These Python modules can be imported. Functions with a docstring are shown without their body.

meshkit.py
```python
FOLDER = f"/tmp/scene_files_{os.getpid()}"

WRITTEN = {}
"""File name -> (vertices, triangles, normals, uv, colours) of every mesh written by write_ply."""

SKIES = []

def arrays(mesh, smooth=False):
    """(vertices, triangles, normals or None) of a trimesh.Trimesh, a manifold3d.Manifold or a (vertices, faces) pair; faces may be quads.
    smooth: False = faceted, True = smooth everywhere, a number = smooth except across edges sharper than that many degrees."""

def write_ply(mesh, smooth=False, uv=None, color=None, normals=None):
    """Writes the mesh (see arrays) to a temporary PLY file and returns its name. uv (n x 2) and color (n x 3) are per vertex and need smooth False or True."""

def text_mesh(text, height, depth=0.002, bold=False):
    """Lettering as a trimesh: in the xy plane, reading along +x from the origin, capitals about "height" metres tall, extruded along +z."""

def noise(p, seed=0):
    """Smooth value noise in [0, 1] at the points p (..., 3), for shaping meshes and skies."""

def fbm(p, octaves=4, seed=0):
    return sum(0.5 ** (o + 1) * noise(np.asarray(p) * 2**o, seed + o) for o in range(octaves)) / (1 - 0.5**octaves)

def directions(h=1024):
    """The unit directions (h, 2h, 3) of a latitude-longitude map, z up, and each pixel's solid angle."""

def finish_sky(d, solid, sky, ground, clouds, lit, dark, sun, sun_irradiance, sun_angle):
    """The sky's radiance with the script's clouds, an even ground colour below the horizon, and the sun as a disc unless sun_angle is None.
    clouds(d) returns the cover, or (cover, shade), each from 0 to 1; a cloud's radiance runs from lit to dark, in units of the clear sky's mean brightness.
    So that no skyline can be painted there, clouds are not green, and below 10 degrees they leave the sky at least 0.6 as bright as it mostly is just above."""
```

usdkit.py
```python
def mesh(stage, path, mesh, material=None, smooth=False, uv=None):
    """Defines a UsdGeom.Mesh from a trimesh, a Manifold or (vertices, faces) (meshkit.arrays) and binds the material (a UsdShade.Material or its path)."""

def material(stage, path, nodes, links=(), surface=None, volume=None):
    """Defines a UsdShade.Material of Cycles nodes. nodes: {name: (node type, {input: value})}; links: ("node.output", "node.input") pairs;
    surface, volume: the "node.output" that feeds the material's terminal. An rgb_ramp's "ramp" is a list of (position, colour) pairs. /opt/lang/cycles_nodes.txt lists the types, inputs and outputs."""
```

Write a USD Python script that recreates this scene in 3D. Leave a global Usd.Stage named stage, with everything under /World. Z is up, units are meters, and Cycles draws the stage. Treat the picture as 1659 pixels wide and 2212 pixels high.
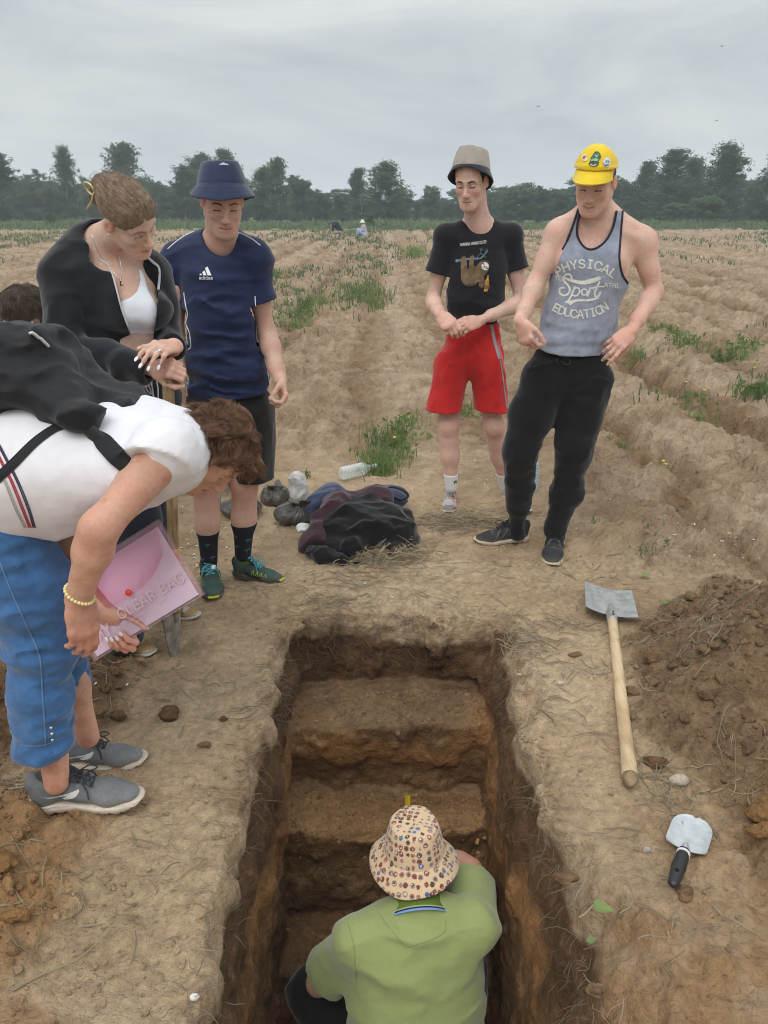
import math
import numpy as np
import trimesh
import usdkit
import meshkit
from pxr import Usd, UsdGeom, UsdLux, UsdShade, Gf, Sdf, Vt
from scipy.ndimage import map_coordinates, gaussian_filter
from scipy.spatial import cKDTree
from shapely.geometry import LineString, Polygon, Point
from shapely.ops import unary_union

stage = Usd.Stage.CreateInMemory()
UsdGeom.SetStageUpAxis(stage, "Z")
UsdGeom.SetStageMetersPerUnit(stage, 1.0)
UsdGeom.Xform.Define(stage, "/World")
UsdGeom.Scope.Define(stage, "/World/Looks")

# ------------------------------------------------------------------ camera, sky, sun, exposure
PITCH, EYE = 21.66, 1.62
cam = UsdGeom.Camera.Define(stage, "/World/camera")
cam.AddTranslateOp().Set(Gf.Vec3d(0, 0, EYE))
cam.AddRotateXOp().Set(90 - PITCH)
cam.CreateFocalLengthAttr(27.0)
cam.CreateHorizontalApertureAttr(27.0)
cam.CreateVerticalApertureAttr(36.0)
cam.CreateClippingRangeAttr(Gf.Vec2f(0.05, 5000))
cam.CreateExposureAttr(0.12)

SUN_EL, SUN_ROT = math.radians(55), math.radians(200)
M_sky = usdkit.material(stage, "/World/Looks/sky_overcast", {
    "sky": ("sky_texture", {"sky_type": "single_scattering", "sun_disc": False, "sun_elevation": SUN_EL, "sun_rotation": SUN_ROT,
                            "air_density": 1.0, "aerosol_density": 2.5, "ozone_density": 1.0}),
    "tc": ("texture_coordinate", {}),
    "map": ("mapping", {"scale": (1.0, 1.0, 3.6)}),
    "n1": ("noise_texture", {"scale": 2.3, "detail": 8.0, "roughness": 0.58, "distortion": 0.5}),
    "r1": ("rgb_ramp", {"ramp": [(0.30, (4.6, 5.2, 5.7)), (0.43, (6.0, 6.6, 6.95)), (0.55, (7.2, 7.6, 7.7)), (0.68, (8.6, 8.8, 8.6))]}),
    "sep": ("separate_xyz", {}),
    "up": ("rgb_ramp", {"ramp": [(0.0, (1.04,) * 3), (0.06, (0.99,) * 3), (0.16, (0.97,) * 3), (0.3, (1.2,) * 3), (0.6, (1.8,) * 3), (1.0, (2.4,) * 3)]}),
    "mul": ("vector_math", {"math_type": "multiply"}),
    "mix": ("mix_color", {"fac": 0.93, "use_clamp": False}),
    "bg": ("background_shader", {"strength": 0.082}),
}, [("tc.generated", "map.vector"), ("map.vector", "n1.vector"), ("n1.fac", "r1.fac"), ("tc.generated", "sep.vector"), ("sep.z", "up.fac"),
    ("r1.color", "mul.vector1"), ("up.color", "mul.vector2"), ("sky.color", "mix.a"), ("mul.vector", "mix.b"), ("mix.result", "bg.color")],
    surface="bg.background")
dome = UsdLux.DomeLight.Define(stage, "/World/sky")
dome.CreateIntensityAttr(1.0)
UsdShade.MaterialBindingAPI.Apply(dome.GetPrim()).Bind(M_sky)
dome.GetPrim().SetCustomDataByKey("kind", "structure")

sun = UsdLux.DistantLight.Define(stage, "/World/sun")
sun.CreateIntensityAttr(0.38)
sun.CreateAngleAttr(34.0)
sun.CreateColorAttr(Gf.Vec3f(1.0, 0.97, 0.92))
sun.CreateNormalizeAttr(True)
_sd = Gf.Vec3d(math.sin(SUN_ROT) * math.cos(SUN_EL), math.cos(SUN_ROT) * math.cos(SUN_EL), math.sin(SUN_EL))
sun.AddTransformOp().Set(Gf.Matrix4d().SetRotate(Gf.Rotation(Gf.Vec3d(0, 0, 1), _sd)))

# ------------------------------------------------------------------ helpers
V = lambda *a: np.array(a, float)
_c, _s = math.cos(math.radians(PITCH)), math.sin(math.radians(PITCH))
CAM, FWD, UPV = V(0, 0, EYE), V(0, _c, -_s), V(0, _s, _c)


def at(px, py, Y=None, Z=None):
    """The point of the place that is seen at px, py (in a 1659 x 2212 picture) at distance Y or height Z."""
    d = FWD + (px - 829.5) / 1659 * V(1, 0, 0) - (py - 1106) / 1659 * UPV
    return CAM + d * (Y / d[1] if Y is not None else (Z - EYE) / d[2])


unit = lambda v: np.asarray(v, float) / max(np.linalg.norm(v), 1e-12)
lerp = lambda a, b, t: np.asarray(a) * (1 - t) + np.asarray(b) * t


def sstep(a, b, x):
    t = np.clip((x - a) / (b - a), 0, 1)
    return t * t * (3 - 2 * t)


_used = {}


def path_for(name, parent=None):
    base = str(parent.GetPath()) if parent is not None else "/World"
    k = _used.get((base, name), 0)
    _used[(base, name)] = k + 1
    return f"{base}/{name}" if k == 0 else f"{base}/{name}_{k:03d}"


def tag(p, label=None, cat=None, group=None, kind=None):
    p = p.GetPrim() if hasattr(p, "GetPrim") else p
    for k, v in (("label", label), ("category", cat), ("group", group), ("kind", kind)):
        if v:
            p.SetCustomDataByKey(k, v)
    return p


def thing(name, label, cat, loc=(0, 0, 0), group=None, rotz=None, scale=None, ref=None):
    x = UsdGeom.Xform.Define(stage, path_for(name))
    x.AddTranslateOp().Set(Gf.Vec3d(*map(float, loc)))
    if rotz is not None:
        x.AddRotateZOp().Set(float(math.degrees(rotz)))
    if scale is not None:
        x.AddScaleOp().Set(Gf.Vec3f(*map(float, np.broadcast_to(scale, 3))))
    tag(x, label, cat, group)
    if ref is not None:
        x.GetPrim().GetReferences().AddInternalReference(ref.GetPath())
        x.GetPrim().SetInstanceable(True)
        tag(x, label, cat, group)
    return x.GetPrim()


TRIS = [0]


def obj(name, mesh, mat, parent=None, smooth=True, col=None, off=None, label=None, nrm=None):
    """ONE Mesh prim. Under a parent whose origin is off, the mesh (in world coordinates) is moved into the parent's space."""
    if not (hasattr(mesh, "to_mesh") or isinstance(mesh, (tuple, list))):
        mesh = (np.array(mesh.vertices), np.array(mesh.faces))
    if isinstance(mesh, (tuple, list)):
        v, f = np.array(mesh[0], float), np.asarray(mesh[1])
        if off is not None:
            v = v - np.asarray(off)
        mesh = (v, f)
        TRIS[0] += len(f) * (f.shape[1] - 2)
    m = usdkit.mesh(stage, path_for(name, parent), mesh, mat, smooth=smooth)
    if nrm is not None:
        m.GetNormalsAttr().Set(Vt.Vec3fArray.FromNumpy(np.asarray(nrm, np.float32)))
    if col is not None:
        UsdGeom.PrimvarsAPI(m).CreatePrimvar("col", Sdf.ValueTypeNames.Color3fArray, "vertex").Set(Vt.Vec3fArray.FromNumpy(np.asarray(col, np.float32)))
    if label:
        tag(m, label)
    return m.GetPrim()


def curves(name, pts, width, mat, parent=None, off=None):
    """pts: (n, k, 3) strands of equal length as BasisCurves."""
    n, k, _ = pts.shape
    c = UsdGeom.BasisCurves.Define(stage, path_for(name, parent))
    p = pts.reshape(-1, 3) - (0 if off is None else np.asarray(off))
    c.CreatePointsAttr(Vt.Vec3fArray.FromNumpy(p.astype(np.float32)))
    c.CreateCurveVertexCountsAttr(Vt.IntArray.FromNumpy(np.full(n, k, np.int32)))
    c.CreateTypeAttr("linear")
    w = np.broadcast_to(np.asarray(width, float), (n, k)).reshape(-1)
    c.CreateWidthsAttr(Vt.FloatArray.FromNumpy(w.astype(np.float32)))
    c.SetWidthsInterpolation("vertex")
    UsdShade.MaterialBindingAPI.Apply(c.GetPrim()).Bind(mat)
    return c.GetPrim()


def cat(*ms):
    """Joins (vertices, triangles) pairs."""
    ms = [(np.array(m.vertices), np.array(m.faces)) if hasattr(m, "vertices") else m for m in ms]
    ms = [(v, np.vstack([f[:, [0, 1, 2]], f[:, [0, 2, 3]]]) if np.asarray(f).shape[1] == 4 else f) for v, f in ms]
    o, vs, fs = 0, [], []
    for v, f in ms:
        vs.append(v); fs.append(np.asarray(f) + o); o += len(v)
    return np.vstack(vs), np.vstack(fs)


def tube(pts, r, n=8, closed=False, flat=1.0, up=(0, 0, 1)):
    """A tube along points, radius r (number or per point), capped; flat squashes it along the second normal."""
    p = np.asarray(pts, float)
    k = len(p)
    r = np.broadcast_to(np.asarray(r, float), k)
    t = np.gradient(p, axis=0) if not closed else np.roll(p, -1, 0) - np.roll(p, 1, 0)
    t /= np.maximum(np.linalg.norm(t, axis=1, keepdims=True), 1e-9)
    u = np.asarray(up, float)
    a = np.zeros_like(p)
    prev = unit(np.cross(t[0], u) if abs(t[0] @ unit(u)) < 0.97 else np.cross(t[0], V(1, 0.1, 0)))
    for i in range(k):
        prev = unit(prev - t[i] * (prev @ t[i]))
        a[i] = prev
    b = np.cross(t, a)
    th = np.linspace(0, 2 * np.pi, n, endpoint=False)
    v = (p[:, None] + r[:, None, None] * (np.cos(th)[None, :, None] * a[:, None] + flat * np.sin(th)[None, :, None] * b[:, None])).reshape(-1, 3)
    f = []
    for i in range(k if closed else k - 1):
        i2 = (i + 1) % k
        for j in range(n):
            f.append((i * n + j, i * n + (j + 1) % n, i2 * n + (j + 1) % n)); f.append((i * n + j, i2 * n + (j + 1) % n, i2 * n + j))
    if not closed:
        v = np.vstack([v, p[:1], p[-1:]])
        for j in range(n):
            f.append((k * n, (j + 1) % n, j)); f.append((k * n + 1, (k - 1) * n + j, (k - 1) * n + (j + 1) % n))
    return v, np.array(f)


def spline(pts, n):
    """A smooth curve through the points (Catmull-Rom), n points."""
    p = np.asarray(pts, float)
    q = np.vstack([2 * p[0] - p[1], p, 2 * p[-1] - p[-2]])
    t = np.linspace(0, len(p) - 1 - 1e-9, n)
    i = t.astype(int); u = (t - i)[:, None]
    a, b, c, d = q[i], q[i + 1], q[i + 2], q[i + 3]
    return 0.5 * (2 * b + (c - a) * u + (2 * a - 5 * b + 4 * c - d) * u**2 + (3 * b - a - 3 * c + d) * u**3)


def grid_faces(nu, nv):
    i = np.arange(nu * nv).reshape(nu, nv)
    return np.stack([i[:-1, :-1], i[1:, :-1], i[1:, 1:], i[:-1, 1:]], -1).reshape(-1, 4)


def rot(axis, deg):
    return trimesh.transformations.rotation_matrix(math.radians(deg), axis)[:3, :3]


def frame(z, x):
    """Columns x, y, z of a frame with the given z axis and x as near as possible to x."""
    z = unit(z); x = unit(np.asarray(x, float) - z * (np.asarray(x, float) @ z))
    return np.stack([x, np.cross(z, x), z], 1)


# periodic noise tiles
def _tile(n, dims, beta, seed):
    g = np.random.default_rng(seed)
    k = np.meshgrid(*[np.fft.fftfreq(n) * n] * dims, indexing="ij")
    kk = np.sqrt(sum(a * a for a in k)); kk[(0,) * dims] = 1
    s = np.fft.fftn(g.standard_normal((n,) * dims)) * kk ** (-beta)
    s[(0,) * dims] = 0
    t = np.fft.ifftn(s).real
    return (t / t.std()).astype(np.float32)


T3 = _tile(96, 3, 2.3, 1)
T3S = _tile(64, 3, 3.0, 2)
T2 = _tile(1024, 2, 1.75, 3)
T2R = _tile(1024, 2, 1.35, 4)


def n3(p, size, tile=T3, off=0.0):
    """Fractal noise (std about 1) repeating every size metres at points (n, 3); size may be one number per axis."""
    q = (np.asarray(p) / np.asarray(size) + off) * tile.shape[0]
    return map_coordinates(tile, np.mod(q.T, tile.shape[0]), order=1, mode="grid-wrap")


def n2(x, y, size, tile=T2, off=0.0):
    n = tile.shape[0]
    return map_coordinates(tile, np.stack([np.mod((x / size + off) * n, n).ravel(), np.mod((y / size + off * 1.7) * n, n).ravel()]), order=1, mode="grid-wrap").reshape(np.shape(x))


def _crumbs(n, count, rmin, rmax, seed, power=2.2):
    """A periodic height map of heaped clods; heights in texels."""
    g = np.random.default_rng(seed)
    h = np.zeros((n, n), np.float32)
    rs = rmin * (1 - g.random(count)) ** (-1 / power)
    rs = np.sort(np.minimum(rs, rmax))
    for r in rs:
        x, y = g.random(2) * n
        k = int(r * 1.6) + 1
        ix, iy = np.arange(int(x) - k, int(x) + k + 1), np.arange(int(y) - k, int(y) + k + 1)
        a, e = g.random() * 3.14, 0.65 + 0.35 * g.random()
        dx, dy = ix[:, None] - x, iy[None] - y
        u, w = dx * math.cos(a) + dy * math.sin(a), -dx * math.sin(a) + dy * math.cos(a)
        q = np.maximum(1 - ((u / r) ** 2 + (w / (r * e)) ** 2), 0) ** (0.42)
        sub = np.ix_(ix % n, iy % n)
        h[sub] = np.maximum(h[sub], h[sub].mean() * 0.35 + q * r * 0.75 * (0.7 + 0.5 * g.random()))
    return h


CR = _crumbs(768, 16000, 3.2, 34, 5)
# ------------------------------------------------------------------ solids from distance fields
def smin(a, b, k):
    h = np.maximum(k - np.abs(a - b), 0) / k
    return np.minimum(a, b) - h * h * (k * 0.25)


class Solid:
    """A smooth union of tapered capsules and ellipsoids, with cuts."""

    def __init__(self, k=0.02):
        self.k, self.prims, self.post, self.final = k, [], [], []

    def cap(self, a, b, ra, rb=None, X=None, k=None, op=1):
        """Tapered capsule a-b; ra, rb numbers or (width along X, depth)."""
        a, b = np.asarray(a, float), np.asarray(b, float)
        rb = ra if rb is None else rb
        ra, rb = np.broadcast_to(ra, 2).astype(float), np.broadcast_to(rb, 2).astype(float)
        L = max(np.linalg.norm(b - a), 1e-6)
        w = (b - a) / L
        if X is None:
            X = V(1, 0, 0) if abs(w[0]) < 0.9 else V(0, 1, 0)
        F = frame(w, X)
        self.prims.append(("c", op, k, (a + b) / 2, L / 2 + max(ra.max(), rb.max()), a, F, L, ra, rb))
        return self

    def chain(self, pts, rs, X=None, k=None, op=1):
        for i in range(len(pts) - 1):
            self.cap(pts[i], pts[i + 1], rs[i], rs[i + 1], X, k, op)
        return self

    def ell(self, c, r, R=None, k=None, op=1):
        r = np.broadcast_to(r, 3).astype(float)
        self.prims.append(("e", op, k, np.asarray(c, float), r.max(), np.asarray(c, float), np.eye(3) if R is None else R, r))
        return self

    def sub(self, c, r, R=None, k=0.008):
        return self.ell(c, r, R, k, -1)

    def add(self, other):
        self.prims += other.prims
        return self

    def __call__(self, P):
        d = self._run(P, np.full(len(P), 0.3, np.float32), self.prims)
        for fn in self.post:
            d = fn(P, d)
        for fn in self.final:
            d = fn(P, d)
        return d

    def _run(self, P, d, prims):
        for pr in prims:
            kind, op, k, c, R = pr[:5]
            k = self.k if k is None else k
            q = P - c.astype(np.float32)
            m = np.einsum("ij,ij->i", q, q) < (R + 0.1) ** 2
            if not m.any():
                continue
            s = P[m]
            if kind == "e":
                q = (s - pr[5]) @ pr[6]
                r = pr[7]
                k0 = np.sqrt((q / r) ** 2 @ np.ones(3)); k1 = np.sqrt((q / r**2) ** 2 @ np.ones(3))
                e = k0 * (k0 - 1) / np.maximum(k1, 1e-6)
            else:
                a, F, L, ra, rb = pr[5:]
                q = (s - a) @ F
                t = np.clip(q[:, 2] / L, 0, 1)
                rx, ry = ra[0] + (rb[0] - ra[0]) * t, ra[1] + (rb[1] - ra[1]) * t
                z = q[:, 2] - t * L
                rz = 0.5 * (rx + ry)
                k0 = np.sqrt((q[:, 0] / rx) ** 2 + (q[:, 1] / ry) ** 2 + (z / rz) ** 2)
                k1 = np.sqrt((q[:, 0] / rx**2) ** 2 + (q[:, 1] / ry**2) ** 2 + (z / rz**2) ** 2)
                e = np.where(k1 > 1e-4, k0 * (k0 - 1) / np.maximum(k1, 1e-4), -np.minimum(rx, ry))
            e = e.astype(np.float32)
            d[m] = smin(d[m], e, k) if op > 0 else -smin(-d[m], e, k)
        return d

    def bounds(self, pad=0.03):
        pr = [p for s in [self] + getattr(self, "extra", []) for p in s.prims if p[1] > 0]
        lo = np.min([p[3] - p[4] for p in pr], 0) - pad
        hi = np.max([p[3] + p[4] for p in pr], 0) + pad
        return lo, hi


def nets(f, lo, hi, h, B=8, slack=1.35):
    """Surface nets of f < 0 in the box, cells of h; returns (vertices, triangles)."""
    lo, hi = np.asarray(lo, float), np.asarray(hi, float)
    nb = np.maximum(np.ceil((hi - lo) / (h * B)).astype(int), 1)
    g = np.stack(np.meshgrid(*[np.arange(n) for n in nb], indexing="ij"), -1).reshape(-1, 3)
    cen = (lo + (g + 0.5 - 0.5 / B) * (h * B)).astype(np.float32)
    fc = f(cen)
    D = np.repeat(np.repeat(np.repeat(fc.reshape(nb), B, 0), B, 1), B, 2).astype(np.float32)
    keep = np.abs(fc) < 0.5 * math.sqrt(3) * B * h * slack
    gk = g[keep]
    o = np.stack(np.meshgrid(*[np.arange(B)] * 3, indexing="ij"), -1).reshape(-1, 3)
    D6 = D.reshape(nb[0], B, nb[1], B, nb[2], B)
    for i in range(0, len(gk), 1500):
        q = gk[i : i + 1500]
        p = (lo + ((q[:, None] * B + o[None]) * h)).reshape(-1, 3).astype(np.float32)
        D6[q[:, 0], :, q[:, 1], :, q[:, 2], :] = f(p).reshape(len(q), B, B, B)
    s = D < 0
    n = s[:-1].astype(np.uint8) + s[1:]
    n = n[:, :-1] + n[:, 1:]
    n = n[:, :, :-1] + n[:, :, 1:]
    idx = np.stack(np.nonzero((n > 0) & (n < 8)), 1)
    if not len(idx):
        return np.zeros((0, 3)), np.zeros((0, 3), int)
    co = np.array([(a, b, c) for a in (0, 1) for b in (0, 1) for c in (0, 1)])
    val = np.stack([D[tuple((idx + c).T)] for c in co], 1)
    acc, cnt = np.zeros((len(idx), 3)), np.zeros(len(idx))
    for i in range(8):
        for j in range(i + 1, 8):
            if np.abs(co[i] - co[j]).sum() == 1:
                a, b = val[:, i], val[:, j]
                m = (a < 0) != (b < 0)
                t = np.where(m, a / np.where(a == b, 1, a - b), 0)[:, None]
                acc += np.where(m[:, None], co[i] + (co[j] - co[i]) * t, 0); cnt += m
    vert = lo + (idx + acc / cnt[:, None]) * h
    ids = np.full(np.array(D.shape) - 1, -1, np.int32)
    ids[tuple(idx.T)] = np.arange(len(idx))
    F = []
    for ax in range(3):
        a = np.moveaxis(s, ax, 0)
        e = np.moveaxis(a[:-1] != a[1:], 0, ax)
        u, w = [x for x in range(3) if x != ax]
        q = np.stack(np.nonzero(e), 1)
        q = q[(q[:, u] > 0) & (q[:, w] > 0) & (q[:, u] < ids.shape[u]) & (q[:, w] < ids.shape[w])]
        eu, ew = np.eye(3, dtype=int)[u], np.eye(3, dtype=int)[w]
        quad = np.stack([ids[tuple((q - eu - ew).T)], ids[tuple((q - ew).T)], ids[tuple(q.T)], ids[tuple((q - eu).T)]], 1)
        flip = s[tuple(q.T)] if ax != 1 else ~s[tuple(q.T)]
        quad = np.where(flip[:, None], quad, quad[:, ::-1])
        F.append(quad)
    F = np.vstack(F)
    F = F[(F >= 0).all(1)]
    return vert, np.vstack([F[:, [0, 1, 2]], F[:, [0, 2, 3]]])


def solid_mesh(S, h, pad=0.02, lo=None, hi=None):
    a, b = S.bounds(pad)
    return nets(S, a if lo is None else lo, b if hi is None else hi, h)


def keep_faces(mesh, m):
    v, f = mesh
    f = f[m]
    used = np.unique(f)
    re = np.full(len(v), -1); re[used] = np.arange(len(used))
    return v[used], re[f]


def cut(n, p, k=0.004):
    """A cut for Solid.post: keeps the side behind the plane through p with normal n."""
    n = unit(n); p = np.asarray(p, float)
    return lambda P, d: -smin(-d, -((P - p) @ n).astype(np.float32), k)


def land(f, p, n, far=0.25, off=0.0012, steps=22):
    """Moves points p (first lifted by far against -n) along n's opposite until they touch f; returns points off above it."""
    p = np.asarray(p, float)
    n = unit(n) if n is not None else (CAM - p) / np.linalg.norm(CAM - p, axis=1, keepdims=True)   # None: as traced from the camera's place
    q = (p + n * far).astype(np.float32)
    t = np.zeros(len(q), np.float32)
    for _ in range(steps):
        t += np.clip(f((q - n * t[:, None]).astype(np.float32)), -0.02, 0.06) * 0.9
    return q - n * (t[:, None] - off)


def fine(v, f, edge):
    v, f = trimesh.remesh.subdivide_to_size(np.asarray(v, float), np.asarray(f), edge, max_iter=12)
    return v, f


def poly_mesh(shape, edge):
    """Triangles of a shapely shape in the plane, no edge longer than edge."""
    out = []
    for g in getattr(shape, "geoms", [shape]):
        if g.geom_type == "Polygon" and g.area > 0:
            v, f = trimesh.creation.triangulate_polygon(g, engine="earcut")
            out.append((np.column_stack([v, np.zeros(len(v))]), f))
    return fine(*cat(*out), edge)


def text_flat(text, height, bold=False):
    m = meshkit.text_mesh(text, height, 0.001, bold)
    v, f = np.array(m.vertices), np.array(m.faces)
    top = (v[f][:, :, 2] > 0.0005).all(1)
    v, f = keep_faces((v, f), top)
    v[:, 2] = 0
    return v, f


def press(mesh2d, f, origin, X, Yd, N, edge=0.01, off=0.0015, far=0.25):
    """A flat print (vertices in the xy plane) laid on the solid f: origin, directions X and Yd, looking along -N."""
    v, fc = fine(mesh2d[0], mesh2d[1], edge)
    p = np.asarray(origin) + v[:, :1] * unit(X) + v[:, 1:2] * unit(Yd)
    return _drop(land(f, p, N, far, off), fc, p)


def _drop(w, fc, p):
    """Leaves out the triangles that missed the solid."""
    l0 = np.linalg.norm(p[fc] - np.roll(p[fc], 1, 1), axis=2).max(1)
    l1 = np.linalg.norm(w[fc] - np.roll(w[fc], 1, 1), axis=2).max(1)
    return keep_faces((w, fc), l1 < 2.2 * l0 + 0.004)


def press_px(shape, to, f, N, Y, edge=0.008, off=0.0015, far=0.2):
    """As press, for a shapely shape or mesh drawn in a picture's pixels; to(x, y) gives the 1659-wide picture's pixels."""
    v, fc = shape if isinstance(shape, tuple) else poly_mesh(shape, 400)
    p = np.array([at(*to(a, b), Y=Y) for a, b in v[:, :2]])
    p, fc = fine(p, fc, edge)
    return _drop(land(f, p, None, far, off), fc, p)


def land_line(f, q, n, far=0.2, off=0.001, gap=0.012):
    """As land for a line of points; only the longest run without a jump is kept."""
    w = land(f, q, n, far, off)
    st = np.linalg.norm(np.diff(w, axis=0), axis=1) > gap + 2.5 * np.median(np.linalg.norm(np.diff(np.asarray(q), axis=0), axis=1))
    ids = np.split(np.arange(len(w)), np.nonzero(st)[0] + 1)
    return w[max(ids, key=len)]
# ------------------------------------------------------------------ materials
def mat(name, nodes, links, surface="p.BSDF"):
    return usdkit.material(stage, "/World/Looks/" + name, nodes, links, surface=surface)


def plain(name, color, rough=0.6, noise=60.0, amount=0.12, bump=0.0, bscale=None, spec=0.3, metallic=0.0, sheen=0.0, stretch=(1, 1, 1), extra=None, transl=None):
    """A plain material with mottled colour and a fine relief."""
    c = np.array(color, float)
    N = {"tc": ("texture_coordinate", {}), "mp": ("mapping", {"scale": stretch}),
         "n": ("noise_texture", {"scale": noise, "detail": 5.0, "roughness": 0.6}),
         "r": ("rgb_ramp", {"ramp": [(0.25, c * (1 - amount * 1.6)), (0.5, c), (0.78, np.minimum(c * (1 + amount * 1.3) + amount * 0.015, 1))]}),
         "p": ("principled_bsdf", {"roughness": rough, "specular_ior_level": spec, "metallic": metallic, "sheen_weight": sheen, "sheen_roughness": 0.5, **(extra or {})})}
    L = [("tc.object", "mp.vector"), ("mp.vector", "n.vector"), ("n.fac", "r.fac"), ("r.color", "p.base_color")]
    if bump:
        N["bn"] = ("noise_texture", {"scale": bscale or noise * 3, "detail": 4.0, "roughness": 0.65})
        N["b"] = ("bump", {"strength": 0.8, "distance": bump})
        L += [("mp.vector", "bn.vector"), ("bn.fac", "b.height"), ("b.normal", "p.normal")]
    surf = "p.BSDF"
    if transl:
        N["t"] = ("translucent_bsdf", {}); N["mx"] = ("mix_closure", {"fac": transl})
        L += [("r.color", "t.color"), ("p.BSDF", "mx.closure1"), ("t.BSDF", "mx.closure2")]
        surf = "mx.closure"
    return mat(name, N, L, surf)


def colored(name, rough=0.6, noise=60.0, amount=0.14, bump=0.0, bscale=200.0, spec=0.3, sheen=0.0, sss=0.0, sss_scale=0.004, detail=6.0, bump2=0.0, bscale2=30.0, hue=0.0, pores=0.0):
    """As plain, with the colour read from the mesh's primvar col."""
    N = {"a": ("attribute", {"attribute": "col"}), "tc": ("texture_coordinate", {}),
         "n": ("noise_texture", {"scale": noise, "detail": detail, "roughness": 0.62}),
         "m": ("map_range", {"from_min": 0.25, "from_max": 0.75, "to_min": 1 - amount, "to_max": 1 + amount, "clamp": False}),
         "x": ("vector_math", {"math_type": "scale"}),
         "p": ("principled_bsdf", {"roughness": rough, "specular_ior_level": spec, "sheen_weight": sheen, "sheen_roughness": 0.5, "subsurface_weight": sss,
                                   "subsurface_scale": sss_scale, "subsurface_radius": (1.0, 0.35, 0.2)})}
    L = [("tc.object", "n.vector"), ("n.fac", "m.value"), ("a.color", "x.vector1"), ("m.result", "x.scale"), ("x.vector", "p.base_color")]
    if bump:
        N["bn"] = ("noise_texture", {"scale": bscale, "detail": 5.0, "roughness": 0.7}); N["b"] = ("bump", {"strength": 0.9, "distance": bump})
        L += [("tc.object", "bn.vector"), ("bn.fac", "b.height"), ("b.normal", "p.normal")]
        if bump2:
            N["bn2"] = ("noise_texture", {"scale": bscale2, "detail": 3.0, "roughness": 0.6}); N["b2"] = ("bump", {"strength": 0.9, "distance": bump2})
            L += [("tc.object", "bn2.vector"), ("bn2.fac", "b2.height"), ("b2.normal", "b.normal")]
    return mat(name, N, L)


def cloth(name, color, weave=900.0, wr=0.004, wscale=16.0, amount=0.1, rough=0.85, sheen=0.25, stretch=(1, 1, 0.45), spec=0.2):
    """Woven or knitted cloth: weave and soft creases as relief."""
    c = np.array(color, float)
    return mat(name, {
        "tc": ("texture_coordinate", {}), "mp": ("mapping", {"scale": stretch}),
        "n": ("noise_texture", {"scale": 26.0, "detail": 6.0, "roughness": 0.6}),
        "r": ("rgb_ramp", {"ramp": [(0.25, c * (1 - amount * 1.5)), (0.5, c), (0.78, np.minimum(c * (1 + amount) + amount * 0.02, 1))]}),
        "w": ("noise_texture", {"scale": weave, "detail": 2.0}), "cr": ("noise_texture", {"scale": wscale, "detail": 3.0, "roughness": 0.45, "distortion": 0.6}),
        "b1": ("bump", {"strength": 0.35, "distance": 0.0012}), "b2": ("bump", {"strength": 0.8, "distance": wr}),
        "p": ("principled_bsdf", {"roughness": rough, "specular_ior_level": spec, "sheen_weight": sheen, "sheen_roughness": 0.45}),
    }, [("tc.object", "mp.vector"), ("tc.object", "n.vector"), ("n.fac", "r.fac"), ("r.color", "p.base_color"), ("tc.object", "w.vector"), ("mp.vector", "cr.vector"),
        ("cr.fac", "b2.height"), ("b2.normal", "b1.normal"), ("w.fac", "b1.height"), ("b1.normal", "p.normal")])


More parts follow.
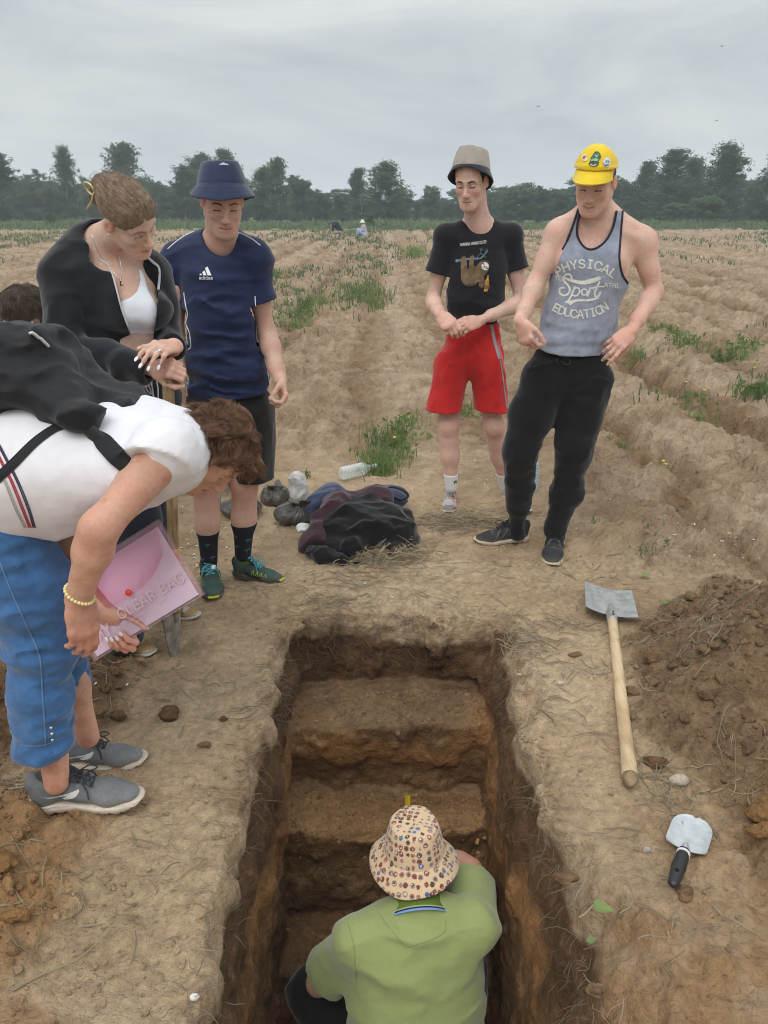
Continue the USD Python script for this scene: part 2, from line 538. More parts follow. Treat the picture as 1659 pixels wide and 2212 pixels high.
def leafy(name, color, amount=0.3, transl=0.3, var=0.35, rough=0.55):
    c = np.array(color, float)
    return mat(name, {
        "tc": ("texture_coordinate", {}), "n": ("noise_texture", {"scale": 0.9, "detail": 4.0}), "g": ("geometry", {}), "oi": ("object_info", {}),
        "add": ("math", {"math_type": "multiply_add", "value2": var, "value3": 0.0}), "ad2": ("math", {"math_type": "multiply_add", "value2": 0.25, "value3": 0.0}),
        "s": ("math", {"math_type": "add"}), "s2": ("math", {"math_type": "add"}), "sub": ("math", {"math_type": "subtract", "value2": 0.5 * var + 0.125}),
        "r": ("rgb_ramp", {"ramp": [(0.2, c * (1 - amount) * V(0.9, 0.95, 1.1)), (0.5, c), (0.8, c * (1 + amount) * V(1.25, 1.1, 0.8))]}),
        "p": ("principled_bsdf", {"roughness": rough, "specular_ior_level": 0.25}), "t": ("translucent_bsdf", {}), "mx": ("mix_closure", {"fac": transl}),
    }, [("tc.object", "n.vector"), ("g.random_per_island", "add.value1"), ("oi.random", "ad2.value1"), ("add.value", "s.value1"), ("n.fac", "s.value2"),
        ("s.value", "s2.value1"), ("ad2.value", "s2.value2"), ("s2.value", "sub.value1"), ("sub.value", "r.fac"),
        ("r.color", "p.base_color"), ("r.color", "t.color"), ("p.BSDF", "mx.closure1"), ("t.BSDF", "mx.closure2")], "mx.closure")


M_soil = colored("soil", rough=0.95, noise=38.0, amount=0.30, bump=0.016, bscale=85.0, spec=0.12, bump2=0.03, bscale2=22.0, detail=8.0)
M_field = colored("field_soil", rough=0.95, noise=9.0, amount=0.28, bump=0.03, bscale=34.0, spec=0.1, bump2=0.06, bscale2=9.0, detail=8.0)
M_straw = leafy("dry_straw", (0.44, 0.345, 0.20), 0.35, 0.1, 0.5, 0.7)
M_root = leafy("root_fibre", (0.30, 0.215, 0.135), 0.4, 0.0, 0.6, 0.8)
M_grass = leafy("grass_blade", (0.165, 0.235, 0.065), 0.35, 0.35, 0.45)
M_verge = leafy("verge_grass", (0.150, 0.205, 0.085), 0.35, 0.3, 0.5)
M_leafA = leafy("birch_leaves", (0.115, 0.185, 0.085), 0.4, 0.45, 0.5)
M_leafB = leafy("willow_leaves", (0.125, 0.20, 0.088), 0.35, 0.45, 0.45)
M_leafC = leafy("dark_leaves", (0.105, 0.172, 0.080), 0.35, 0.45, 0.4)
M_barkA = plain("birch_bark", (0.40, 0.39, 0.36), 0.85, 3.0, 0.5)
M_barkB = plain("brown_bark", (0.09, 0.075, 0.06), 0.9, 6.0, 0.3)
# ------------------------------------------------------------------ the ground, the pit, the field
PXL, PXR, PY1, PY0 = -0.40, 0.45, 2.86, 0.30
TAN, TAN2 = V(0.43, 0.308, 0.190), V(0.49, 0.365, 0.238)
DARK, MID, ORANGE = V(0.130, 0.075, 0.041), V(0.22, 0.136, 0.076), V(0.34, 0.185, 0.075)


def heap_right(x, y):
    xb = np.interp(y, [0.4, 1.2, 1.75, 2.2, 2.6, 2.95, 3.2], [0.95, 0.88, 0.93, 0.84, 0.92, 1.14, 1.55]) + 0.05 * n2(x, y, 2.3)
    m = sstep(-0.02, 0.75, x - xb) * sstep(3.55, 2.5, y)
    return m, sstep(-0.03, 0.10, x - xb) * sstep(3.35, 3.0, y + 0.1 * n2(x, y, 1.7, off=0.3))


def heap_left(x, y):
    r = np.sqrt(((x + 1.62) / 0.62) ** 2 + ((y - 2.32) / 0.52) ** 2) + 0.09 * n2(x, y, 1.9, off=0.2)
    r2 = np.sqrt(((x + 1.12) / 0.30) ** 2 + ((y - 1.42) / 0.42) ** 2) + 0.09 * n2(x, y, 1.3, off=0.5)
    return sstep(1.15, 0.2, r), sstep(1.2, 0.95, r), sstep(1.15, 0.3, r2), sstep(1.2, 0.9, r2)


def furrow(x, y):
    u = x + 0.07 * n2(x * 0 + 0.3, y, 9.0) + 0.04 * n2(x, y, 3.0)
    prof = 0
    for c, w, dp in ((1.80, 0.15, 0.10), (2.87, 0.22, 0.20), (0.72, 0.15, 0.05), (-0.15, 0.22, 0.07), (-1.3, 0.2, 0.07), (3.95, 0.2, 0.09), (-2.4, 0.2, 0.08), (5.0, 0.2, 0.09), (6.1, 0.25, 0.1), (-3.5, 0.25, 0.09), (-4.6, 0.25, 0.09), (7.2, 0.25, 0.1), (8.4, 0.25, 0.1), (-5.9, .25, .09), (-7.2, .25, .09)):
        prof = prof - dp * 1.4 * np.exp(-(((u - c) / w) ** 2))
    return prof - 0.030 * np.exp(-(((np.mod(u + 0.1, 0.35) - 0.175) / 0.06) ** 2)) * (0.7 + 0.5 * n2(x, y, 6.0, off=0.15)) + 0.022 * np.cos((u - 2.3) * 2 * np.pi / 1.07) * sstep(0.5, 2.2, np.abs(u - 0.1)) * (0.6 + 0.4 * n2(x, y, 7.0, off=0.35))


def ploughed(x, y):
    """How rough the field is: 0 on the trodden ground round the pit, 1 out in the field."""
    d = np.sqrt(np.maximum(np.abs(x - 0.1) - 0.55, 0) ** 2 * 1.2 + np.maximum(y - 3.5, 0) ** 2 * 0.55)
    right = sstep(0.85, 1.45, x) * sstep(2.9, 3.5, y)
    return np.clip(np.maximum(sstep(0.5, 2.0, d), right), 0, 1)


def ground_h(x, y):
    """Height of the ground, the pit left out."""
    x, y = np.asarray(x, float), np.asarray(y, float)
    f = ploughed(x, y)
    near = 0.012 * n2(x, y, 3.1) + 0.0055 * n2(x, y, 1.0, T2R) - 0.006 * sstep(0.5, 1.6, n2(x, y, 0.8, off=0.4))
    clod = np.abs(n2(x, y, 2.9, T2R, 0.15))
    c2 = map_coordinates(CR, np.stack([np.mod(x.ravel() / 3.4 * 768, 768), np.mod(y.ravel() / 3.4 * 768, 768)]), order=1, mode="grid-wrap").reshape(x.shape) * 3.4 / 768
    far = furrow(x, y) * (0.85 + 0.3 * n2(x, y, 4.0, off=0.77)) + 0.030 * n2(x, y, 5.5, off=0.6) + 0.030 * clod + 0.82 * c2 - 0.035
    h = near * (1 - 0.5 * f) + far * f
    mr, er = heap_right(x, y)
    ml, el, ml2, el2 = heap_left(x, y)
    c1 = map_coordinates(CR, np.stack([np.mod(x.ravel() / 1.25 * 768, 768), np.mod(y.ravel() / 1.25 * 768, 768)]), order=1, mode="grid-wrap").reshape(x.shape) * 1.25 / 768
    lump = 0.03 * n2(x, y, 1.6, off=0.8)
    h = h + mr * (0.26 + lump) + er * (c1 * 0.9 + 0.012 * n2(x, y, 0.7, T2R))
    h = h + ml * (0.24 + lump) + el * c1 * 1.0 + ml2 * 0.07 + el2 * c1 * 0.8
    rim = np.exp(-((np.maximum(np.maximum(PXL - x, x - PXR), y - PY1)) / 0.13) ** 2) * (y < PY1 + 0.5)
    h = h + rim * (0.010 * n2(x, y, 0.9, off=0.7) + 0.2 * c1 * sstep(-0.3, 0.8, n2(x, y, 1.4, off=0.1)) - 0.012)
    crm = sstep(0.55, 1.1, n2(x, y, 2.0, off=0.9) + 0.9 * np.exp(-(((x + 0.62) / 0.25) ** 2 + ((y - 1.25) / 0.3) ** 2)) + 0.9 * np.exp(-(((x - 0.8) / 0.25) ** 2 + ((y - 1.15) / 0.3) ** 2))) * (1 - f) * sstep(3.3, 2.2, y)
    return h + crm * c1 * 0.45


def steps_z(y):
    """Floor of the pit as three ledges."""
    return np.where(y > 2.58, -0.345, np.where(y > 2.27, -0.64, np.where(y > 1.98, -1.03, -1.24)))


def ground_sdf(P):
    x, y, z = P[:, 0], P[:, 1], P[:, 2]
    dg = (z - ground_h(x, y)) * 0.85
    below = z < 0.12
    d = dg.astype(np.float32)
    m = below & (x > PXL - 0.3) & (x < PXR + 0.3) & (y < PY1 + 0.3)
    if m.any():
        q = P[m]
        u, v, w = q[:, 0].copy(), q[:, 1].copy(), q[:, 2].copy()
        big = n3(q, (0.9, 0.9, 0.9)) * 0.012
        streak = n3(q, (0.35, 0.30, 2.2), off=0.3) * 0.014          # spade cuts run down the walls
        fine_ = n3(q, 0.22, off=0.6) * 0.0075
        nz = big + streak + fine_
        taper = 0.035 * sstep(-0.14, 0.02, w) * (1 + 0.6 * n2(u, v, 1.1, off=0.33))   # crumbled rim
        up_ = np.clip((w + 0.8) / 0.8, 0, 1.1) ** 1.2
        right = -0.07 + (0.075 + 0.085 * sstep(2.1, 1.3, v)) * up_
        left = -0.022 + 0.012 * up_
        b = []
        for y1, zf in ((PY1, -0.345), (2.58, -0.655), (2.27, -1.03), (1.98, -1.24)):
            slump = 0.009 * n2(u, v, 1.2, off=y1 % 1)
            zf_ = zf + slump + 0.6 * np.interp(n2(u, v, 0.7, T2R, y1 % 1), [-2, 2], [-0.012, 0.02])
            yw = y1 + 0.05 * n3(q, (1.1, 1.1, 0.8), off=y1 % 1) * 0.5 + 0.04 * (w - zf_) * 0.5
            dx = np.maximum(PXL - taper * 0.8 - left - u, u - PXR - taper * 1.8 - right) + nz
            dy = np.maximum(v - yw - 0.5 * taper, PY0 - v) + nz * 1.1
            dz = zf_ - w
            b.append(-smin(-(-smin(-dx, -dy, 0.03)), -dz, 0.018))
        pit = b[0]
        for o in b[1:]:
            pit = smin(pit, o, 0.014)
        d[m] = -smin(-d[m], pit.astype(np.float32), 0.02)
    return d


def soil_color(v, up=None):
    x, y, z = v.T
    n = np.clip(0.5 + 0.25 * n2(x, y, 1.7, off=0.21), 0, 1)[:, None]
    c = lerp(TAN, TAN2, n)
    g = n2(x, y, 2.4, T2R, 0.5)[:, None]
    c = lerp(c, MID, np.clip(0.10 + 0.20 * g, 0, 0.55))
    f = ploughed(x, y)[:, None]
    c = lerp(c, c * V(0.80, 0.82, 0.88), f)
    c = lerp(c, MID * V(1, 1.02, 1.08), f * np.clip(0.25 * n2(x, y, 1.6, T2R, 0.33) + 0.12, 0, 0.5)[:, None])
    h0 = ground_h(x, y)
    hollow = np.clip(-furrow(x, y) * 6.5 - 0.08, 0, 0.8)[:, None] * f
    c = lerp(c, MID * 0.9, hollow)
    mr, er = heap_right(x, y)
    ml, el, ml2, el2 = heap_left(x, y)
    wet = np.clip(0.5 + 0.4 * n2(x, y, 1.5, off=0.44), 0, 1)[:, None]
    c = lerp(c, lerp(DARK, MID, 0.55 * wet + 0.05), (er * 0.80)[:, None] * sstep(0.55, 1.4, y + 0.5 * wet[:, 0])[:, None])
    c = lerp(c, lerp(DARK, MID, 0.5 * wet), (el * 0.9)[:, None])
    c = lerp(c, lerp(MID, ORANGE, wet), (el2 * 0.8)[:, None])
    org = np.clip(sstep(0.4, 1.5, n2(x, y, 1.9, off=0.73)) * sstep(2.1, 1.2, y), 0, 1)[:, None]
    c = lerp(c, lerp(ORANGE, MID, 0.45), org * 0.65)
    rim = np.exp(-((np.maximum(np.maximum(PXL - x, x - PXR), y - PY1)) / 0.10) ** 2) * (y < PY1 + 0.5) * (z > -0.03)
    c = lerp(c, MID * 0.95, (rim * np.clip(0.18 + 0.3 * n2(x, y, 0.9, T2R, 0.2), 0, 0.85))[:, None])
    # the soil's layers in the pit
    dep = (h0 - z) + 0.035 * n3(v, 0.8, off=0.1) + 0.02 * n3(v, 0.3, off=0.4)
    lay = np.stack([np.interp(dep, [0.0, 0.05, 0.30, 0.40, 0.46, 0.56, 0.62, 0.78, 0.9, 1.05, 1.3],
                              [a, b, b, cc, o, o, p, p, q, r, r]) for a, b, cc, o, p, q, r in
                    zip(MID, V(0.115, 0.066, 0.036), V(0.125, 0.07, 0.035), V(0.235, 0.120, 0.050), V(0.20, 0.115, 0.056), V(0.135, 0.085, 0.046), V(0.17, 0.092, 0.05))], 1)
    lay = lay * (1 + 0.16 * n3(v, (0.5, 0.5, 1.0), off=0.8))[:, None]
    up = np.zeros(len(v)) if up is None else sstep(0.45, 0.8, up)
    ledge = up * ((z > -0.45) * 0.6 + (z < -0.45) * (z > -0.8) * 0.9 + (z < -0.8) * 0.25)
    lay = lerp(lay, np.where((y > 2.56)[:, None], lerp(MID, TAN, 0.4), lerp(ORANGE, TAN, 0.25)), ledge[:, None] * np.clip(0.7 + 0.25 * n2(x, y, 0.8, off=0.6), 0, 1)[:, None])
    inside = ((x > PXL - 0.12) & (x < PXR + 0.2) & (y < PY1 + 0.15))[:, None] * sstep(0.03, 0.09, dep)[:, None]
    return np.clip(lerp(c, lay, inside), 0.01, 0.9)


NEAR_X0, NEAR_X1, NEAR_Y0, NEAR_Y1 = -2.1, 2.1, 0.55, 3.45
gm = nets(ground_sdf, (NEAR_X0, NEAR_Y0, -1.4), (NEAR_X1, NEAR_Y1, 0.55), 0.0095)
gm = (gm[0] + 0, gm[1])
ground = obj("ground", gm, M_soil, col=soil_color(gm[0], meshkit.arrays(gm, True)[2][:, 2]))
tag(ground, "trodden sandy ground round the stepped soil pit with its dark layered walls", "ground", kind="structure")

def sheet(xs, ys, fn_x=None):
    X, Y = np.meshgrid(xs, ys, indexing="ij")
    if fn_x is not None:
        X = fn_x(X, Y)
    Z = ground_h(X, Y)
    return np.stack([X, Y, Z], -1).reshape(-1, 3), grid_faces(len(xs), len(ys))

ys = 3.40 * (62 / 3.40) ** np.linspace(0, 1, 800)
fm = sheet(np.linspace(-1, 1, 820), ys, lambda X, Y: X * (0.80 * Y + 0.6))
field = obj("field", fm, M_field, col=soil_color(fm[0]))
tag(field, "bare ploughed field of dry clods running back to the trees", "field", kind="structure")
side = [sheet(np.linspace(a, b, 60), np.linspace(-3.0, 3.44, 130)) for a, b in ((-3.6, NEAR_X0 + 0.01), (NEAR_X1 - 0.01, 3.6))]
bk = sheet(np.linspace(NEAR_X0, NEAR_X1, 90), np.linspace(-3.0, NEAR_Y0 + 0.3, 70))
bk[0][:, 2] = np.where((bk[0][:, 0] > PXL) & (bk[0][:, 0] < PXR) & (bk[0][:, 1] > 0.25), -1.3, bk[0][:, 2] - 0.004)
sm = cat(*side, bk)
tag(obj("ground", sm, M_soil, col=soil_color(sm[0])), "ground behind and beside the pit", "ground", kind="structure")
gx = np.linspace(-1, 1, 90)
gy = np.linspace(0, 1, 60)
X, Y = np.meshgrid(gx, gy, indexing="ij")
Yv = 61.0 + Y**2.2 * 1400
Xv = X * (60 + Yv * 1.5)
Zv = 0.02 + 0.0 * Xv
tv = np.stack([Xv, Yv, Zv + 0.12 * n2(Xv, Yv, 60.0)], -1).reshape(-1, 3)
M_turf = plain("verge_turf", (0.085, 0.105, 0.045), 0.95, 0.8, 0.3)
tag(obj("meadow", (tv, grid_faces(90, 60)), M_turf), "rough green grassland between the field and the trees", "meadow", kind="structure")
lx = np.array([[-260, 3.4], [-3.4, 3.4], [-50.2, 62], [-400, 62.0]])
for sgn in (-1, 1):
    q = [(sgn * 3.32, -3, -.03), (sgn * 3.32, 3.42, -.03), (sgn * 49.9, 62, -.03), (sgn * 300, 62, -.03), (sgn * 300, -60, -.03), (sgn * 3.32, -60, -0.03)]
    fo = np.array([[0, 1, 4], [1, 2, 4], [2, 3, 4], [0, 4, 5]])
    qv = np.array(q)
    tag(obj("field", (qv, fo if sgn > 0 else fo[:, ::-1]), M_field, smooth=False, col=np.tile(TAN, (6, 1))), "outer field beside the camera", "field", kind="structure")
qv = np.array([(-3.4, -2.95, -.03), (3.4, -2.95, -.03), (3.4, -60, -.03), (-3.4, -60, -.03)])
tag(obj("field", (qv, np.array([[0, 2, 1], [0, 3, 2]])), M_field, smooth=False, col=np.tile(TAN, (4, 1))), "outer field behind the camera", "field", kind="structure")

# the slightly misty air
hzm = usdkit.material(stage, "/World/Looks/haze_air", {"v": ("principled_volume", {"color": (0.86, 0.92, 0.96), "density": 0.0014, "anisotropy": 0.1})}, [], volume="v.volume")
hb_ = trimesh.creation.box((1300.0, 1620.0, 26.0)); hb_.apply_translation((0, 720.0, 9.0))
tag(obj("haze", hb_, hzm, smooth=False), "thin mist in the air over the field", "haze", kind="stuff")
# ------------------------------------------------------------------ trees beyond the field
def leaf_cloud(rng, cen, nrm, size, droop=0.3):
    """One pointed leaf clump (two triangles) at each centre."""
    n = len(cen)
    a = rng.standard_normal((n, 3)); a[:, 2] -= droop * 2
    a /= np.linalg.norm(a, axis=1, keepdims=True)
    b = np.cross(a, rng.standard_normal((n, 3))); b /= np.linalg.norm(b, axis=1, keepdims=True)
    s = size * (0.6 + 0.8 * rng.random((n, 1)))
    v = np.stack([cen - a * s, cen + b * s * 0.42, cen + a * s, cen - b * s * 0.42], 1).reshape(-1, 3)
    i = np.arange(n)[:, None] * 4
    return v, np.vstack([i + [0, 1, 2], i + [0, 2, 3]])


def make_tree(seed, H, kind):
    """(trunk mesh, crown mesh) of a tree of height H standing at the origin."""
    g = np.random.default_rng(seed)
    lean = g.normal(0, 0.02, 2)
    stems = 1 if kind == "birch" else int(g.integers(2, 5))
    tr, cl = [], []
    for s in range(stems):
        top = V(lean[0] * H + (0 if stems == 1 else g.normal(0, 0.12 * H)), lean[1] * H + (0 if stems == 1 else g.normal(0, 0.1 * H)), H * (0.97 if stems == 1 else g.uniform(0.7, 0.95)))
        base = V(0, 0, -0.1) + (0 if stems == 1 else V(g.normal(0, 0.25), g.normal(0, 0.25), 0))
        p = spline([base, lerp(base, top, 0.35) + g.normal(0, 0.02 * H, 3) * V(1, 1, 0), lerp(base, top, 0.7) + g.normal(0, 0.02 * H, 3) * V(1, 1, 0), top], 12)
        r0 = H * (0.010 if kind != "birch" else 0.011)
        tr.append(tube(p, r0 * np.linspace(1, 0.12, 12) ** 0.9, 6))
        nl = {"birch": 84, "bushy": 26, "thicket": 22}[kind]
        for k in range(nl):
            t = g.uniform(0.05, 0.98) ** 0.9
            q = p[min(int(t * 11), 10)]
            az = g.uniform(0, 2 * np.pi)
            if kind == "birch":
                L = H * (0.03 + 0.25 * min(t * 3.5, 1) ** 0.7 * (1 - t) ** 0.8) * g.uniform(0.5, 1.25)
                rise = g.uniform(0.5, 1.3)
            else:
                L = H * g.uniform(0.12, 0.30) * (1.15 - 0.55 * t)
                rise = g.uniform(0.1, 0.9)
            e = q + V(math.cos(az), math.sin(az), rise) * L
            mid = lerp(q, e, 0.55) + V(0, 0, 0.06 * L)
            e[2] -= 0.12 * L
            if k % 2 == 0:
                tr.append(tube(spline([q, mid, e], 5), np.linspace(0.35, 0.08, 5) * r0 * (1.2 - t), 4))
            m = {"birch": 6, "bushy": 9, "thicket": 10}[kind]
            for j in range(m):
                c = spline([q, mid, e], 9)[int(np.clip((1 if kind == "birch" else 3) + j * 7 / m, 0, 8))] + g.normal(0, (0.022 if kind == "birch" else 0.026) * H, 3)
                cl.append((c, H * (g.uniform(0.014, 0.036) if kind == "birch" else g.uniform(0.018, 0.040))))
    lf = []
    per = {"birch": 26, "bushy": 40, "thicket": 42}[kind]
    cs, rs = np.array([c for c, _ in cl]), np.array([r for _, r in cl])
    d = g.standard_normal((len(cl), per, 3)); d /= np.linalg.norm(d, axis=2, keepdims=True)
    pts = (cs[:, None] + d * rs[:, None, None] * (g.random((len(cl), per, 1)) ** 0.7) * V(1.15, 1.15, 1.25 if kind == "birch" else 0.95) * 1.45).reshape(-1, 3)
    pts = pts[pts[:, 2] > 0.02 * H]
    v, f = leaf_cloud(g, pts, None, 0.0112 * H if kind == "birch" else 0.0135 * H, 0.45 if kind == "birch" else 0.1)
    return cat(*tr), (v, f)


protos = {}


def tree_proto(key, seed, H, kind, leaf, bark):
    p = UsdGeom.Xform.Define(stage, f"/World/Looks/proto_{key}") if False else stage.CreateClassPrim(f"/World/tree_kind_{key}")
    p.SetTypeName("Xform")
    t, c = make_tree(seed, H, kind)
    obj("trunk", t, bark, p); obj("crown", c, leaf, p, smooth=False)
    protos[key] = p


for i in range(4):
    tree_proto(f"birch_{'abcd'[i]}", 11 + i, 10.0, "birch", M_leafA, M_barkA)
for i in range(3):
    tree_proto(f"willow_{'abc'[i]}", 31 + i, 6.0, "bushy", M_leafB, M_barkB)
for i in range(3):
    tree_proto(f"thicket_{'abc'[i]}", 51 + i, 5.0, "thicket", M_leafC, M_barkB)

trng = np.random.default_rng(77)
Rk = {"birch": 10.0, "willow": 6.0, "thicket": 5.0}


def plant_tree(key, px, top, Y, label, group=None, name=None, wide=1.0):
    base = at(px, 400, Y=Y); base[2] = 0.0
    H = at(px, top, Y=Y)[2]
    k = H / Rk[key.split("_")[0]]
    nm = name or {"birch": "birch_tree", "willow": "willow_bush", "thicket": "bushy_tree"}[key.split("_")[0]]
    return thing(nm, label, "bush" if "bush" == nm[-4:] else "tree", base, group, rotz=trng.uniform(0, 6.28), scale=(k * wide, k * wide, k), ref=protos[key])


# the ones that stand out, by pixel of the stem, pixel of the tip and distance
named = [
    ("birch_a", -6, 325, 82, "dark leafy birch cut off by the left edge of the photo", 1.25),
    ("birch_b", 147, 308, 88, "slender pointed birch with pale stem left of the bowed woman's head", 0.85),
    ("birch_c", 272, 303, 92, "tall round topped birch rising right above the bowed woman's hair", 1.35),
    ("birch_d", 428, 322, 90, "pointed birch just left above the navy bucket hat", 1.1),
    ("birch_a", 486, 318, 93, "pointed birch showing just right above the navy bucket hat", 1.1),
    ("birch_b", 396, 352, 86, "loose lower birch at the far left of the group behind the navy hat", 1.2),
    ("birch_c", 600, 336, 80, "twin topped birch between the navy man and the open gap", 1.05),
    ("birch_d", 566, 352, 82, "shorter left birch of the clump beside the navy man", 1.1),
    ("birch_a", 778, 360, 84, "thin birch standing left of the loose tall one in mid field", 0.95),
    ("birch_b", 838, 343, 80, "loose airy birch left of the man in the grey hat", 1.3),
    ("willow_a", 1134, 388, 86, "rounded willow with a spiky top between the two hatted men", 1.1),
    ("birch_c", 1440, 318, 78, "broad birch nearest right of the yellow cap", 1.35),
    ("birch_d", 1495, 330, 82, "birch filling the gap in the tall right hand row", 1.2),
    ("birch_b", 1562, 302, 76, "tallest broad birch near the right edge", 1.45),
    ("birch_a", 1668, 322, 72, "birch cut off by the right edge of the photo", 1.3),
    ("birch_c", 1388, 345, 84, "birch whose crown starts behind the ear of the capped man", 1.2),
]
for key, px, top, Y, lab, w in named:
    plant_tree(key, px, top, Y, lab, None, None, w * trng.uniform(1.2, 1.75))
def belt(key, px, top, Y, wide):
    part = "left of the navy bucket hat" if px < 470 else "between the navy and the grey bucket hat" if px < 1010 else "right of the grey bucket hat"
    plant_tree(key, px, top, Y, f"low dense green tree in the belt {part}", f"belt trees {part}", "belt_tree", wide)


# the belt of lower growth between them
for i, (px, top, Y) in enumerate([(40, 372, 96), (85, 380, 99), (118, 392, 92), (196, 385, 98), (232, 400, 93), (330, 380, 98), (366, 385, 92), (520, 372, 95), (640, 392, 90), (672, 408, 96), (700, 404, 90),
                                  (738, 408, 88), (806, 398, 92), (868, 402, 90), (905, 424, 96), (935, 418, 92), (968, 420, 90), (1000, 418, 93), (1060, 405, 90), (1092, 402, 86), (1170, 412, 88), (1215, 402, 86), (1255, 395, 90), (1330, 372, 90),
                                  (1365, 385, 86), (1415, 380, 92), (1470, 385, 88), (1520, 395, 94), (1600, 375, 90), (1640, 368, 86), (1700, 370, 84), (-40, 370, 90)]):
    belt(["thicket_a", "willow_b", "thicket_b", "willow_c", "thicket_c", "willow_a"][i % 6], px, top - 4 + trng.uniform(-14, 10), Y, trng.uniform(0.9, 1.5))
for i in range(44):
    px = -60 + i * 41 + trng.uniform(-14, 14)
    belt(["thicket_a", "thicket_b", "thicket_c", "willow_b"][i % 4], px, 420 + trng.uniform(-26, 12) - (26 if px < 420 or px > 1320 else 0), 104 + trng.uniform(-4, 8), 2.2)
for px, top, Y, lab in ((1545, 410, 70, "big rounded bush before the tall birches on the right"), (96, 458, 66, "small bright yellow green bush in the grass on the left"), (800, 458, 64, "small pale bush in the grass behind the far seated pair"),
                        (1460, 428, 73, "rounded lower bush left of the big one on the right"), (1330, 420, 76, "low bush behind the shoulder of the capped man")):
    plant_tree("willow_c" if "small" in lab else "willow_a", px, top, Y, lab, None, "verge_bush", 1.7 if Y > 68 else 1.2)


# ------------------------------------------------------------------ grass
def blades(rng, roots, h, w, lean=0.5, bend=0.5):
    """Grass blades (three triangles each) at the root points."""
    n = len(roots)
    h = np.broadcast_to(h, n) * (0.55 + 0.7 * rng.random(n)); az = rng.uniform(0, 2 * np.pi, n)
    out = np.stack([np.cos(az), np.sin(az), np.zeros(n)], 1)
    side = np.stack([-np.sin(az), np.cos(az), np.zeros(n)], 1)
    L = (lean * (0.3 + rng.random(n)))[:, None]
    b = (bend * rng.random(n))[:, None]
    hh = h[:, None]
    w = np.broadcast_to(w, n)[:, None] * side
    m = roots + out * hh * L * 0.4 + V(0, 0, 1) * hh * 0.55
    t = roots + out * hh * (L + b * 0.5) + V(0, 0, 1) * hh * (1 - 0.35 * b)
    v = np.stack([roots - w, roots + w, m + w * 0.8, m - w * 0.8, t], 1).reshape(-1, 3)
    i = np.arange(n)[:, None] * 5
    return v, np.vstack([i + [0, 1, 2], i + [0, 2, 3], i + [3, 2, 4]])


grng = np.random.default_rng(5)
n = 26000
gy_ = 56 + 24 * grng.random(n) ** 1.3
gx_ = grng.uniform(-1, 1, n) * gy_ * 0.62
m = (gy_ > 58.5 + 1.6 * n2(gx_, gy_, 40.0)) | (n2(gx_, gy_, 22.0) > 0.8)
gx_, gy_ = gx_[m], gy_[m]
vg = blades(grng, np.stack([gx_, gy_, np.zeros(len(gx_))], 1), 0.40 + 0.26 * np.clip(n2(gx_, gy_, 26.0, off=0.2), -1, 1.5), 0.035 + 0 * gx_, 0.5, 0.6)
tag(obj("verge_grass", vg, M_verge, smooth=False), "long green grass along the far edge of the field", "grass", kind="stuff")
# ------------------------------------------------------------------ people: heads, hands, limbs, clothes
def look(fwd, up=(0, 0, 1)):
    """Columns: the person's right, forward, up."""
    f = unit(fwd); u = np.asarray(up, float); u = unit(u - f * (u @ f))
    return np.stack([np.cross(f, u), f, u], 1)


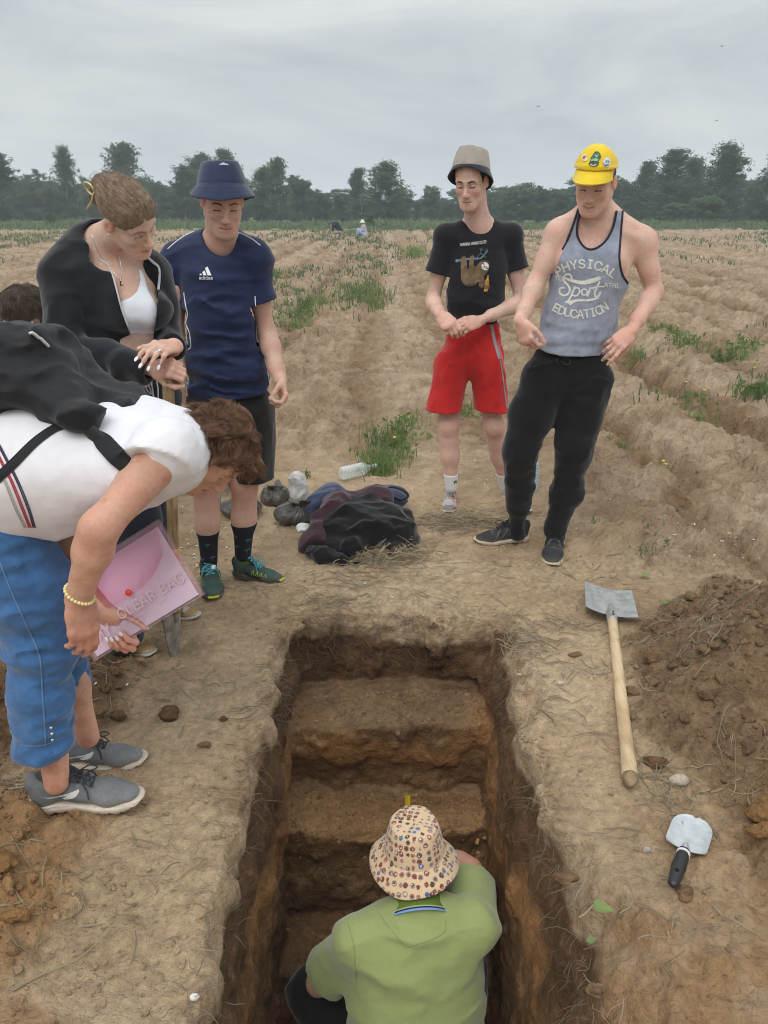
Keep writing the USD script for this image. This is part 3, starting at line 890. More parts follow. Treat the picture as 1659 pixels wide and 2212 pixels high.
class Head:
    def __init__(self, o, R, s=1.0, wide=1.0, jaw=1.0, female=False, nose=1.0, skin=(0.50, 0.33, 0.25), hair=(0.05, 0.035, 0.025), brow=0.8, blush=0.5, stubble=0.0, smile=0.0, open_eye=0.0, age=0.0):
        self.__dict__.update(locals())
        self.o = np.asarray(o, float)

    def w(self, x, y, z):
        return self.o + self.R @ (V(x * self.wide, y, z) * self.s)

    def local(self, P):
        q = (P - self.o) @ self.R / self.s
        q[:, 0] /= self.wide
        return q

    def build(self, S):
        R, s, w = self.R, self.s, self.w
        E = lambda c, r, k, op=1, Rx=None: S.ell(w(*c), np.array(r) * s * V(self.wide, 1, 1), R if Rx is None else R @ Rx, k * s, op)
        C = lambda a, b, ra, rb, k, op=1: S.cap(w(*a), w(*b), np.array(ra) * s, np.array(rb) * s, R[:, 0], k * s, op)
        j = self.jaw
        E((0, -0.018, 0.045), (0.073, 0.094, 0.080), 0.02)
        E((0, 0.030, 0.042), (0.061, 0.057, 0.060), 0.03)
        E((0, 0.034, -0.022), (0.057, 0.056, 0.074), 0.03)
        for m in (-1, 1):
            C((m * 0.050 * j, -0.004, -0.050), (m * 0.021, 0.066, -0.097), 0.021 * j, 0.018, 0.045)
            E((m * 0.042, 0.057, -0.022), (0.021, 0.021, 0.020), 0.02)
            C((m * 0.012, 0.0835, 0.023), (m * 0.046, 0.066, 0.022), 0.009, 0.009, 0.018)
        E((0, 0.078, -0.100), (0.020 * j, 0.017, 0.016), 0.022)
        E((0, 0.073, -0.066), (0.027, 0.022, 0.026), 0.02)
        n = self.nose
        C((0, 0.0845, 0.012), (0, 0.104 + 0.004 * n, -0.028), 0.0075, 0.0105, 0.013)
        E((0, 0.107 + 0.006 * (n - 1), -0.033), (0.0115, 0.0115, 0.0105), 0.008)
        for m in (-1, 1):
            E((m * 0.0125, 0.0975, -0.0365), (0.0075, 0.0095, 0.0075), 0.007)
            E((m * 0.0062, 0.1045, -0.0445), (0.0038, 0.005, 0.0038), 0.003, -1)
            E((m * 0.031, 0.0985, 0.0045), (0.019, 0.0185, 0.0125), 0.015, -1)
            E((m * 0.031, 0.0725, 0.003), (0.0145, 0.0128, 0.0108), 0.005)
            C((m * 0.020, 0.0845, -0.0035), (m * 0.042, 0.0785, -0.003), 0.0016, 0.0014, 0.004, -1)
        sm = 0.004 * self.smile
        for m in (-1, 1):
            C((0, 0.0945, -0.0635), (m * 0.0225, 0.0835, -0.0675 + sm), 0.0052, 0.0026, 0.005)
            C((0, 0.0940, -0.0735), (m * 0.0185, 0.0845, -0.0715 + sm), 0.0064, 0.0030, 0.005)
            C((0, 0.1015, -0.0687), (m * 0.0225, 0.0890, -0.0690 + sm), 0.0030, 0.0026, 0.004, -1)
            if self.age:
                C((m * 0.017, 0.096, -0.037), (m * 0.030, 0.086, -0.060), 0.0022, 0.002, 0.006, -1)
            t = math.radians(m * 14)
            Rx = np.array([[math.cos(t), -math.sin(t), 0], [math.sin(t), math.cos(t), 0], [0, 0, 1.0]]) @ rot((1, 0, 0), -12)
            E((m * 0.0765, -0.014, -0.006), (0.0085, 0.0185, 0.031), 0.008, 1, Rx)
            E((m * 0.0865, -0.008, -0.006), (0.0075, 0.0105, 0.0175), 0.005, -1, Rx)
        C((0, -0.030, -0.03), (0, -0.035, -0.09), 0.050 if self.female else 0.055, 0.050 if self.female else 0.056, 0.03)

    def color(self, P, c):
        """Skin colours of the face, with eye socket shade painted in, in the head's own coordinates."""
        q = self.local(P)
        x, y, z = np.abs(q[:, 0]), q[:, 1], q[:, 2]
        near = (np.abs(q) < V(0.11, 0.14, 0.15)).all(1)
        front = sstep(0.03, 0.06, y) * near
        g = lambda cx, cy, rx, ry: np.exp(-(((x - cx) / rx) ** 2 + ((z - cy) / ry) ** 2))
        red = V(0.62, 0.26, 0.20) * (np.mean(self.skin) / 0.36)
        c = lerp(c, red, (self.blush * 0.20 * front * (g(0.042, -0.03, 0.018, 0.018) + 0.9 * g(0, -0.035, 0.014, 0.012)))[:, None])
        c = lerp(c, red, (0.35 * near * sstep(0.070, 0.078, x) * (np.abs(z) < 0.05) * (np.abs(y + 0.012) < 0.035))[:, None])
        lip = V(0.44, 0.19, 0.165) * (np.mean(self.skin) / 0.36)
        zl = -0.0685 + 0.004 * self.smile * (x / 0.022) ** 2
        ml = front * sstep(0.0245, 0.018, x) * (sstep(0.0085, 0.0055, np.abs(z - zl + 0.0008)))
        c = lerp(c, lip, (0.72 * ml)[:, None])
        c = lerp(c, V(0.16, 0.06, 0.05), (0.75 * front * sstep(0.025, 0.02, x) * sstep(0.0019, 0.0009, np.abs(z - zl)))[:, None])
        zb = 0.0235 + 0.0035 * np.sin(np.clip((x - 0.012) / 0.036, 0, 1) * 2.4) - 0.006 * sstep(0.038, 0.052, x)
        mb = front * sstep(0.010, 0.015, x) * sstep(0.053, 0.045, x) * sstep(0.0062, 0.0030, np.abs(z - zb) * (1 + 0.5 * sstep(0.03, 0.05, x)))
        c = lerp(c, np.asarray(self.hair) * 0.8, (self.brow * mb)[:, None])
        ze = -0.0035 + 0.0015 * np.sin(np.clip((x - 0.018) / 0.026, 0, 1) * 3.1)
        me = front * sstep(0.0165, 0.0185, x) * sstep(0.046, 0.043, x)
        c = lerp(c, V(0.03, 0.02, 0.015), (0.92 * me * sstep(0.0042, 0.0020, np.abs(z - ze)))[:, None])
        c = lerp(c, np.asarray(self.skin) * V(0.72, 0.62, 0.62), (0.4 * front * g(0.031, 0.010, 0.017, 0.005))[:, None])  # eyelid crease darkened: socket shade put into the skin colour
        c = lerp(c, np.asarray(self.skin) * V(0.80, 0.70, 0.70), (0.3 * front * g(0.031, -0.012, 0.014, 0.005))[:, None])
        if self.stubble:
            ms = near * sstep(-0.03, -0.06, z) * sstep(-0.01, 0.02, y) * (1 - ml)
            c = lerp(c, np.asarray(self.skin) * V(0.62, 0.6, 0.62), (self.stubble * ms)[:, None])
        return c


def hand(S, wr, f, n, side, s=1.0, curls=((20, 30, 20),) * 4, spread=4.0, thumb=((0.45, 0.75, 0.35), (0.75, 0.5, 0.3), (0.9, 0.3, 0.2)), k=0.004, tips=None):
    """A hand from the wrist: f towards the knuckles, n out of the back of the hand, side +1/-1 = thumb on f x n or opposite.
    curls: bend of the three joints of index, middle, ring and little finger; thumb: three directions as (f, thumb side, palm)."""
    f = unit(f); n = unit(np.asarray(n, float) - f * (np.asarray(n, float) @ f))
    u = np.cross(f, n) * side
    wr = np.asarray(wr, float)
    P = lambda a, b, c: wr + (f * a + u * b + n * c) * s
    S.cap(P(-0.01, 0, 0), P(0.035, 0.002, 0), np.array((0.026, 0.018)) * s, np.array((0.035, 0.016)) * s, u, 0.012 * s)
    S.cap(P(0.03, 0.001, 0.0), P(0.078, 0.0, 0.002), np.array((0.036, 0.0155)) * s, np.array((0.038, 0.0125)) * s, u, 0.01 * s)
    base = [(0.086, 0.0275), (0.090, 0.0095), (0.086, -0.0085), (0.078, -0.0255)]
    ln = [(0.043, 0.025, 0.021), (0.047, 0.029, 0.022), (0.043, 0.027, 0.022), (0.034, 0.020, 0.019)]
    rd = [0.0094, 0.0096, 0.0090, 0.0080]
    out = []
    for i in range(4):
        p = P(base[i][0], base[i][1], 0.002)
        S.ell(p - f * 0.004 * s + n * 0.001, rd[i] * 1.12 * s, None, 0.008 * s)
        ang = 0
        sp = math.radians(spread * (1.5 - i))
        d0 = unit(f * math.cos(sp) + u * math.sin(sp))
        chain = [p]
        for j in range(3):
            ang += math.radians(curls[i][j])
            d = d0 * math.cos(ang) - n * math.sin(ang)
            q = p + d * ln[i][j] * s
            S.cap(p, q, rd[i] * (1 - 0.08 * j) * s, rd[i] * (0.92 - 0.09 * j) * s, u, (0.009 if j == 0 else k) * s)
            p = q; chain.append(p)
        out.append((np.array(chain), d, unit(n * math.cos(ang) + d0 * math.sin(ang)), rd[i] * s))
    p = P(0.022, 0.024, -0.006)
    S.ell(P(0.036, 0.022, -0.008), np.array((0.026, 0.017, 0.015)) * s, np.stack([f, u, n], 1), 0.012 * s)
    chain = [p]
    for j, (L, r) in enumerate(((0.044, 0.0135), (0.033, 0.0108), (0.026, 0.0096))):
        a = thumb[j]
        d = unit(f * a[0] + u * a[1] - n * a[2])
        q = p + d * L * s
        S.cap(p, q, r * s, r * 0.86 * s, n, (0.012 if j == 0 else k) * s)
        p = q; chain.append(p)
    nn = unit(np.cross(d, np.cross(n, d) + 1e-6))
    out.append((np.array(chain), d, nn, 0.0088 * s))
    return out


def nails(fingers, mat, parent, off, idx=range(5), s=1.0, length=0.012):
    ms = []
    for i in idx:
        ch, d, nn, r = fingers[i]
        c = ch[-1] + nn * r * 0.62 + d * r * 0.25
        m = trimesh.creation.icosphere(2)
        v = np.array(m.vertices) * V(0.0052, length * 0.55, 0.0022) * s
        F = np.stack([np.cross(d, nn), d, nn], 1)
        ms.append((v @ F.T + c, np.array(m.faces)))
    for m in ms:
        obj("fingernail", m, mat, parent, off=off)


def arm(S, sh, el, wr, k=1.0, top=0.048):
    b = unit(unit(el - sh) - unit(wr - el) + V(0, 0.05, 0))                       # the point of the elbow
    S.cap(sh, el, top * k, 0.035 * k, None, 0.03)
    S.ell(lerp(sh, el, 0.48) - b * 0.012, V(0.040, 0.040, 0.075) * k, frame(el - sh, (1, 0, 0)), 0.03)
    S.ell(el + b * 0.010, 0.027 * k, None, 0.02)
    m = lerp(el, wr, 0.26)
    s = unit(np.cross(wr - el, b))
    S.cap(el, m, 0.034 * k, 0.0385 * k, None, 0.03)
    S.cap(m, lerp(el, wr, 0.72), 0.0385 * k, 0.029 * k, None, 0.03); S.cap(lerp(el, wr, 0.72), wr, (0.030 * k, 0.026 * k), (0.028 * k, 0.021 * k), s, 0.03)


def leg(S, hip, kn, an, k=1.0, back=(0, 1, 0), calf=1.0):
    S.cap(hip, kn, 0.085 * k, 0.055 * k, None, 0.04)
    b = unit(back)
    m = lerp(kn, an, 0.30)
    S.cap(kn, lerp(kn, an, 0.5) + b * 0.004, 0.050 * k, 0.048 * k * calf, None, 0.04)
    S.ell(m + b * 0.018, V(0.047, 0.05, 0.115) * k * calf, frame(kn - an, (1, 0, 0)), 0.04)
    S.cap(lerp(kn, an, 0.5), an, 0.046 * k * calf, 0.034 * k, None, 0.04)
    S.ell(kn - b * 0.022, V(0.036, 0.03, 0.045) * k, None, 0.04)


def fold(amp, size, tile=T3S, off=0.0, where=None):
    def fn(P, d):
        return d + (amp * n3(P, size, tile, off) * (1 if where is None else where(P))).astype(np.float32)
    return fn


def ridges(amp, size, off=0.0, where=None):
    """Sharp creases: ridged noise pushed outwards."""
    def fn(P, d):
        r = 1 - np.abs(n3(P, size, T3S, off))
        return d - (amp * np.clip(r, -0.6, 1) * (1 if where is None else where(P))).astype(np.float32)
    return fn


def creases(amp, size, off=0.0, where=None, width=1.25):
    """Thin sharp creases in cloth."""
    def fn(P, d):
        q = P + 0.03 * n3(P, 0.6, T3S, off + 0.4)[:, None]
        r = np.clip(1 - np.abs(n3(q, size, T3S, off)) * width, 0, 1) ** 1.1
        r = r * np.clip(0.6 + 0.6 * n3(P, np.asarray(size) * 1.9, T3S, off + 0.2), 0, 1.3)
        return d - (0.7 * amp * r * (1 if where is None else where(P))).astype(np.float32)
    return fn


def cuff(S, end, d, r, depth=0.05, wall=0.013, over=1.5):
    """Cuts a sleeve or trouser leg off flat at end (d along the limb) and hollows it."""
    d = unit(d); R = np.max(r) * over; end = np.asarray(end, float)

    def fn(P, dd):
        q = P - end
        t = q @ d
        rad = np.sqrt(np.maximum((q * q).sum(1) - t * t, 0))
        m = (rad < R) & (t > -depth * 2.2) & (t < R * 1.6)
        if m.any():
            x, tt = dd[m], t[m].astype(np.float32)
            x = np.maximum(x, -(x + wall + np.maximum(-tt - depth, 0) * 0.9))
            dd[m] = np.maximum(x, tt)
        return dd
    S.final.append(fn)


def poly_cut(pts):
    """For Solid.final: keeps what lies inside the outline pts, traced in the 1659-wide picture from the camera's place."""
    p = np.asarray(pts, float)
    q = np.roll(p, -1, 0)

    def fn(P, d):
        m = d < 0.06
        if not m.any():
            return d
        r = P[m].astype(float) - CAM
        w = r @ FWD
        x = np.stack([829.5 + 1659 * r[:, 0] / w, 1106 - 1659 * (r @ UPV) / w], 1)
        best = np.full(len(x), 9e3); ins = np.zeros(len(x), bool)
        for a, b in zip(p, q):
            e = b - a
            t = np.clip(((x - a) @ e) / max(e @ e, 1e-12), 0, 1)
            best = np.minimum(best, np.linalg.norm(x - a - t[:, None] * e, axis=1))
            c = (a[1] > x[:, 1]) != (b[1] > x[:, 1])
            with np.errstate(all="ignore"):
                ins ^= c & (x[:, 0] < (b[0] - a[0]) * (x[:, 1] - a[1]) / (b[1] - a[1] + 1e-15) + a[0])
        d[m] = np.maximum(d[m], (np.where(ins, -best, best) * w / 1659).astype(np.float32))
        return d
    return fn


def shell(wall):
    """For Solid.final: only a skin of this thickness is left."""
    return lambda P, d: np.maximum(d, -(d + wall))


def skin_mesh(S, h, boxes=(), hide=(), hide_by=0.006):
    """(vertices, triangles, normals): coarse everywhere, fine in the boxes, nothing where clothes hide it."""
    parts = []

    def piece(lo, hi, hh, drop_boxes):
        v, f = nets(S, lo, hi, hh)
        n = meshkit.arrays((v, f), True)[2]
        return v, f, n
    lo, hi = S.bounds(0.02)
    v, f, n = piece(lo, hi, h, boxes)
    drop = np.zeros(len(f), bool)
    for a, b, _ in boxes:
        drop |= ((v[f] > np.asarray(a) + h * 0.8) & (v[f] < np.asarray(b) - h * 0.8)).all((1, 2))
    parts.append((v, f[~drop], n))
    for i, (a, b, hh) in enumerate(boxes):
        v, f, n = piece(np.asarray(a) - 4 * hh, np.asarray(b) + 4 * hh, hh, ())
        m = ((v[f] > a) & (v[f] < b)).all((1, 2))
        for a2, b2, _ in boxes[:i]:
            m &= ~((v[f] > np.asarray(a2) + hh) & (v[f] < np.asarray(b2) - hh)).all((1, 2))
        parts.append((v, f[m], n))
    o, V_, F_, N_ = 0, [], [], []
    for v, f, n in parts:
        V_.append(v); F_.append(f + o); N_.append(n); o += len(v)
    v, f, n = np.vstack(V_), np.vstack(F_), np.vstack(N_)
    if hide:
        c = v[f].mean(1).astype(np.float32)
        keep = np.ones(len(f), bool)
        for H in hide:
            keep &= H(c) > -hide_by
        f = f[keep]
    used = np.unique(f)
    re_ = np.full(len(v), -1); re_[used] = np.arange(len(used))
    return v[used], re_[f], n[used]


def box(c, r, h):
    c = np.asarray(c, float)
    return c - r, c + r, h


def skin_color(v, skin, heads=(), tan=0.0, red=(), seed=0.0):
    c = np.tile(np.asarray(skin, float), (len(v), 1))
    n = n3(v, 0.22, off=seed)[:, None]
    c = c * (1 + 0.055 * n) * (1 + V(0.005, -0.03, -0.03) * n3(v, 0.09, off=seed + 0.3)[:, None])
    for p, r, a in red:
        c = lerp(c, np.asarray(skin) * V(1.02, 0.70, 0.66), (a * np.exp(-((np.linalg.norm(v - p, axis=1) / r) ** 2)))[:, None])
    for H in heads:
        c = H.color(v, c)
    return np.clip(c, 0.005, 1)


M_skin = colored("skin", rough=0.55, noise=90.0, amount=0.11, bump=0.0007, bscale=700.0, spec=0.35, sss=0.12, sss_scale=0.006)
M_nail = plain("pale_nail", (0.75, 0.68, 0.66), 0.25, 200, 0.02, spec=0.5)


# ------------------------------------------------------------------ shoes
def shoe(parent, off, heel, toe, z=0.0, side=1, wide=1.0, upper=None, sole=None, lace=None, opening=None, style="runner", paint=None, accents=None, tip=None, h=0.0035, tilt=0.0, tongue_mat=None):
    """A trainer from heel to toe on the ground (upper > laces, tongue; sole). side = +1 when the foot's inner edge is on the left of its direction."""
    heel, toe = V(heel[0], heel[1], z), V(toe[0], toe[1], z)
    L = np.linalg.norm(toe - heel); x = (toe - heel) / L; y = np.cross((0, 0, 1), x)
    if tilt:
        x = unit(x + V(0, 0, tilt))
    F = np.stack([x, y, np.cross(x, y)], 1)
    s = L / 0.29
    T = lambda p: heel + (np.atleast_2d(p) * s) @ F.T
    W = wide
    # sole: circles along the foot
    cl = [(0.036, 0.0, 0.033 * W), (0.075, 0.003 * side, 0.029 * W), (0.125, 0.006 * side, 0.030 * W), (0.185, 0.004 * side, 0.044 * W), (0.225, 0.001 * side, 0.043 * W), (0.256, -0.001 * side, 0.033 * W)]

    def foot2d(P, grow):
        d = np.full(len(P), 9.0)
        for (a, b, r), (a2, b2, r2) in zip(cl[:-1], cl[1:]):
            p, q = V(a, b), V(a2, b2)
            t = np.clip(((P[:, :2] - p) @ (q - p)) / ((q - p) @ (q - p)), 0, 1)
            d = np.minimum(d, np.linalg.norm(P[:, :2] - p - t[:, None] * (q - p), axis=1) - (r + (r2 - r) * t))
        return d - grow

    def sole_f(P):
        Q = np.asarray(P, float)
        top = 0.030 - 0.010 * sstep(0.05, 0.16, Q[:, 0]) + 0.006 * sstep(0.2, 0.285, Q[:, 0]) + 0.004 * sstep(0.03, 0.0, Q[:, 0])
        bot = 0.022 * sstep(0.225, 0.30, Q[:, 0]) ** 1.5 + 0.010 * sstep(0.03, -0.005, Q[:, 0]) + 0.0035 * (np.abs(((Q[:, 0] * 36 + 0.3 * Q[:, 2] * 40) % 1) - 0.5) < 0.13) * (Q[:, 2] < 0.02)
        d2 = foot2d(Q, 0.004 - 0.10 * np.abs(Q[:, 2] - 0.014)) + 0.0012 * np.sin(Q[:, 2] * 700) * (Q[:, 2] > 0.012)
        return -smin(-d2, -np.maximum(Q[:, 2] - top, bot - Q[:, 2]), 0.006).astype(np.float32)

    sv, sf = nets(lambda P: sole_f(P), (-0.015, -0.065, -0.005), (0.31, 0.065, 0.055), h)
    U = Solid(0.03)
    U.cap((0.040, 0, 0.025), (0.044, 0, 0.078), (0.028 * W, 0.030), (0.030 * W, 0.033), (0, 1, 0))
    U.cap((0.045, 0.001 * side, 0.055), (0.135, 0.004 * side, 0.062), (0.030 * W, 0.03), (0.030 * W, 0.024), (0, 1, 0))
    U.cap((0.13, 0.004 * side, 0.050), (0.205, 0.003 * side, 0.034), (0.036 * W, 0.030), (0.040 * W, 0.020), (0, 1, 0))
    U.cap((0.205, 0.003 * side, 0.032), (0.252, 0.0, 0.030), (0.041 * W, 0.020), (0.031 * W, 0.017), (0, 1, 0))
    U.ell((0.072, 0, 0.118), (0.047, 0.0255 * W, 0.040), None, 0.008, -1)
    U.ell((0.013, 0, 0.088), (0.014, 0.022, 0.022), None, 0.02)
    U.post = [lambda P, d: np.maximum(d, 0.016 - P[:, 2]).astype(np.float32)]
    uv_, uf = nets(U, (-0.02, -0.07, 0.005), (0.31, 0.07, 0.125), h)
    col = np.tile(np.asarray(upper, float), (len(uv_), 1))
    if paint:
        col = paint(uv_, col, side)
    n = n3(uv_, 0.12, off=0.3)[:, None]
    col = col * (1 + 0.08 * n)
    dust = sstep(0.045, 0.02, uv_[:, 2])[:, None] * 0.35
    col = lerp(col, V(0.30, 0.22, 0.14), dust)
    up = obj("shoe", (T(uv_), uf), M_shoe, parent, col=col, off=off)
    sc = np.tile(np.asarray(sole, float), (len(sv), 1)) * (1 + 0.06 * n3(sv, 0.1)[:, None])
    sc = lerp(sc, V(0.28, 0.20, 0.125), (0.55 * sstep(0.018, 0.003, sv[:, 2]) + 0.25 * np.clip(n3(sv, 0.15, off=0.2), 0, 1))[:, None])
    if tip is not None:
        sc = lerp(sc, np.asarray(tip), (sstep(0.266, 0.274, sv[:, 0]) * (np.abs(sv[:, 1]) < 0.022))[:, None])
    obj("sole", (T(sv), sf), M_shoe, up, col=sc, off=off)
    # tongue and laces
    tg = Solid(0.01)
    tg.cap((0.150, 0.004 * side, 0.072), (0.098, 0.002 * side, 0.116), (0.022, 0.006), (0.026, 0.007), (0, 1, 0))
    tv, tf = nets(tg, (0.05, -0.05, 0.05), (0.2, 0.05, 0.14), 0.003)
    obj("tongue", (T(tv), tf), tongue_mat or lace, up, off=off)
    pts = []
    rows = 5
    for i in range(rows):
        xx = 0.118 + 0.019 * i
        for m in (-1, 1):
            pts.append((xx, m * 0.019 * W, 0.2))
    P = np.array(pts)
    lm = []
    up_f = lambda q: np.minimum(U(q), tg(q))
    for i in range(rows):
        a, b = P[2 * i], P[2 * i + 1]
        segs = [(a, b)]
        if i < rows - 1:
            segs += [(a, P[2 * i + 3]), (b, P[2 * i + 2])]
        for u_, w_ in segs:
            q = lerp(u_, w_, np.linspace(0, 1, 9)[:, None])
            q = land(up_f, q - V(0, 0, 0.02), (0.25, 0, 1), 0.05, 0.0022)
            lm.append(tube(T(q), 0.0021 * s, 5))
    c0 = P[0] * V(1, 0, 0)
    for m in (-1, 1):
        for dx, ln in ((0.02, 0.045), (0.0, 0.03)):
            q = spline([(0.120, 0, 0.098), (0.135 + dx, m * 0.022, 0.108), (0.150 + dx, m * 0.036, 0.088), (0.14 + dx * 0.5, m * 0.02, 0.088)] if dx else [(0.120, 0, 0.098), (0.14, m * 0.02, 0.096), (0.158, m * 0.034, 0.074), (0.163, m * 0.043, 0.052)], 10)
            lm.append(tube(T(q), 0.002 * s, 5))
    obj("laces", cat(*lm), lace, up, off=off)
    if accents:
        for nm, sh2, ax, mm in accents:
            v2, f2 = sh2
            for m in (-1, 1):
                q = np.column_stack([v2[:, 0], np.zeros(len(v2)), v2[:, 1]])
                q = land(U, q, (0, m, 0.35), 0.09, 0.0012)
                obj(nm, (T(q), f2), mm, up, off=off)
    return up


M_shoe = colored("shoe_fabric", rough=0.8, noise=120.0, amount=0.16, bump=0.0009, bscale=600.0, spec=0.2)


# ------------------------------------------------------------------ hair
def strands(roots, d0, length, n, flow, solid, lift=0.004, wave=0.0, seed=0, stiff=0.75):
    """Hair: from the roots along flow(points, directions), kept just above the solid."""
    g = np.random.default_rng(seed)
    p = np.array(roots, float); d = np.array(d0, float)
    out = [p.copy()]
    lf = lift * (0.3 + 1.4 * g.random(len(p)))
    step = (np.broadcast_to(length, len(p)) / (n - 1))[:, None]
    ph = g.random(3) * 5
    for i in range(n - 1):
        fl = flow(p, d)
        d = d * stiff + fl * (1 - stiff)
        if wave:
            w = np.stack([n3(p, 0.07, T3S, ph[a]) for a in range(3)], 1)
            d = d + wave * w
        d /= np.maximum(np.linalg.norm(d, axis=1, keepdims=True), 1e-9)
        p = p + d * step
        e = 0.004
        dist = solid(p.astype(np.float32))
        gr = np.stack([solid((p + e * np.eye(3)[a]).astype(np.float32)) - dist for a in range(3)], 1)
        gr /= np.maximum(np.linalg.norm(gr, axis=1, keepdims=True), 1e-9)
        p = p + gr * np.clip(lf - dist, 0, 0.03)[:, None]
        out.append(p.copy())
    return np.stack(out, 1)


def scatter(mesh, n, seed, where=None):
    """n random points and normals on a mesh."""
    v, f = mesh
    tri = v[f]
    nr = np.cross(tri[:, 1] - tri[:, 0], tri[:, 2] - tri[:, 0])
    a = np.linalg.norm(nr, axis=1)
    if where is not None:
        a = a * where(tri.mean(1))
    g = np.random.default_rng(seed)
    i = g.choice(len(f), n, p=a / a.sum())
    r = g.random((n, 2)); m = r.sum(1) > 1; r[m] = 1 - r[m]
    p = tri[i, 0] + r[:, :1] * (tri[i, 1] - tri[i, 0]) + r[:, 1:] * (tri[i, 2] - tri[i, 0])
    return p, nr[i] / np.maximum(np.linalg.norm(nr[i], axis=1, keepdims=True), 1e-12)


def hair_mat(name, color):
    c = np.array(color, float)
    return mat(name, {"hi": ("hair_info", {}), "g": ("geometry", {}), "n": ("noise_texture", {"scale": 55.0, "detail": 3.0}),
                      "r": ("rgb_ramp", {"ramp": [(0.25, c * 0.5), (0.5, c), (0.8, c * 1.75)]}),
                      "p": ("principled_bsdf", {"roughness": 0.48, "specular_ior_level": 0.3})},
               [("g.position", "n.vector"), ("n.fac", "r.fac"), ("r.color", "p.base_color")])


# ------------------------------------------------------------------ hats
def lathe_hat(prof, wob, n=72, R=None, o=None, s=1.0):
    """Revolves (radius, z) points; wob(theta, t, r, z) -> (r, z) shapes each ring; oval 1 : 1.18."""
    th = np.linspace(0, 2 * np.pi, n, endpoint=False)
    prof = np.asarray(prof, float)
    k = len(prof)
    T, K = np.meshgrid(th, np.arange(k), indexing="ij")
    r, z = prof[K, 0], prof[K, 1]
    r, z = wob(T, K / (k - 1), r, z)
    v = np.stack([np.cos(T) * r, np.sin(T) * r * 1.17, z], -1).reshape(-1, 3) * s
    f = grid_faces(n, k)
    last = np.stack([np.arange(k - 1) + (n - 1) * k, np.arange(k - 1), np.arange(1, k), np.arange(1, k) + (n - 1) * k], 1)
    f = np.vstack([f, last])
    return v @ R.T + o, f


def bucket_hat(parent, off, Hd, mat, under, crown_r=0.098, crown_h=0.10, brim=0.055, drop=0.05, base=0.045, tiltx=0.0, wobble=0.004, seed=0.0, flip=0.0, top_r=0.076, logo=None, band=None, yoff=-0.016):
    """A bucket hat on the head (crown > brim)."""
    R = Hd.R @ rot((1, 0, 0), tiltx)
    o = Hd.w(0, yoff, base)
    wv = lambda T, q: np.sin(T * 2 + seed * 9 + q) + 0.6 * np.sin(T * 3 + seed * 17 - q) + 0.35 * np.sin(T * 7 + seed * 31 + 2 * q)
    W = lambda T, t, r, z: (r + wobble * wv(T, 3 * t) * (1.05 - t), z + 0.6 * wobble * wv(T, 1.0 + t) * (1.05 - t))
    top = [(1e-3, crown_h), (top_r * 0.5, crown_h * 0.998), (top_r * 0.86, crown_h * 0.97), (top_r, crown_h * 0.92), (lerp(top_r, crown_r, 0.35), crown_h * 0.72), (lerp(top_r, crown_r, 0.7), crown_h * 0.4), (crown_r * 0.985, crown_h * 0.12), (crown_r, 0.0)]
    pr = spline(np.array([(a, 0, b) for a, b in top]), 26)[:, [0, 2]]
    cr = lathe_hat(pr, W, R=R, o=o)
    c = obj("hat", cr, mat, parent, off=off)
    nb = 14
    t = np.linspace(0, 1, nb)
    prof = np.column_stack([crown_r - 0.002 + brim * t, 0.002 - drop * (t ** 1.15)])
    prof = np.vstack([prof, prof[::-1] + V(-0.001, -0.0035)])

    def WB(T, tt, r, z):
        g = (r - crown_r) / brim
        front = np.exp(-((((T - np.pi / 2 + np.pi) % (2 * np.pi)) - np.pi) / 1.25) ** 2)
        z = z + flip * front * g * (1.0) + 0.010 * np.cos(2 * T + seed) * g + wobble * 1.3 * wv(T, 0.7) * g
        z = z + 0.0009 * np.sin(g * 26) * (g > 0.1)
        return r - 0.2 * np.abs(flip) * front * g, z
    br = lathe_hat(prof, WB, R=R, o=o)
    nbv = len(prof)
    obj("brim", br, mat if under is None else under, c, off=off)
    return c, R, o
# ------------------------------------------------------------------ the man in the navy football shirt
def gz(x, y):
    return float(ground_h(np.array([float(x)]), np.array([float(y)]))[0])


def person(label, base):
    return thing("person", label, "person", base)


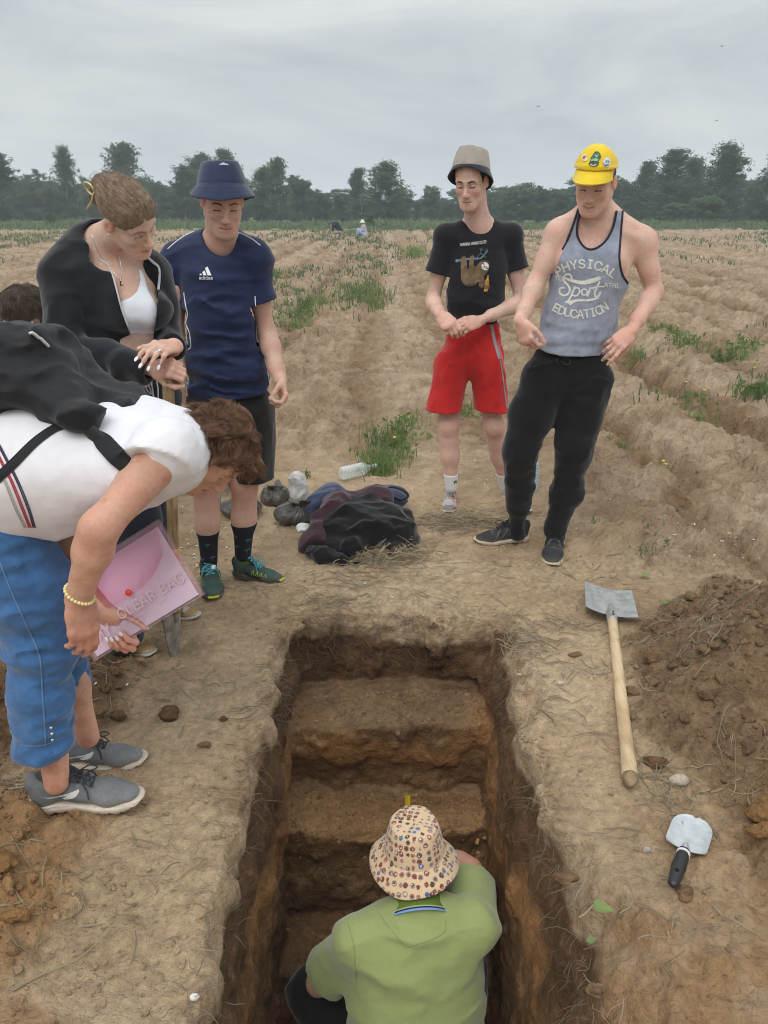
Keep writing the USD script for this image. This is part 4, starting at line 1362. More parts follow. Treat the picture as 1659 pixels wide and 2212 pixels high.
def navy_man():
    o = V(-0.68, 3.22, gz(-0.68, 3.22))
    A = person("young man in navy football shirt, black shorts and navy bucket hat looking down", o)
    skin = (0.52, 0.325, 0.25)
    R = look((0.26, -0.86, -0.42), (0.02, 0, 1))
    eye = at(487, 455, Y=3.08)
    H = Head(eye - R[:, 1] * 0.086, R, 1.0, 0.98, 1.0, hair=(0.03, 0.022, 0.016), skin=skin, brow=0.85, blush=0.6, stubble=0.1, nose=1.0)
    B = Solid(0.03)
    H.build(B)
    nb = at(476, 528, Y=3.26)
    shL, shR = at(384, 553, Y=3.28), at(541, 549, Y=3.26)
    B.cap(H.w(0, -0.035, -0.09), nb, 0.055, 0.066, (1, 0, 0), 0.03)
    B.cap(nb + V(0, 0.02, 0.0), shL + V(0.03, 0, 0.012), 0.05, 0.05, None, 0.05); B.cap(nb + V(0, 0.02, 0.0), shR + V(-0.03, 0, 0.012), 0.05, 0.05, None, 0.05)
    elL, wrL = at(378, 722, Y=3.27), at(388, 838, Y=3.16)
    elR, wrR = at(577, 722, Y=3.28), at(605, 822, Y=3.15)
    arm(B, shL, elL, wrL); arm(B, shR, elR, wrR)
    kL, kR = at(443, 1040, Y=3.22), at(528, 1045, Y=3.26)
    aL, aR = at(452, 1212, Y=3.20), at(525, 1196, Y=3.27)
    leg(B, at(455, 880, Y=3.25), kL, aL); leg(B, at(533, 880, Y=3.25), kR, aR)
    hf = hand(B, wrR, unit(at(612, 860, Y=3.10) - wrR), (0.75, 0.55, 0.1), 1, 0.98, ((38, 62, 40), (45, 75, 45), (50, 78, 45), (52, 76, 45)), 2, ((0.75, 0.35, 0.6), (0.8, -0.1, 0.62), (0.75, -0.45, 0.5)))
    hl = hand(B, wrL, unit(at(394, 882, Y=3.09) - wrL), (-0.8, 0.4, 0.1), -1, 0.95, ((30, 45, 30),) * 4, 2)
    # clothes
    S = Solid(0.035)
    X = shR - shL
    S.cap(shL + V(-0.012, 0, -0.002), shR + V(0.012, 0, -0.002), 0.058, 0.06, None, 0.04)
    S.cap(nb + V(0, 0.012, 0.002), lerp(shL, shR, 0.5), (0.085, 0.066), (0.13, 0.08), X, 0.05)
    ch, wa, he = at(472, 620, Y=3.25), at(481, 742, Y=3.25), at(491, 846, Y=3.25)
    S.chain([at(468, 556, Y=3.27), ch, wa, he], [(0.135, 0.085), (0.152, 0.112), (0.150, 0.108), (0.168, 0.122)], X, 0.06)
    sL, sR = at(376, 661, Y=3.275), at(571, 651, Y=3.27)
    S.cap(shL, sL, (0.056, 0.062), (0.053, 0.068), X, 0.03); S.cap(shR, sR, (0.056, 0.062), (0.052, 0.068), X, 0.03)
    cuff(S, sL, sL - shL, (0.055, 0.068)); cuff(S, sR, sR - shR, (0.053, 0.068))
    hp = at(491, 846, Y=3.25)
    torso = lambda P: np.exp(-((P[:, 0] - hp[0]) / 0.15) ** 2) * sstep(1.42, 1.25, P[:, 2]) + 0.25
    S.post += [creases(0.010, (0.75, 0.5, 0.18), 0.3, lambda P: 0.35 + torso(P)), fold(0.008, (0.7, 0.55, 0.24), off=0.13), ridges(0.011, (0.60, 0.5, 0.22), 0.4, torso), ridges(0.006, (0.5, 0.3, 0.13), 0.75, lambda P: sstep(1.25, 0.95, P[:, 2]))]
    S.final.append(cut((0.04, 0.10, -1), hp))
    neck = Solid(0.01); neck.cap(at(477, 515, Y=3.20), nb + V(0.0, -0.012, 0.02), (0.058, 0.066), (0.066, 0.07), X); neck.ell(at(480, 529, Y=3.16), (0.044, 0.05, 0.042))
    S.final.append(lambda P, d: -smin(-d, neck(P), 0.006))
    K = Solid(0.03)
    wa2 = at(490, 838, Y=3.25)
    K.cap(wa2 + V(0, 0, 0.02), wa2 - V(0, 0, 0.08), (0.146, 0.098), (0.166, 0.118), X)
    hL, hR = at(443, 1034, Y=3.22), at(550, 1034, Y=3.26)
    K.cap(at(448, 885, Y=3.25), hL, (0.092, 0.105), (0.088, 0.098), X); K.cap(at(540, 885, Y=3.25), hR, (0.088, 0.105), (0.088, 0.098), X)
    cuff(K, hL, (0, 0, -1), (0.088, 0.098), 0.09); cuff(K, hR, (0, 0, -1), (0.088, 0.098), 0.09)
    K.post += [creases(0.007, (0.3, 0.3, 0.5), 0.3), fold(0.006, (0.25, 0.25, 0.9), off=0.2), ridges(0.005, (0.22, 0.22, 0.8), 0.6)]
    K.final.append(cut((0, 0, 1), wa2 + V(0, 0, 0.03)))
    hb = [(H.o - 0.15, H.o + 0.15, 0.0026), box(lerp(wrR, hf[1][0][-1], 0.5), 0.10, 0.0032)]
    bm = skin_mesh(B, 0.0065, hb, (S, K))
    red = [(wrR + V(0, 0, -0.08), 0.07, 0.35), (wrL + V(0, 0, -0.1), 0.1, 0.5), (kL, 0.12, 0.35), (kR, 0.12, 0.35), (nb + V(0, -0.06, 0), 0.08, 0.25)]
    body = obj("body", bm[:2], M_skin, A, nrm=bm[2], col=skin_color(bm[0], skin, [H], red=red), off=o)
    navy = cloth("navy_jersey", (0.0105, 0.0185, 0.062), wr=0.004, wscale=12, rough=0.62, sheen=0.15)
    sm = solid_mesh(S, 0.0065)
    sh = obj("shirt", sm, navy, A, off=o)
    white = plain("white_print", (0.72, 0.73, 0.76), 0.6, 300, 0.04)
    N = (0, -1, 0.0)
    # the chest mark: three slanted bars over the word
    s = 0.057
    p0 = at(424, 602, Y=3.1)
    bars = unary_union([Polygon([(0.02, 0.17), (0.22, 0.17), (0.155, 0.30), (0.06, 0.245)]), Polygon([(0.30, 0.17), (0.52, 0.17), (0.40, 0.47), (0.24, 0.38)]), Polygon([(0.60, 0.17), (0.86, 0.17), (0.58, 0.72), (0.415, 0.62)])])
    pm = press(cat(poly_mesh(bars, 0.2), (lambda t: (t[0] * V(1, 1, 1), t[1]))(text_flat("adidas", 0.22, True))) if False else (poly_mesh(bars, 0.2)[0] * s * 1.02, poly_mesh(bars, 0.2)[1]), S, p0 + V(0.003, 0, 0.0), (1, 0, 0), (0, 0, 1), N, 0.01, 0.0018)
    tx = text_flat("adidas", 0.0125, True)
    pt = press((tx[0] * V(s / max(np.ptp(tx[0][:, 0]), 1e-6) * 1.0, 1, 1), tx[1]), S, p0 + V(0, 0, -0.006), (1, 0, 0), (0, 0, 1), N, 0.01, 0.0018)
    obj("chest_logo", pm, white, sh, off=o); obj("chest_lettering", pt, white, sh, off=o)
    # white piping down the sides and over the shoulders
    def pipe(px, Y, N, r=0.0024):
        q = spline([at(a, b, Y=Y) for a, b in px], 70)
        q = land_line(S, q, None, 0.2, 0.001)
        obj("piping", tube(q, r, 6), white, sh, off=o)
    pipe([(397, 632), (401, 660), (405, 678), (402, 700), (409, 718), (412, 742), (411, 752), (404, 757), (403, 764), (411, 768), (406, 785), (400, 810), (403, 822), (401, 838)], 3.2, unit((-0.25, -1, 0)))
    pipe([(551, 640), (552, 660), (553, 690), (556, 715), (561, 730)], 3.2, unit((0.45, -1, 0)))
    pipe([(562, 756), (573, 764), (576, 790), (580, 815), (583, 836)], 3.2, unit((0.35, -1, 0)))
    pipe([(362, 538), (378, 524), (398, 510), (418, 500)], 3.2, unit((0, -0.6, 0.8)))
    pipe([(502, 499), (522, 505), (545, 517), (562, 530)], 3.2, unit((0, -0.6, 0.8)))
    black = cloth("black_shorts", (0.012, 0.0115, 0.0115), wr=0.003, wscale=9, rough=0.8)
    obj("shorts", solid_mesh(K, 0.0075), black, A, off=o)
    # socks with palm trees
    sock = plain("dark_sock", (0.013, 0.012, 0.019), 0.9, 400, 0.2, 0.0008, 1500)
    pal = plain("sock_print", (0.055, 0.12, 0.17), 0.9, 300, 0.1)
    palm = unary_union([LineString([(0, 0), (0.001, 0.008), (-0.001, 0.014)]).buffer(0.0012)] + [LineString([(-0.001, 0.014), (0.006 * math.cos(a), 0.016 + 0.0045 * math.sin(a)), (0.011 * math.cos(a), 0.0135 + 0.005 * math.sin(a))]).buffer(0.0011) for a in (0.0, 0.9, 2.2, 3.14, 3.7, -0.6)])
    pmesh = poly_mesh(palm, 0.01)
    for (kn, an, tops, sp) in ((kL, aL, 1146, ((426, 1180), (452, 1168), (440, 1200), (462, 1196))), (kR, aR, 1131, ((512, 1150), (538, 1158), (514, 1172), (537, 1180)))):
        K2 = Solid(0.03); leg(K2, kn + V(0, 0, 0.3), kn, an, 1.0)
        K2.post = [lambda P, d: d - 0.0035, cut((0, 0, 1), at(450, tops, Y=kn[1]))]
        skm = nets(K2, an - V(0.1, 0.1, 0.09), an + V(0.1, 0.1, 0.30), 0.005)
        sk = obj("sock", skm, sock, A, off=o)
        for a, b in sp:
            obj("palm_print", press((pmesh[0], pmesh[1]), K2, at(a, b + 8, Y=an[1]), (1, 0.1, 0), (0.1, 0, 1), (0, -1, 0), 0.01, 0.001, 0.15), pal, sk, off=o)
    # trail shoes
    teal = (0.045, 0.068, 0.058)

    def paint(v, c, side):
        z = v[:, 2]
        c = lerp(c, V(0.055, 0.095, 0.085), (0.8 * sstep(0.19, 0.21, v[:, 0]) * sstep(0.03, 0.045, z))[:, None])
        return lerp(c, V(0.30, 0.36, 0.06), (0.9 * (v[:, 0] < 0.13) * (Solid_top(v) < 0.004))[:, None])

    def Solid_top(v):
        return np.abs(np.sqrt(((v[:, 0] - 0.072) / 0.047) ** 2 + (v[:, 1] / 0.0255) ** 2 + ((v[:, 2] - 0.118) / 0.04) ** 2) - 1) * 0.03
    lime = plain("lime_trim", (0.36, 0.42, 0.05), 0.6, 200, 0.1)
    lace = plain("turquoise_lace", (0.10, 0.36, 0.42), 0.8, 400, 0.15)
    tri = unary_union([LineString([(0.128 + 0.024 * i, 0.028), (0.142 + 0.022 * i, 0.054 - 0.004 * i), (0.144 + 0.024 * i, 0.026)]).buffer(0.0016) for i in range(4)])
    tm = poly_mesh(tri, 0.02)
    dk = plain("black_tongue", (0.012, 0.012, 0.012), 0.8, 300, 0.2)
    for (hp_, tp_, sd) in ((at(450, 1238, Z=0.0), at(463, 1302, Z=0.0), 1), (at(505, 1238, Z=0), at(613, 1256, Z=0), -1)):
        z = gz(*(hp_ + tp_)[:2] / 2) - 0.004
        shoe(A, o, hp_, tp_, z, sd, 1.04, teal, (0.05, 0.046, 0.04), lace, tip=(0.42, 0.48, 0.05), paint=paint, accents=[("zigzag_trim", tm, None, lime)], tongue_mat=dk)
    tag_ = obj("tongue_label", press((np.array([(-.008, -.008, 0), (.008, -.008, 0), (.008, .008, 0), (-.008, .008, 0)], float), np.array([[0, 1, 2], [0, 2, 3]])), lambda P: np.linalg.norm(P - at(462, 1224, Y=3.12), axis=1) - 0.02, at(462, 1224, Y=3.1), (1, 0, 0), (0, 0.3, 1), (0, -1, 0.3), 0.02, 0.012), white, A, off=o)
    # bucket hat
    twill = cloth("navy_twill", (0.024, 0.034, 0.075), weave=1400, wr=0.0025, wscale=14, rough=0.9, sheen=0.35)
    c, HR, ho = bucket_hat(A, o, H, twill, None, crown_r=0.0925, crown_h=0.080, brim=0.030, drop=0.050, base=0.054, tiltx=27, top_r=0.068, wobble=0.0022, seed=0.2)
    sl = unary_union([Polygon([(-0.022, -0.003), (0.022, -0.003), (0.022, 0.001), (0.012, 0.002), (0.004, 0.001), (-0.006, 0.0015), (-0.013, 0.0015), (-0.022, 0.0)])] + [Polygon([(-0.012 + 0.006 * i, 0.001), (-0.0085 + 0.006 * i, 0.001), (-0.006 + 0.005 * i, 0.008 - abs(i - 1) * .0015), (-0.009 + 0.005 * i, 0.008 - abs(i - 1) * .0015)]) for i in range(3)])
    hatf = lambda P: ((np.sqrt(((P - ho) @ HR[:, 0]) ** 2 + (((P - ho) @ HR[:, 1]) / 1.17) ** 2) - np.interp((P - ho) @ HR[:, 2], [0, 0.08, 0.118], [0.0935, 0.081, 0.070])).astype(np.float32))
    obj("hat_logo", press((poly_mesh(sl, 0.1)[0] * 0.72, poly_mesh(sl, 0.1)[1]), hatf, ho + HR[:, 2] * 0.062, (1, 0.12, 0), HR[:, 2], HR[:, 1] - HR[:, 2] * 0.0, 0.01, 0.003), white, c, off=o)
    # short dark hair under the hat
    hr = Solid(0.02)
    hr.ell(H.w(0, -0.022, 0.040), V(0.0775, 0.097, 0.080), H.R)
    hr.post = [cut(H.R[:, 1] * 0.75 - H.R[:, 2] * 0.75, H.w(0, 0.012, -0.004)), cut(-H.R[:, 2], H.w(0, 0, -0.045)), fold(0.002, 0.09, T3)]
    obj("hair", solid_mesh(hr, 0.004), plain("dark_hair", (0.028, 0.02, 0.014), 0.6, 300, 0.4, 0.003, 260, stretch=(1, 1, 0.3)), A, off=o)


navy_man()
# ------------------------------------------------------------------ the man in the grey tank top
def crop(x0, y0, k):
    """Pixels of an enlarged part of the photo (origin x0, y0 in full pixels, k times enlarged) to the 1659-wide picture."""
    return lambda a, b: ((x0 + a / k) / 1.8228, (y0 + b / k) / 1.8228)


def arc_text(text, h, c, r, a0, a1, up=True, bold=True, squeeze=1.0):
    """Lettering along a circle in picture pixels (y down); angles in degrees from straight up (or down for up=False)."""
    out = []
    for ch, a in zip(text, np.linspace(a0, a1, len(text))):
        if ch == " ":
            continue
        v, f = text_flat(ch, h, bold)
        v = v - V((v[:, 0].min() + v[:, 0].max()) / 2, 0, 0)
        t = math.radians(a)
        if up:
            x = c[0] + (r + v[:, 1]) * math.sin(t) + v[:, 0] * squeeze * math.cos(t); y = c[1] - (r + v[:, 1]) * math.cos(t) + v[:, 0] * squeeze * math.sin(t)
        else:
            x = c[0] + (r - v[:, 1]) * math.sin(t) + v[:, 0] * squeeze * math.cos(t); y = c[1] + (r - v[:, 1]) * math.cos(t) - v[:, 0] * squeeze * math.sin(t)
        out.append((np.column_stack([x, y, 0 * x]), f))
    return cat(*out)


def line_text(text, h, x, y, ang=0.0, bold=True, squeeze=1.0):
    v, f = text_flat(text, h, bold)
    t = math.radians(ang)
    a, b = v[:, 0] * squeeze, v[:, 1]
    return np.column_stack([x + a * math.cos(t) + b * math.sin(t), y + a * math.sin(t) - b * math.cos(t), 0 * a]), f


def tank_man():
    o = V(0.72, 3.55, gz(0.72, 3.55))
    A = person("young man in yellow cap, grey lettered tank top and black joggers, hands at his waist", o)
    skin = (0.56, 0.36, 0.285)
    R = look((-0.40, -0.82, -0.40), (0.06, 0, 1))
    H = Head(at(1275, 411, Y=3.44) - R[:, 1] * 0.086, R, 1.02, 1.0, 1.05, hair=(0.05, 0.034, 0.022), skin=skin, brow=0.75, blush=0.6, nose=1.05, smile=0.9)
    B = Solid(0.03); H.build(B)
    nb = at(1297, 468, Y=3.60)
    shL, shR = at(1205, 505, Y=3.56), at(1390, 522, Y=3.62)
    B.cap(H.w(0, -0.035, -0.09), nb, 0.058, 0.070, (1, 0, 0), 0.03)
    X = shR - shL
    for s in (shL, shR):
        B.cap(nb + V(0, 0.02, 0.0), lerp(nb, s, 0.85) + V(0, 0.01, 0.02), (0.050, 0.050), (0.042, 0.042), None, 0.05)
        B.ell(s + V(0, 0, -0.012), (0.060, 0.062, 0.072), None, 0.03)
    elL, wrL = at(1157, 612, Y=3.52), at(1124, 694, Y=3.37)
    elR, wrR = at(1413, 630, Y=3.62), at(1362, 716, Y=3.45)
    arm(B, shL, elL, wrL, 1.0, 0.050); arm(B, shR, elR, wrR, 1.02, 0.050)
    for m in (-1, 1):
        B.cap(nb + V(0.02 * m, -0.055, -0.045), lerp(nb, shR if m > 0 else shL, 0.85) + V(0, -0.035, -0.005), 0.010, 0.010, None, 0.025)
    ch, wa, hp = at(1278, 575, Y=3.58), at(1252, 690, Y=3.58), at(1234, 775, Y=3.58)
    B.chain([at(1293, 512, Y=3.61), ch, wa, hp], [(0.165, 0.075), (0.158, 0.105), (0.140, 0.095), (0.155, 0.105)], X, 0.06)
    for s in (-1, 1):
        B.ell(at(1283 + s * 34, 562, Y=3.50), (0.07, 0.035, 0.055), None, 0.04)
    fl = hand(B, wrL, at(1142, 745, Y=3.34) - wrL, (-0.75, -0.62, -0.1), -1, 1.02, ((35, 50, 25), (40, 55, 30), (45, 60, 35), (50, 60, 35)), 3, ((0.85, 0.45, 0.35), (0.92, 0.10, 0.45), (0.95, -0.1, 0.35)))
    fr = hand(B, wrR, at(1322, 752, Y=3.38) - wrR, (0.10, -0.85, 0.45), -1, 1.06, ((22, 30, 20), (32, 38, 22), (40, 42, 24), (46, 46, 26)), 7, ((0.75, 0.45, 0.55), (0.8, 0.1, 0.6), (0.8, -0.1, 0.6)))
    # tank top
    S = Solid(0.03)
    S.chain([at(1294, 490, Y=3.61), at(1290, 520, Y=3.60), ch, wa, at(1232, 762, Y=3.58)], [(0.10, 0.075), (0.150, 0.088), (0.166, 0.116), (0.160, 0.116), (0.184, 0.136)], X, 0.06)
    S.cap(nb + V(0, 0.01, 0.0), shL, 0.062, 0.058, None, 0.05); S.cap(nb + V(0, 0.01, 0.0), shR, 0.062, 0.058, None, 0.05)
    for s in (-1, 1):
        S.ell(at(1283 + s * 34, 562, Y=3.495), (0.07, 0.035, 0.055), None, 0.04)
    low = lambda P: sstep(1.22, 0.98, P[:, 2]) + 0.15
    S.post += [creases(0.007, (0.35, 0.4, 0.16), 0.3, low), fold(0.005, (0.6, 0.5, 0.35), off=0.31), ridges(0.010, (0.55, 0.4, 0.16), 0.15, low), ridges(0.004, (0.4, 0.3, 0.12), 0.66, low)]
    armL = [(1249, 452), (1242, 474), (1230, 508), (1213, 543), (1196, 572)]
    armR = [(1345, 456), (1342, 490), (1339, 530), (1338, 560), (1344, 592), (1356, 612)]
    neckl = [(1332, 456), (1325, 488), (1312, 515), (1294, 533), (1275, 539), (1259, 531), (1247, 508), (1248, 478), (1254, 454)]
    out = armL + [(1180, 620), (1120, 720), (1120, 744), (1154, 747), (1180, 762), (1215, 770), (1255, 771), (1298, 768), (1330, 764), (1400, 720), (1390, 640)] + armR[::-1]
    S.final += [poly_cut(out + neckl), shell(0.017)]
    hemL = [at(a, b, Y=3.5) for a, b in out]
    # joggers
    K = Solid(0.03)
    K.cap(at(1238, 735, Y=3.58), at(1226, 800, Y=3.59), (0.160, 0.111), (0.174, 0.122), X)
    kL, kR = at(1122, 975, Y=3.50), at(1238, 965, Y=3.50)
    aL, aR = at(1117, 1130, Y=3.62), at(1200, 1148, Y=3.52)
    K.chain([at(1178, 820, Y=3.58), at(1145, 900, Y=3.54), kL, at(1120, 1060, Y=3.57), aL], [0.110, 0.094, 0.074, 0.058, 0.047], None, 0.05)
    K.chain([at(1268, 825, Y=3.59), at(1252, 900, Y=3.55), kR, at(1222, 1060, Y=3.54), aR], [0.110, 0.094, 0.078, 0.060, 0.046], None, 0.05)
    K.cap(aL - V(0, 0, -0.03), aL + V(0, 0, -0.05), 0.050, 0.046, None, 0.01); K.cap(aR - V(0, 0, -0.03), aR + V(0, 0, -0.05), 0.048, 0.044, None, 0.01)
    lowk = lambda P: sstep(0.62, 0.2, P[:, 2]) + 0.45
    K.post += [creases(0.010, (0.34, 0.34, 0.24), 0.3), fold(0.005, (0.35, 0.35, 0.5), off=0.41), ridges(0.006, (0.5, 0.4, 0.17), 0.2, lowk)]
    K.final += [cut((0, 0, 1), at(1236, 728, Y=3.58))]
    hb = [(H.o - 0.15, H.o + 0.15, 0.0026), box(lerp(wrL, fl[1][0][-1], 0.5), 0.105, 0.003), box(lerp(wrR, fr[1][0][-1], 0.5), 0.11, 0.003)]
    bm = skin_mesh(B, 0.0065, hb, (K,))
    red = [(wrL + V(0, 0, -.06), 0.09, 0.5), (wrR, 0.14, 0.55), (elR, 0.08, 0.3), (at(1283, 500, Y=3.5), 0.12, 0.25)]
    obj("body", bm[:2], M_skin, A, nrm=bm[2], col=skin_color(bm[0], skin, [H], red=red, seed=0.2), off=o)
    nails(fl, M_nail2, A, o, (4,)); nails(fr, M_nail2, A, o, (0, 1))
    grey = cloth("grey_melange", (0.25, 0.275, 0.345), wr=0.0035, wscale=15, amount=0.2, rough=0.9)
    sh = obj("tank_top", solid_mesh(S, 0.006), grey, A, off=o)
    trim = plain("dark_trim", (0.022, 0.022, 0.032), 0.85, 300, 0.2)
    N = unit((-0.08, -1, 0.05))
    f0 = Solid(0.03); f0.prims, f0.post = S.prims, S.post
    for ln in (armL, armR, neckl):
        q = spline([at(a, b, Y=3.5) for a, b in ln], 60)
        q = land(f0, q, None, 0.25, -0.001)
        obj("trim", tube(q, 0.0052, 8), trim, sh, off=o)
    ink = plain("cream_print", (0.60, 0.60, 0.55), 0.8, 90, 0.14)
    to = crop(1950, 550, 2.212)
    parts = [("PHYSICAL", arc_text("PHYSICAL", 78, (772, 1512), 392, -31, 36)), ("EDUCATION", arc_text("EDUCATION", 74, (738, 1104), 452, -30, 31, up=False, squeeze=0.95)),
             ("ATHL", line_text("ATHL", 38, 945, 1280, 6)), ("DEPT", line_text("DEPT", 20, 886, 1208, 2)), ("TEL", line_text("TEL", 34, 516, 1222, 4))]
    for t, m in parts:
        obj("lettering", press_px(m, to, f0, (0, -1, 0), 3.5, 0.008, 0.0016, 0.25), ink, sh, off=o)
    ls = lambda p, w: LineString(spline([(a, b, 0) for a, b in p], 40)[:, :2]).buffer(w)
    script = unary_union([
        ls([(668, 1212), (655, 1180), (622, 1172), (596, 1200), (604, 1238), (634, 1268), (650, 1305), (632, 1345), (590, 1356), (560, 1330), (566, 1296), (594, 1290)], 9),
        Polygon(np.vstack([spline([(590, 1190, 0), (660, 1213, 0), (760, 1228, 0), (840, 1208, 0), (905, 1192, 0)], 24)[:, :2], spline([(925, 1215, 0), (850, 1248, 0), (760, 1262, 0), (660, 1240, 0), (596, 1206, 0)], 24)[:, :2]])).buffer(0),
        ls([(694, 1284), (668, 1345), (640, 1398), (612, 1418)], 8), ls([(668, 1330), (696, 1294), (728, 1296), (732, 1330), (706, 1360), (676, 1356)], 7),
        Point(776, 1328).buffer(33).difference(Point(777, 1328).buffer(19)), ls([(826, 1292), (816, 1330), (804, 1360)], 8), ls([(818, 1318), (838, 1294), (858, 1300)], 6.5),
        ls([(908, 1236), (880, 1300), (866, 1340), (874, 1366), (900, 1360), (916, 1330)], 8), ls([(846, 1290), (900, 1280), (944, 1280)], 6),
        Polygon(np.vstack([spline([(604, 1412, 0), (700, 1392, 0), (800, 1388, 0), (880, 1372, 0), (918, 1340, 0)], 24)[:, :2], spline([(900, 1384, 0), (830, 1408, 0), (730, 1410, 0), (690, 1420, 0), (658, 1444, 0)], 24)[:, :2]])).buffer(0)])
    obj("script_print", press_px(script, to, f0, (0, -1, 0), 3.5, 0.008, 0.0017, 0.25), ink, sh, off=o)
    black = cloth("black_fleece", (0.0085, 0.0085, 0.0095), wr=0.004, wscale=8, rough=0.95, sheen=0.2)
    kk = obj("joggers", solid_mesh(K, 0.008), black, A, off=o)
    cord = plain("dark_cord", (0.03, 0.03, 0.032), 0.8, 300, 0.2)
    for ptz in ([(1205, 772), (1203, 782), (1207, 790)], [(1215, 772), (1228, 774), (1232, 784), (1222, 788), (1212, 780)]):
        obj("drawstring", tube(land_line(K, spline([at(a, b, Y=3.4) for a, b in ptz], 16), None, 0.2, 0.003), 0.003, 6), cord, kk, off=o)
    # running shoes
    dk = (0.035, 0.035, 0.037)
    lace = plain("black_lace", (0.018, 0.018, 0.02), 0.8, 400, 0.2)

    def paint(v, c, side):
        return lerp(c, V(0.12, 0.125, 0.13), (0.5 * (np.sin(v[:, 0] * 210 + v[:, 2] * 160) > 0.55) * (v[:, 0] > 0.09) * (v[:, 0] < 0.2))[:, None])
    for hpz, tpz, sd in ((at(1141, 1172, Z=0.0), at(1022, 1180, Z=0.0), 1), (at(1203, 1176, Z=0.0), at(1189, 1233, Z=0.0), -1)):
        z = gz(*((hpz + tpz) / 2)[:2]) - 0.004
        shoe(A, o, hpz, tpz, z, sd, 1.0, dk, (0.46, 0.40, 0.31), lace, paint=paint)
    # cap
    yel = cloth("yellow_twill", (0.66, 0.47, 0.02), weave=1500, wr=0.003, wscale=11, rough=0.85, amount=0.07)
    HR = H.R @ rot((1, 0, 0), 13)
    co = H.w(0, -0.014, 0.057)
    C = Solid(0.012)
    C.ell(co, V(0.086, 0.104, 0.070), HR)
    C.cap(co + HR @ V(0, 0.012, 0.0), co + HR @ V(0, 0.010, 0.012), (0.080, 0.086), (0.068, 0.074), HR[:, 0], 0.03)
    C.post += [fold(0.0022, (0.16, 0.16, 0.16), off=0.2), cut(-HR[:, 2], co + HR @ V(0, 0, -0.002))]
    C.post.append(lambda P, d: d + 0.0016 * np.exp(-(((np.mod(np.arctan2((P - co) @ HR[:, 0], (P - co) @ HR[:, 1]) / (np.pi / 3) + 0.5, 1) - 0.5) / 0.025) ** 2)).astype(np.float32))
    cap = obj("cap", solid_mesh(C, 0.003), yel, A, off=o)
    bt = Solid(0.004); bt.ell(co + HR @ V(0, 0.006, 0.0755), (0.010, 0.010, 0.007), HR)
    obj("cap_button", solid_mesh(bt, 0.002), yel, cap, off=o)
    u = np.linspace(-1, 1, 41); w = np.linspace(0, 1, 13)
    U, Wg = np.meshgrid(u, w, indexing="ij")
    th = U * 1.12
    rx, ry = 0.083, 0.103
    ex = 0.078 * np.cos(U * 1.45) ** 0.8
    vx = np.sin(th) * rx * (1 + 0.10 * Wg); vy = np.cos(th) * ry + Wg * ex
    vz = -0.001 - 0.030 * Wg * np.cos(U * 1.2) - 0.22 * (vx ** 2) / 0.083 * (0.35 + 0.65 * Wg) - 0.010 * Wg
    top = np.stack([vx, vy, vz], -1).reshape(-1, 3)
    bot = top - V(0, 0, 0.003)
    gf = grid_faces(41, 13)
    edge = np.concatenate([np.arange(13), np.arange(1, 41) * 13 + 12, (40 * 13 + np.arange(11, -1, -1)), np.arange(39, -1, -1) * 13])
    e2 = np.roll(edge, -1)
    n0 = len(top)
    vf = np.vstack([gf[:, ::-1], gf + n0, np.stack([edge, e2, e2 + n0, edge + n0], 1)])
    obj("visor", (np.vstack([top, bot]) @ HR.T + co, np.vstack([vf[:, [0, 1, 2]], vf[:, [0, 2, 3]]])), yel, cap, off=o)
    # the pins on the cap: plain coloured pieces
    tc = crop(2200, 530, 5.925)
    cf = C
    Nn = unit(HR[:, 1] + 0.3 * HR[:, 2])
    green = plain("pin_green", (0.035, 0.085, 0.045), 0.4, 150, 0.3); dg = plain("pin_dark_green", (0.02, 0.05, 0.03), 0.4, 150, 0.2)
    lg = plain("pin_light_green", (0.22, 0.36, 0.20), 0.4, 90, 0.3); cream = plain("pin_cream", (0.62, 0.53, 0.36), 0.35, 70, 0.25); brown = plain("pin_brown", (0.22, 0.11, 0.07), 0.4, 120, 0.3)
    sil = plain("pin_silver", (0.55, 0.58, 0.63), 0.25, 90, 0.2, metallic=0.4); blu = plain("pin_blue", (0.08, 0.11, 0.22), 0.3, 90, 0.2)
    el = lambda x, y, a, b, ang=0: __import__("shapely").affinity.rotate(__import__("shapely").affinity.scale(Point(x, y).buffer(1, 24), a, b), ang)
    pins = [("badge", Polygon([(715, 640), (745, 590), (740, 545), (790, 480), (815, 430), (850, 392), (920, 390), (965, 440), (990, 510), (975, 560), (940, 600), (935, 690), (890, 735), (800, 745), (715, 720), (695, 680)]), green, 0.002),
            ("badge", el(815, 680, 118, 58), dg, 0.0032), ("badge", Polygon([(750, 580), (800, 560), (850, 550), (925, 570), (920, 610), (760, 615)]), lg, 0.0030), ("badge", LineString([(735, 700), (800, 718), (875, 705)]).buffer(9), cream, 0.0042),
            ("badge", unary_union([LineString([(830, 460), (880, 520), (930, 455)]).buffer(9), Point(868, 490).buffer(22)]), lg, 0.0030),
            ("badge", el(610, 540, 72, 82, 10), cream, 0.003), ("badge", Polygon([(560, 520), (600, 485), (625, 500), (615, 540), (590, 560), (560, 565)]), brown, 0.0042), ("badge", LineString([(640, 500), (668, 500)]).buffer(6), brown, 0.0042),
            ("badge", el(1125, 640, 90, 112, 15), sil, 0.003), ("badge", Polygon([(1040, 640), (1075, 700), (1105, 690), (1190, 690), (1150, 730), (1090, 735), (1050, 690)]), blu, 0.0042), ("badge", LineString([(1100, 590), (1120, 630), (1100, 650), (1150, 600), (1180, 630), (1150, 660)]).buffer(7), blu, 0.0042)]
    for nm, shp, mm, of in pins:
        obj(nm, press_px(shp, tc, cf, Nn, 3.4, 0.004, of, 0.12), mm, cap, off=o)
    hr = Solid(0.02)
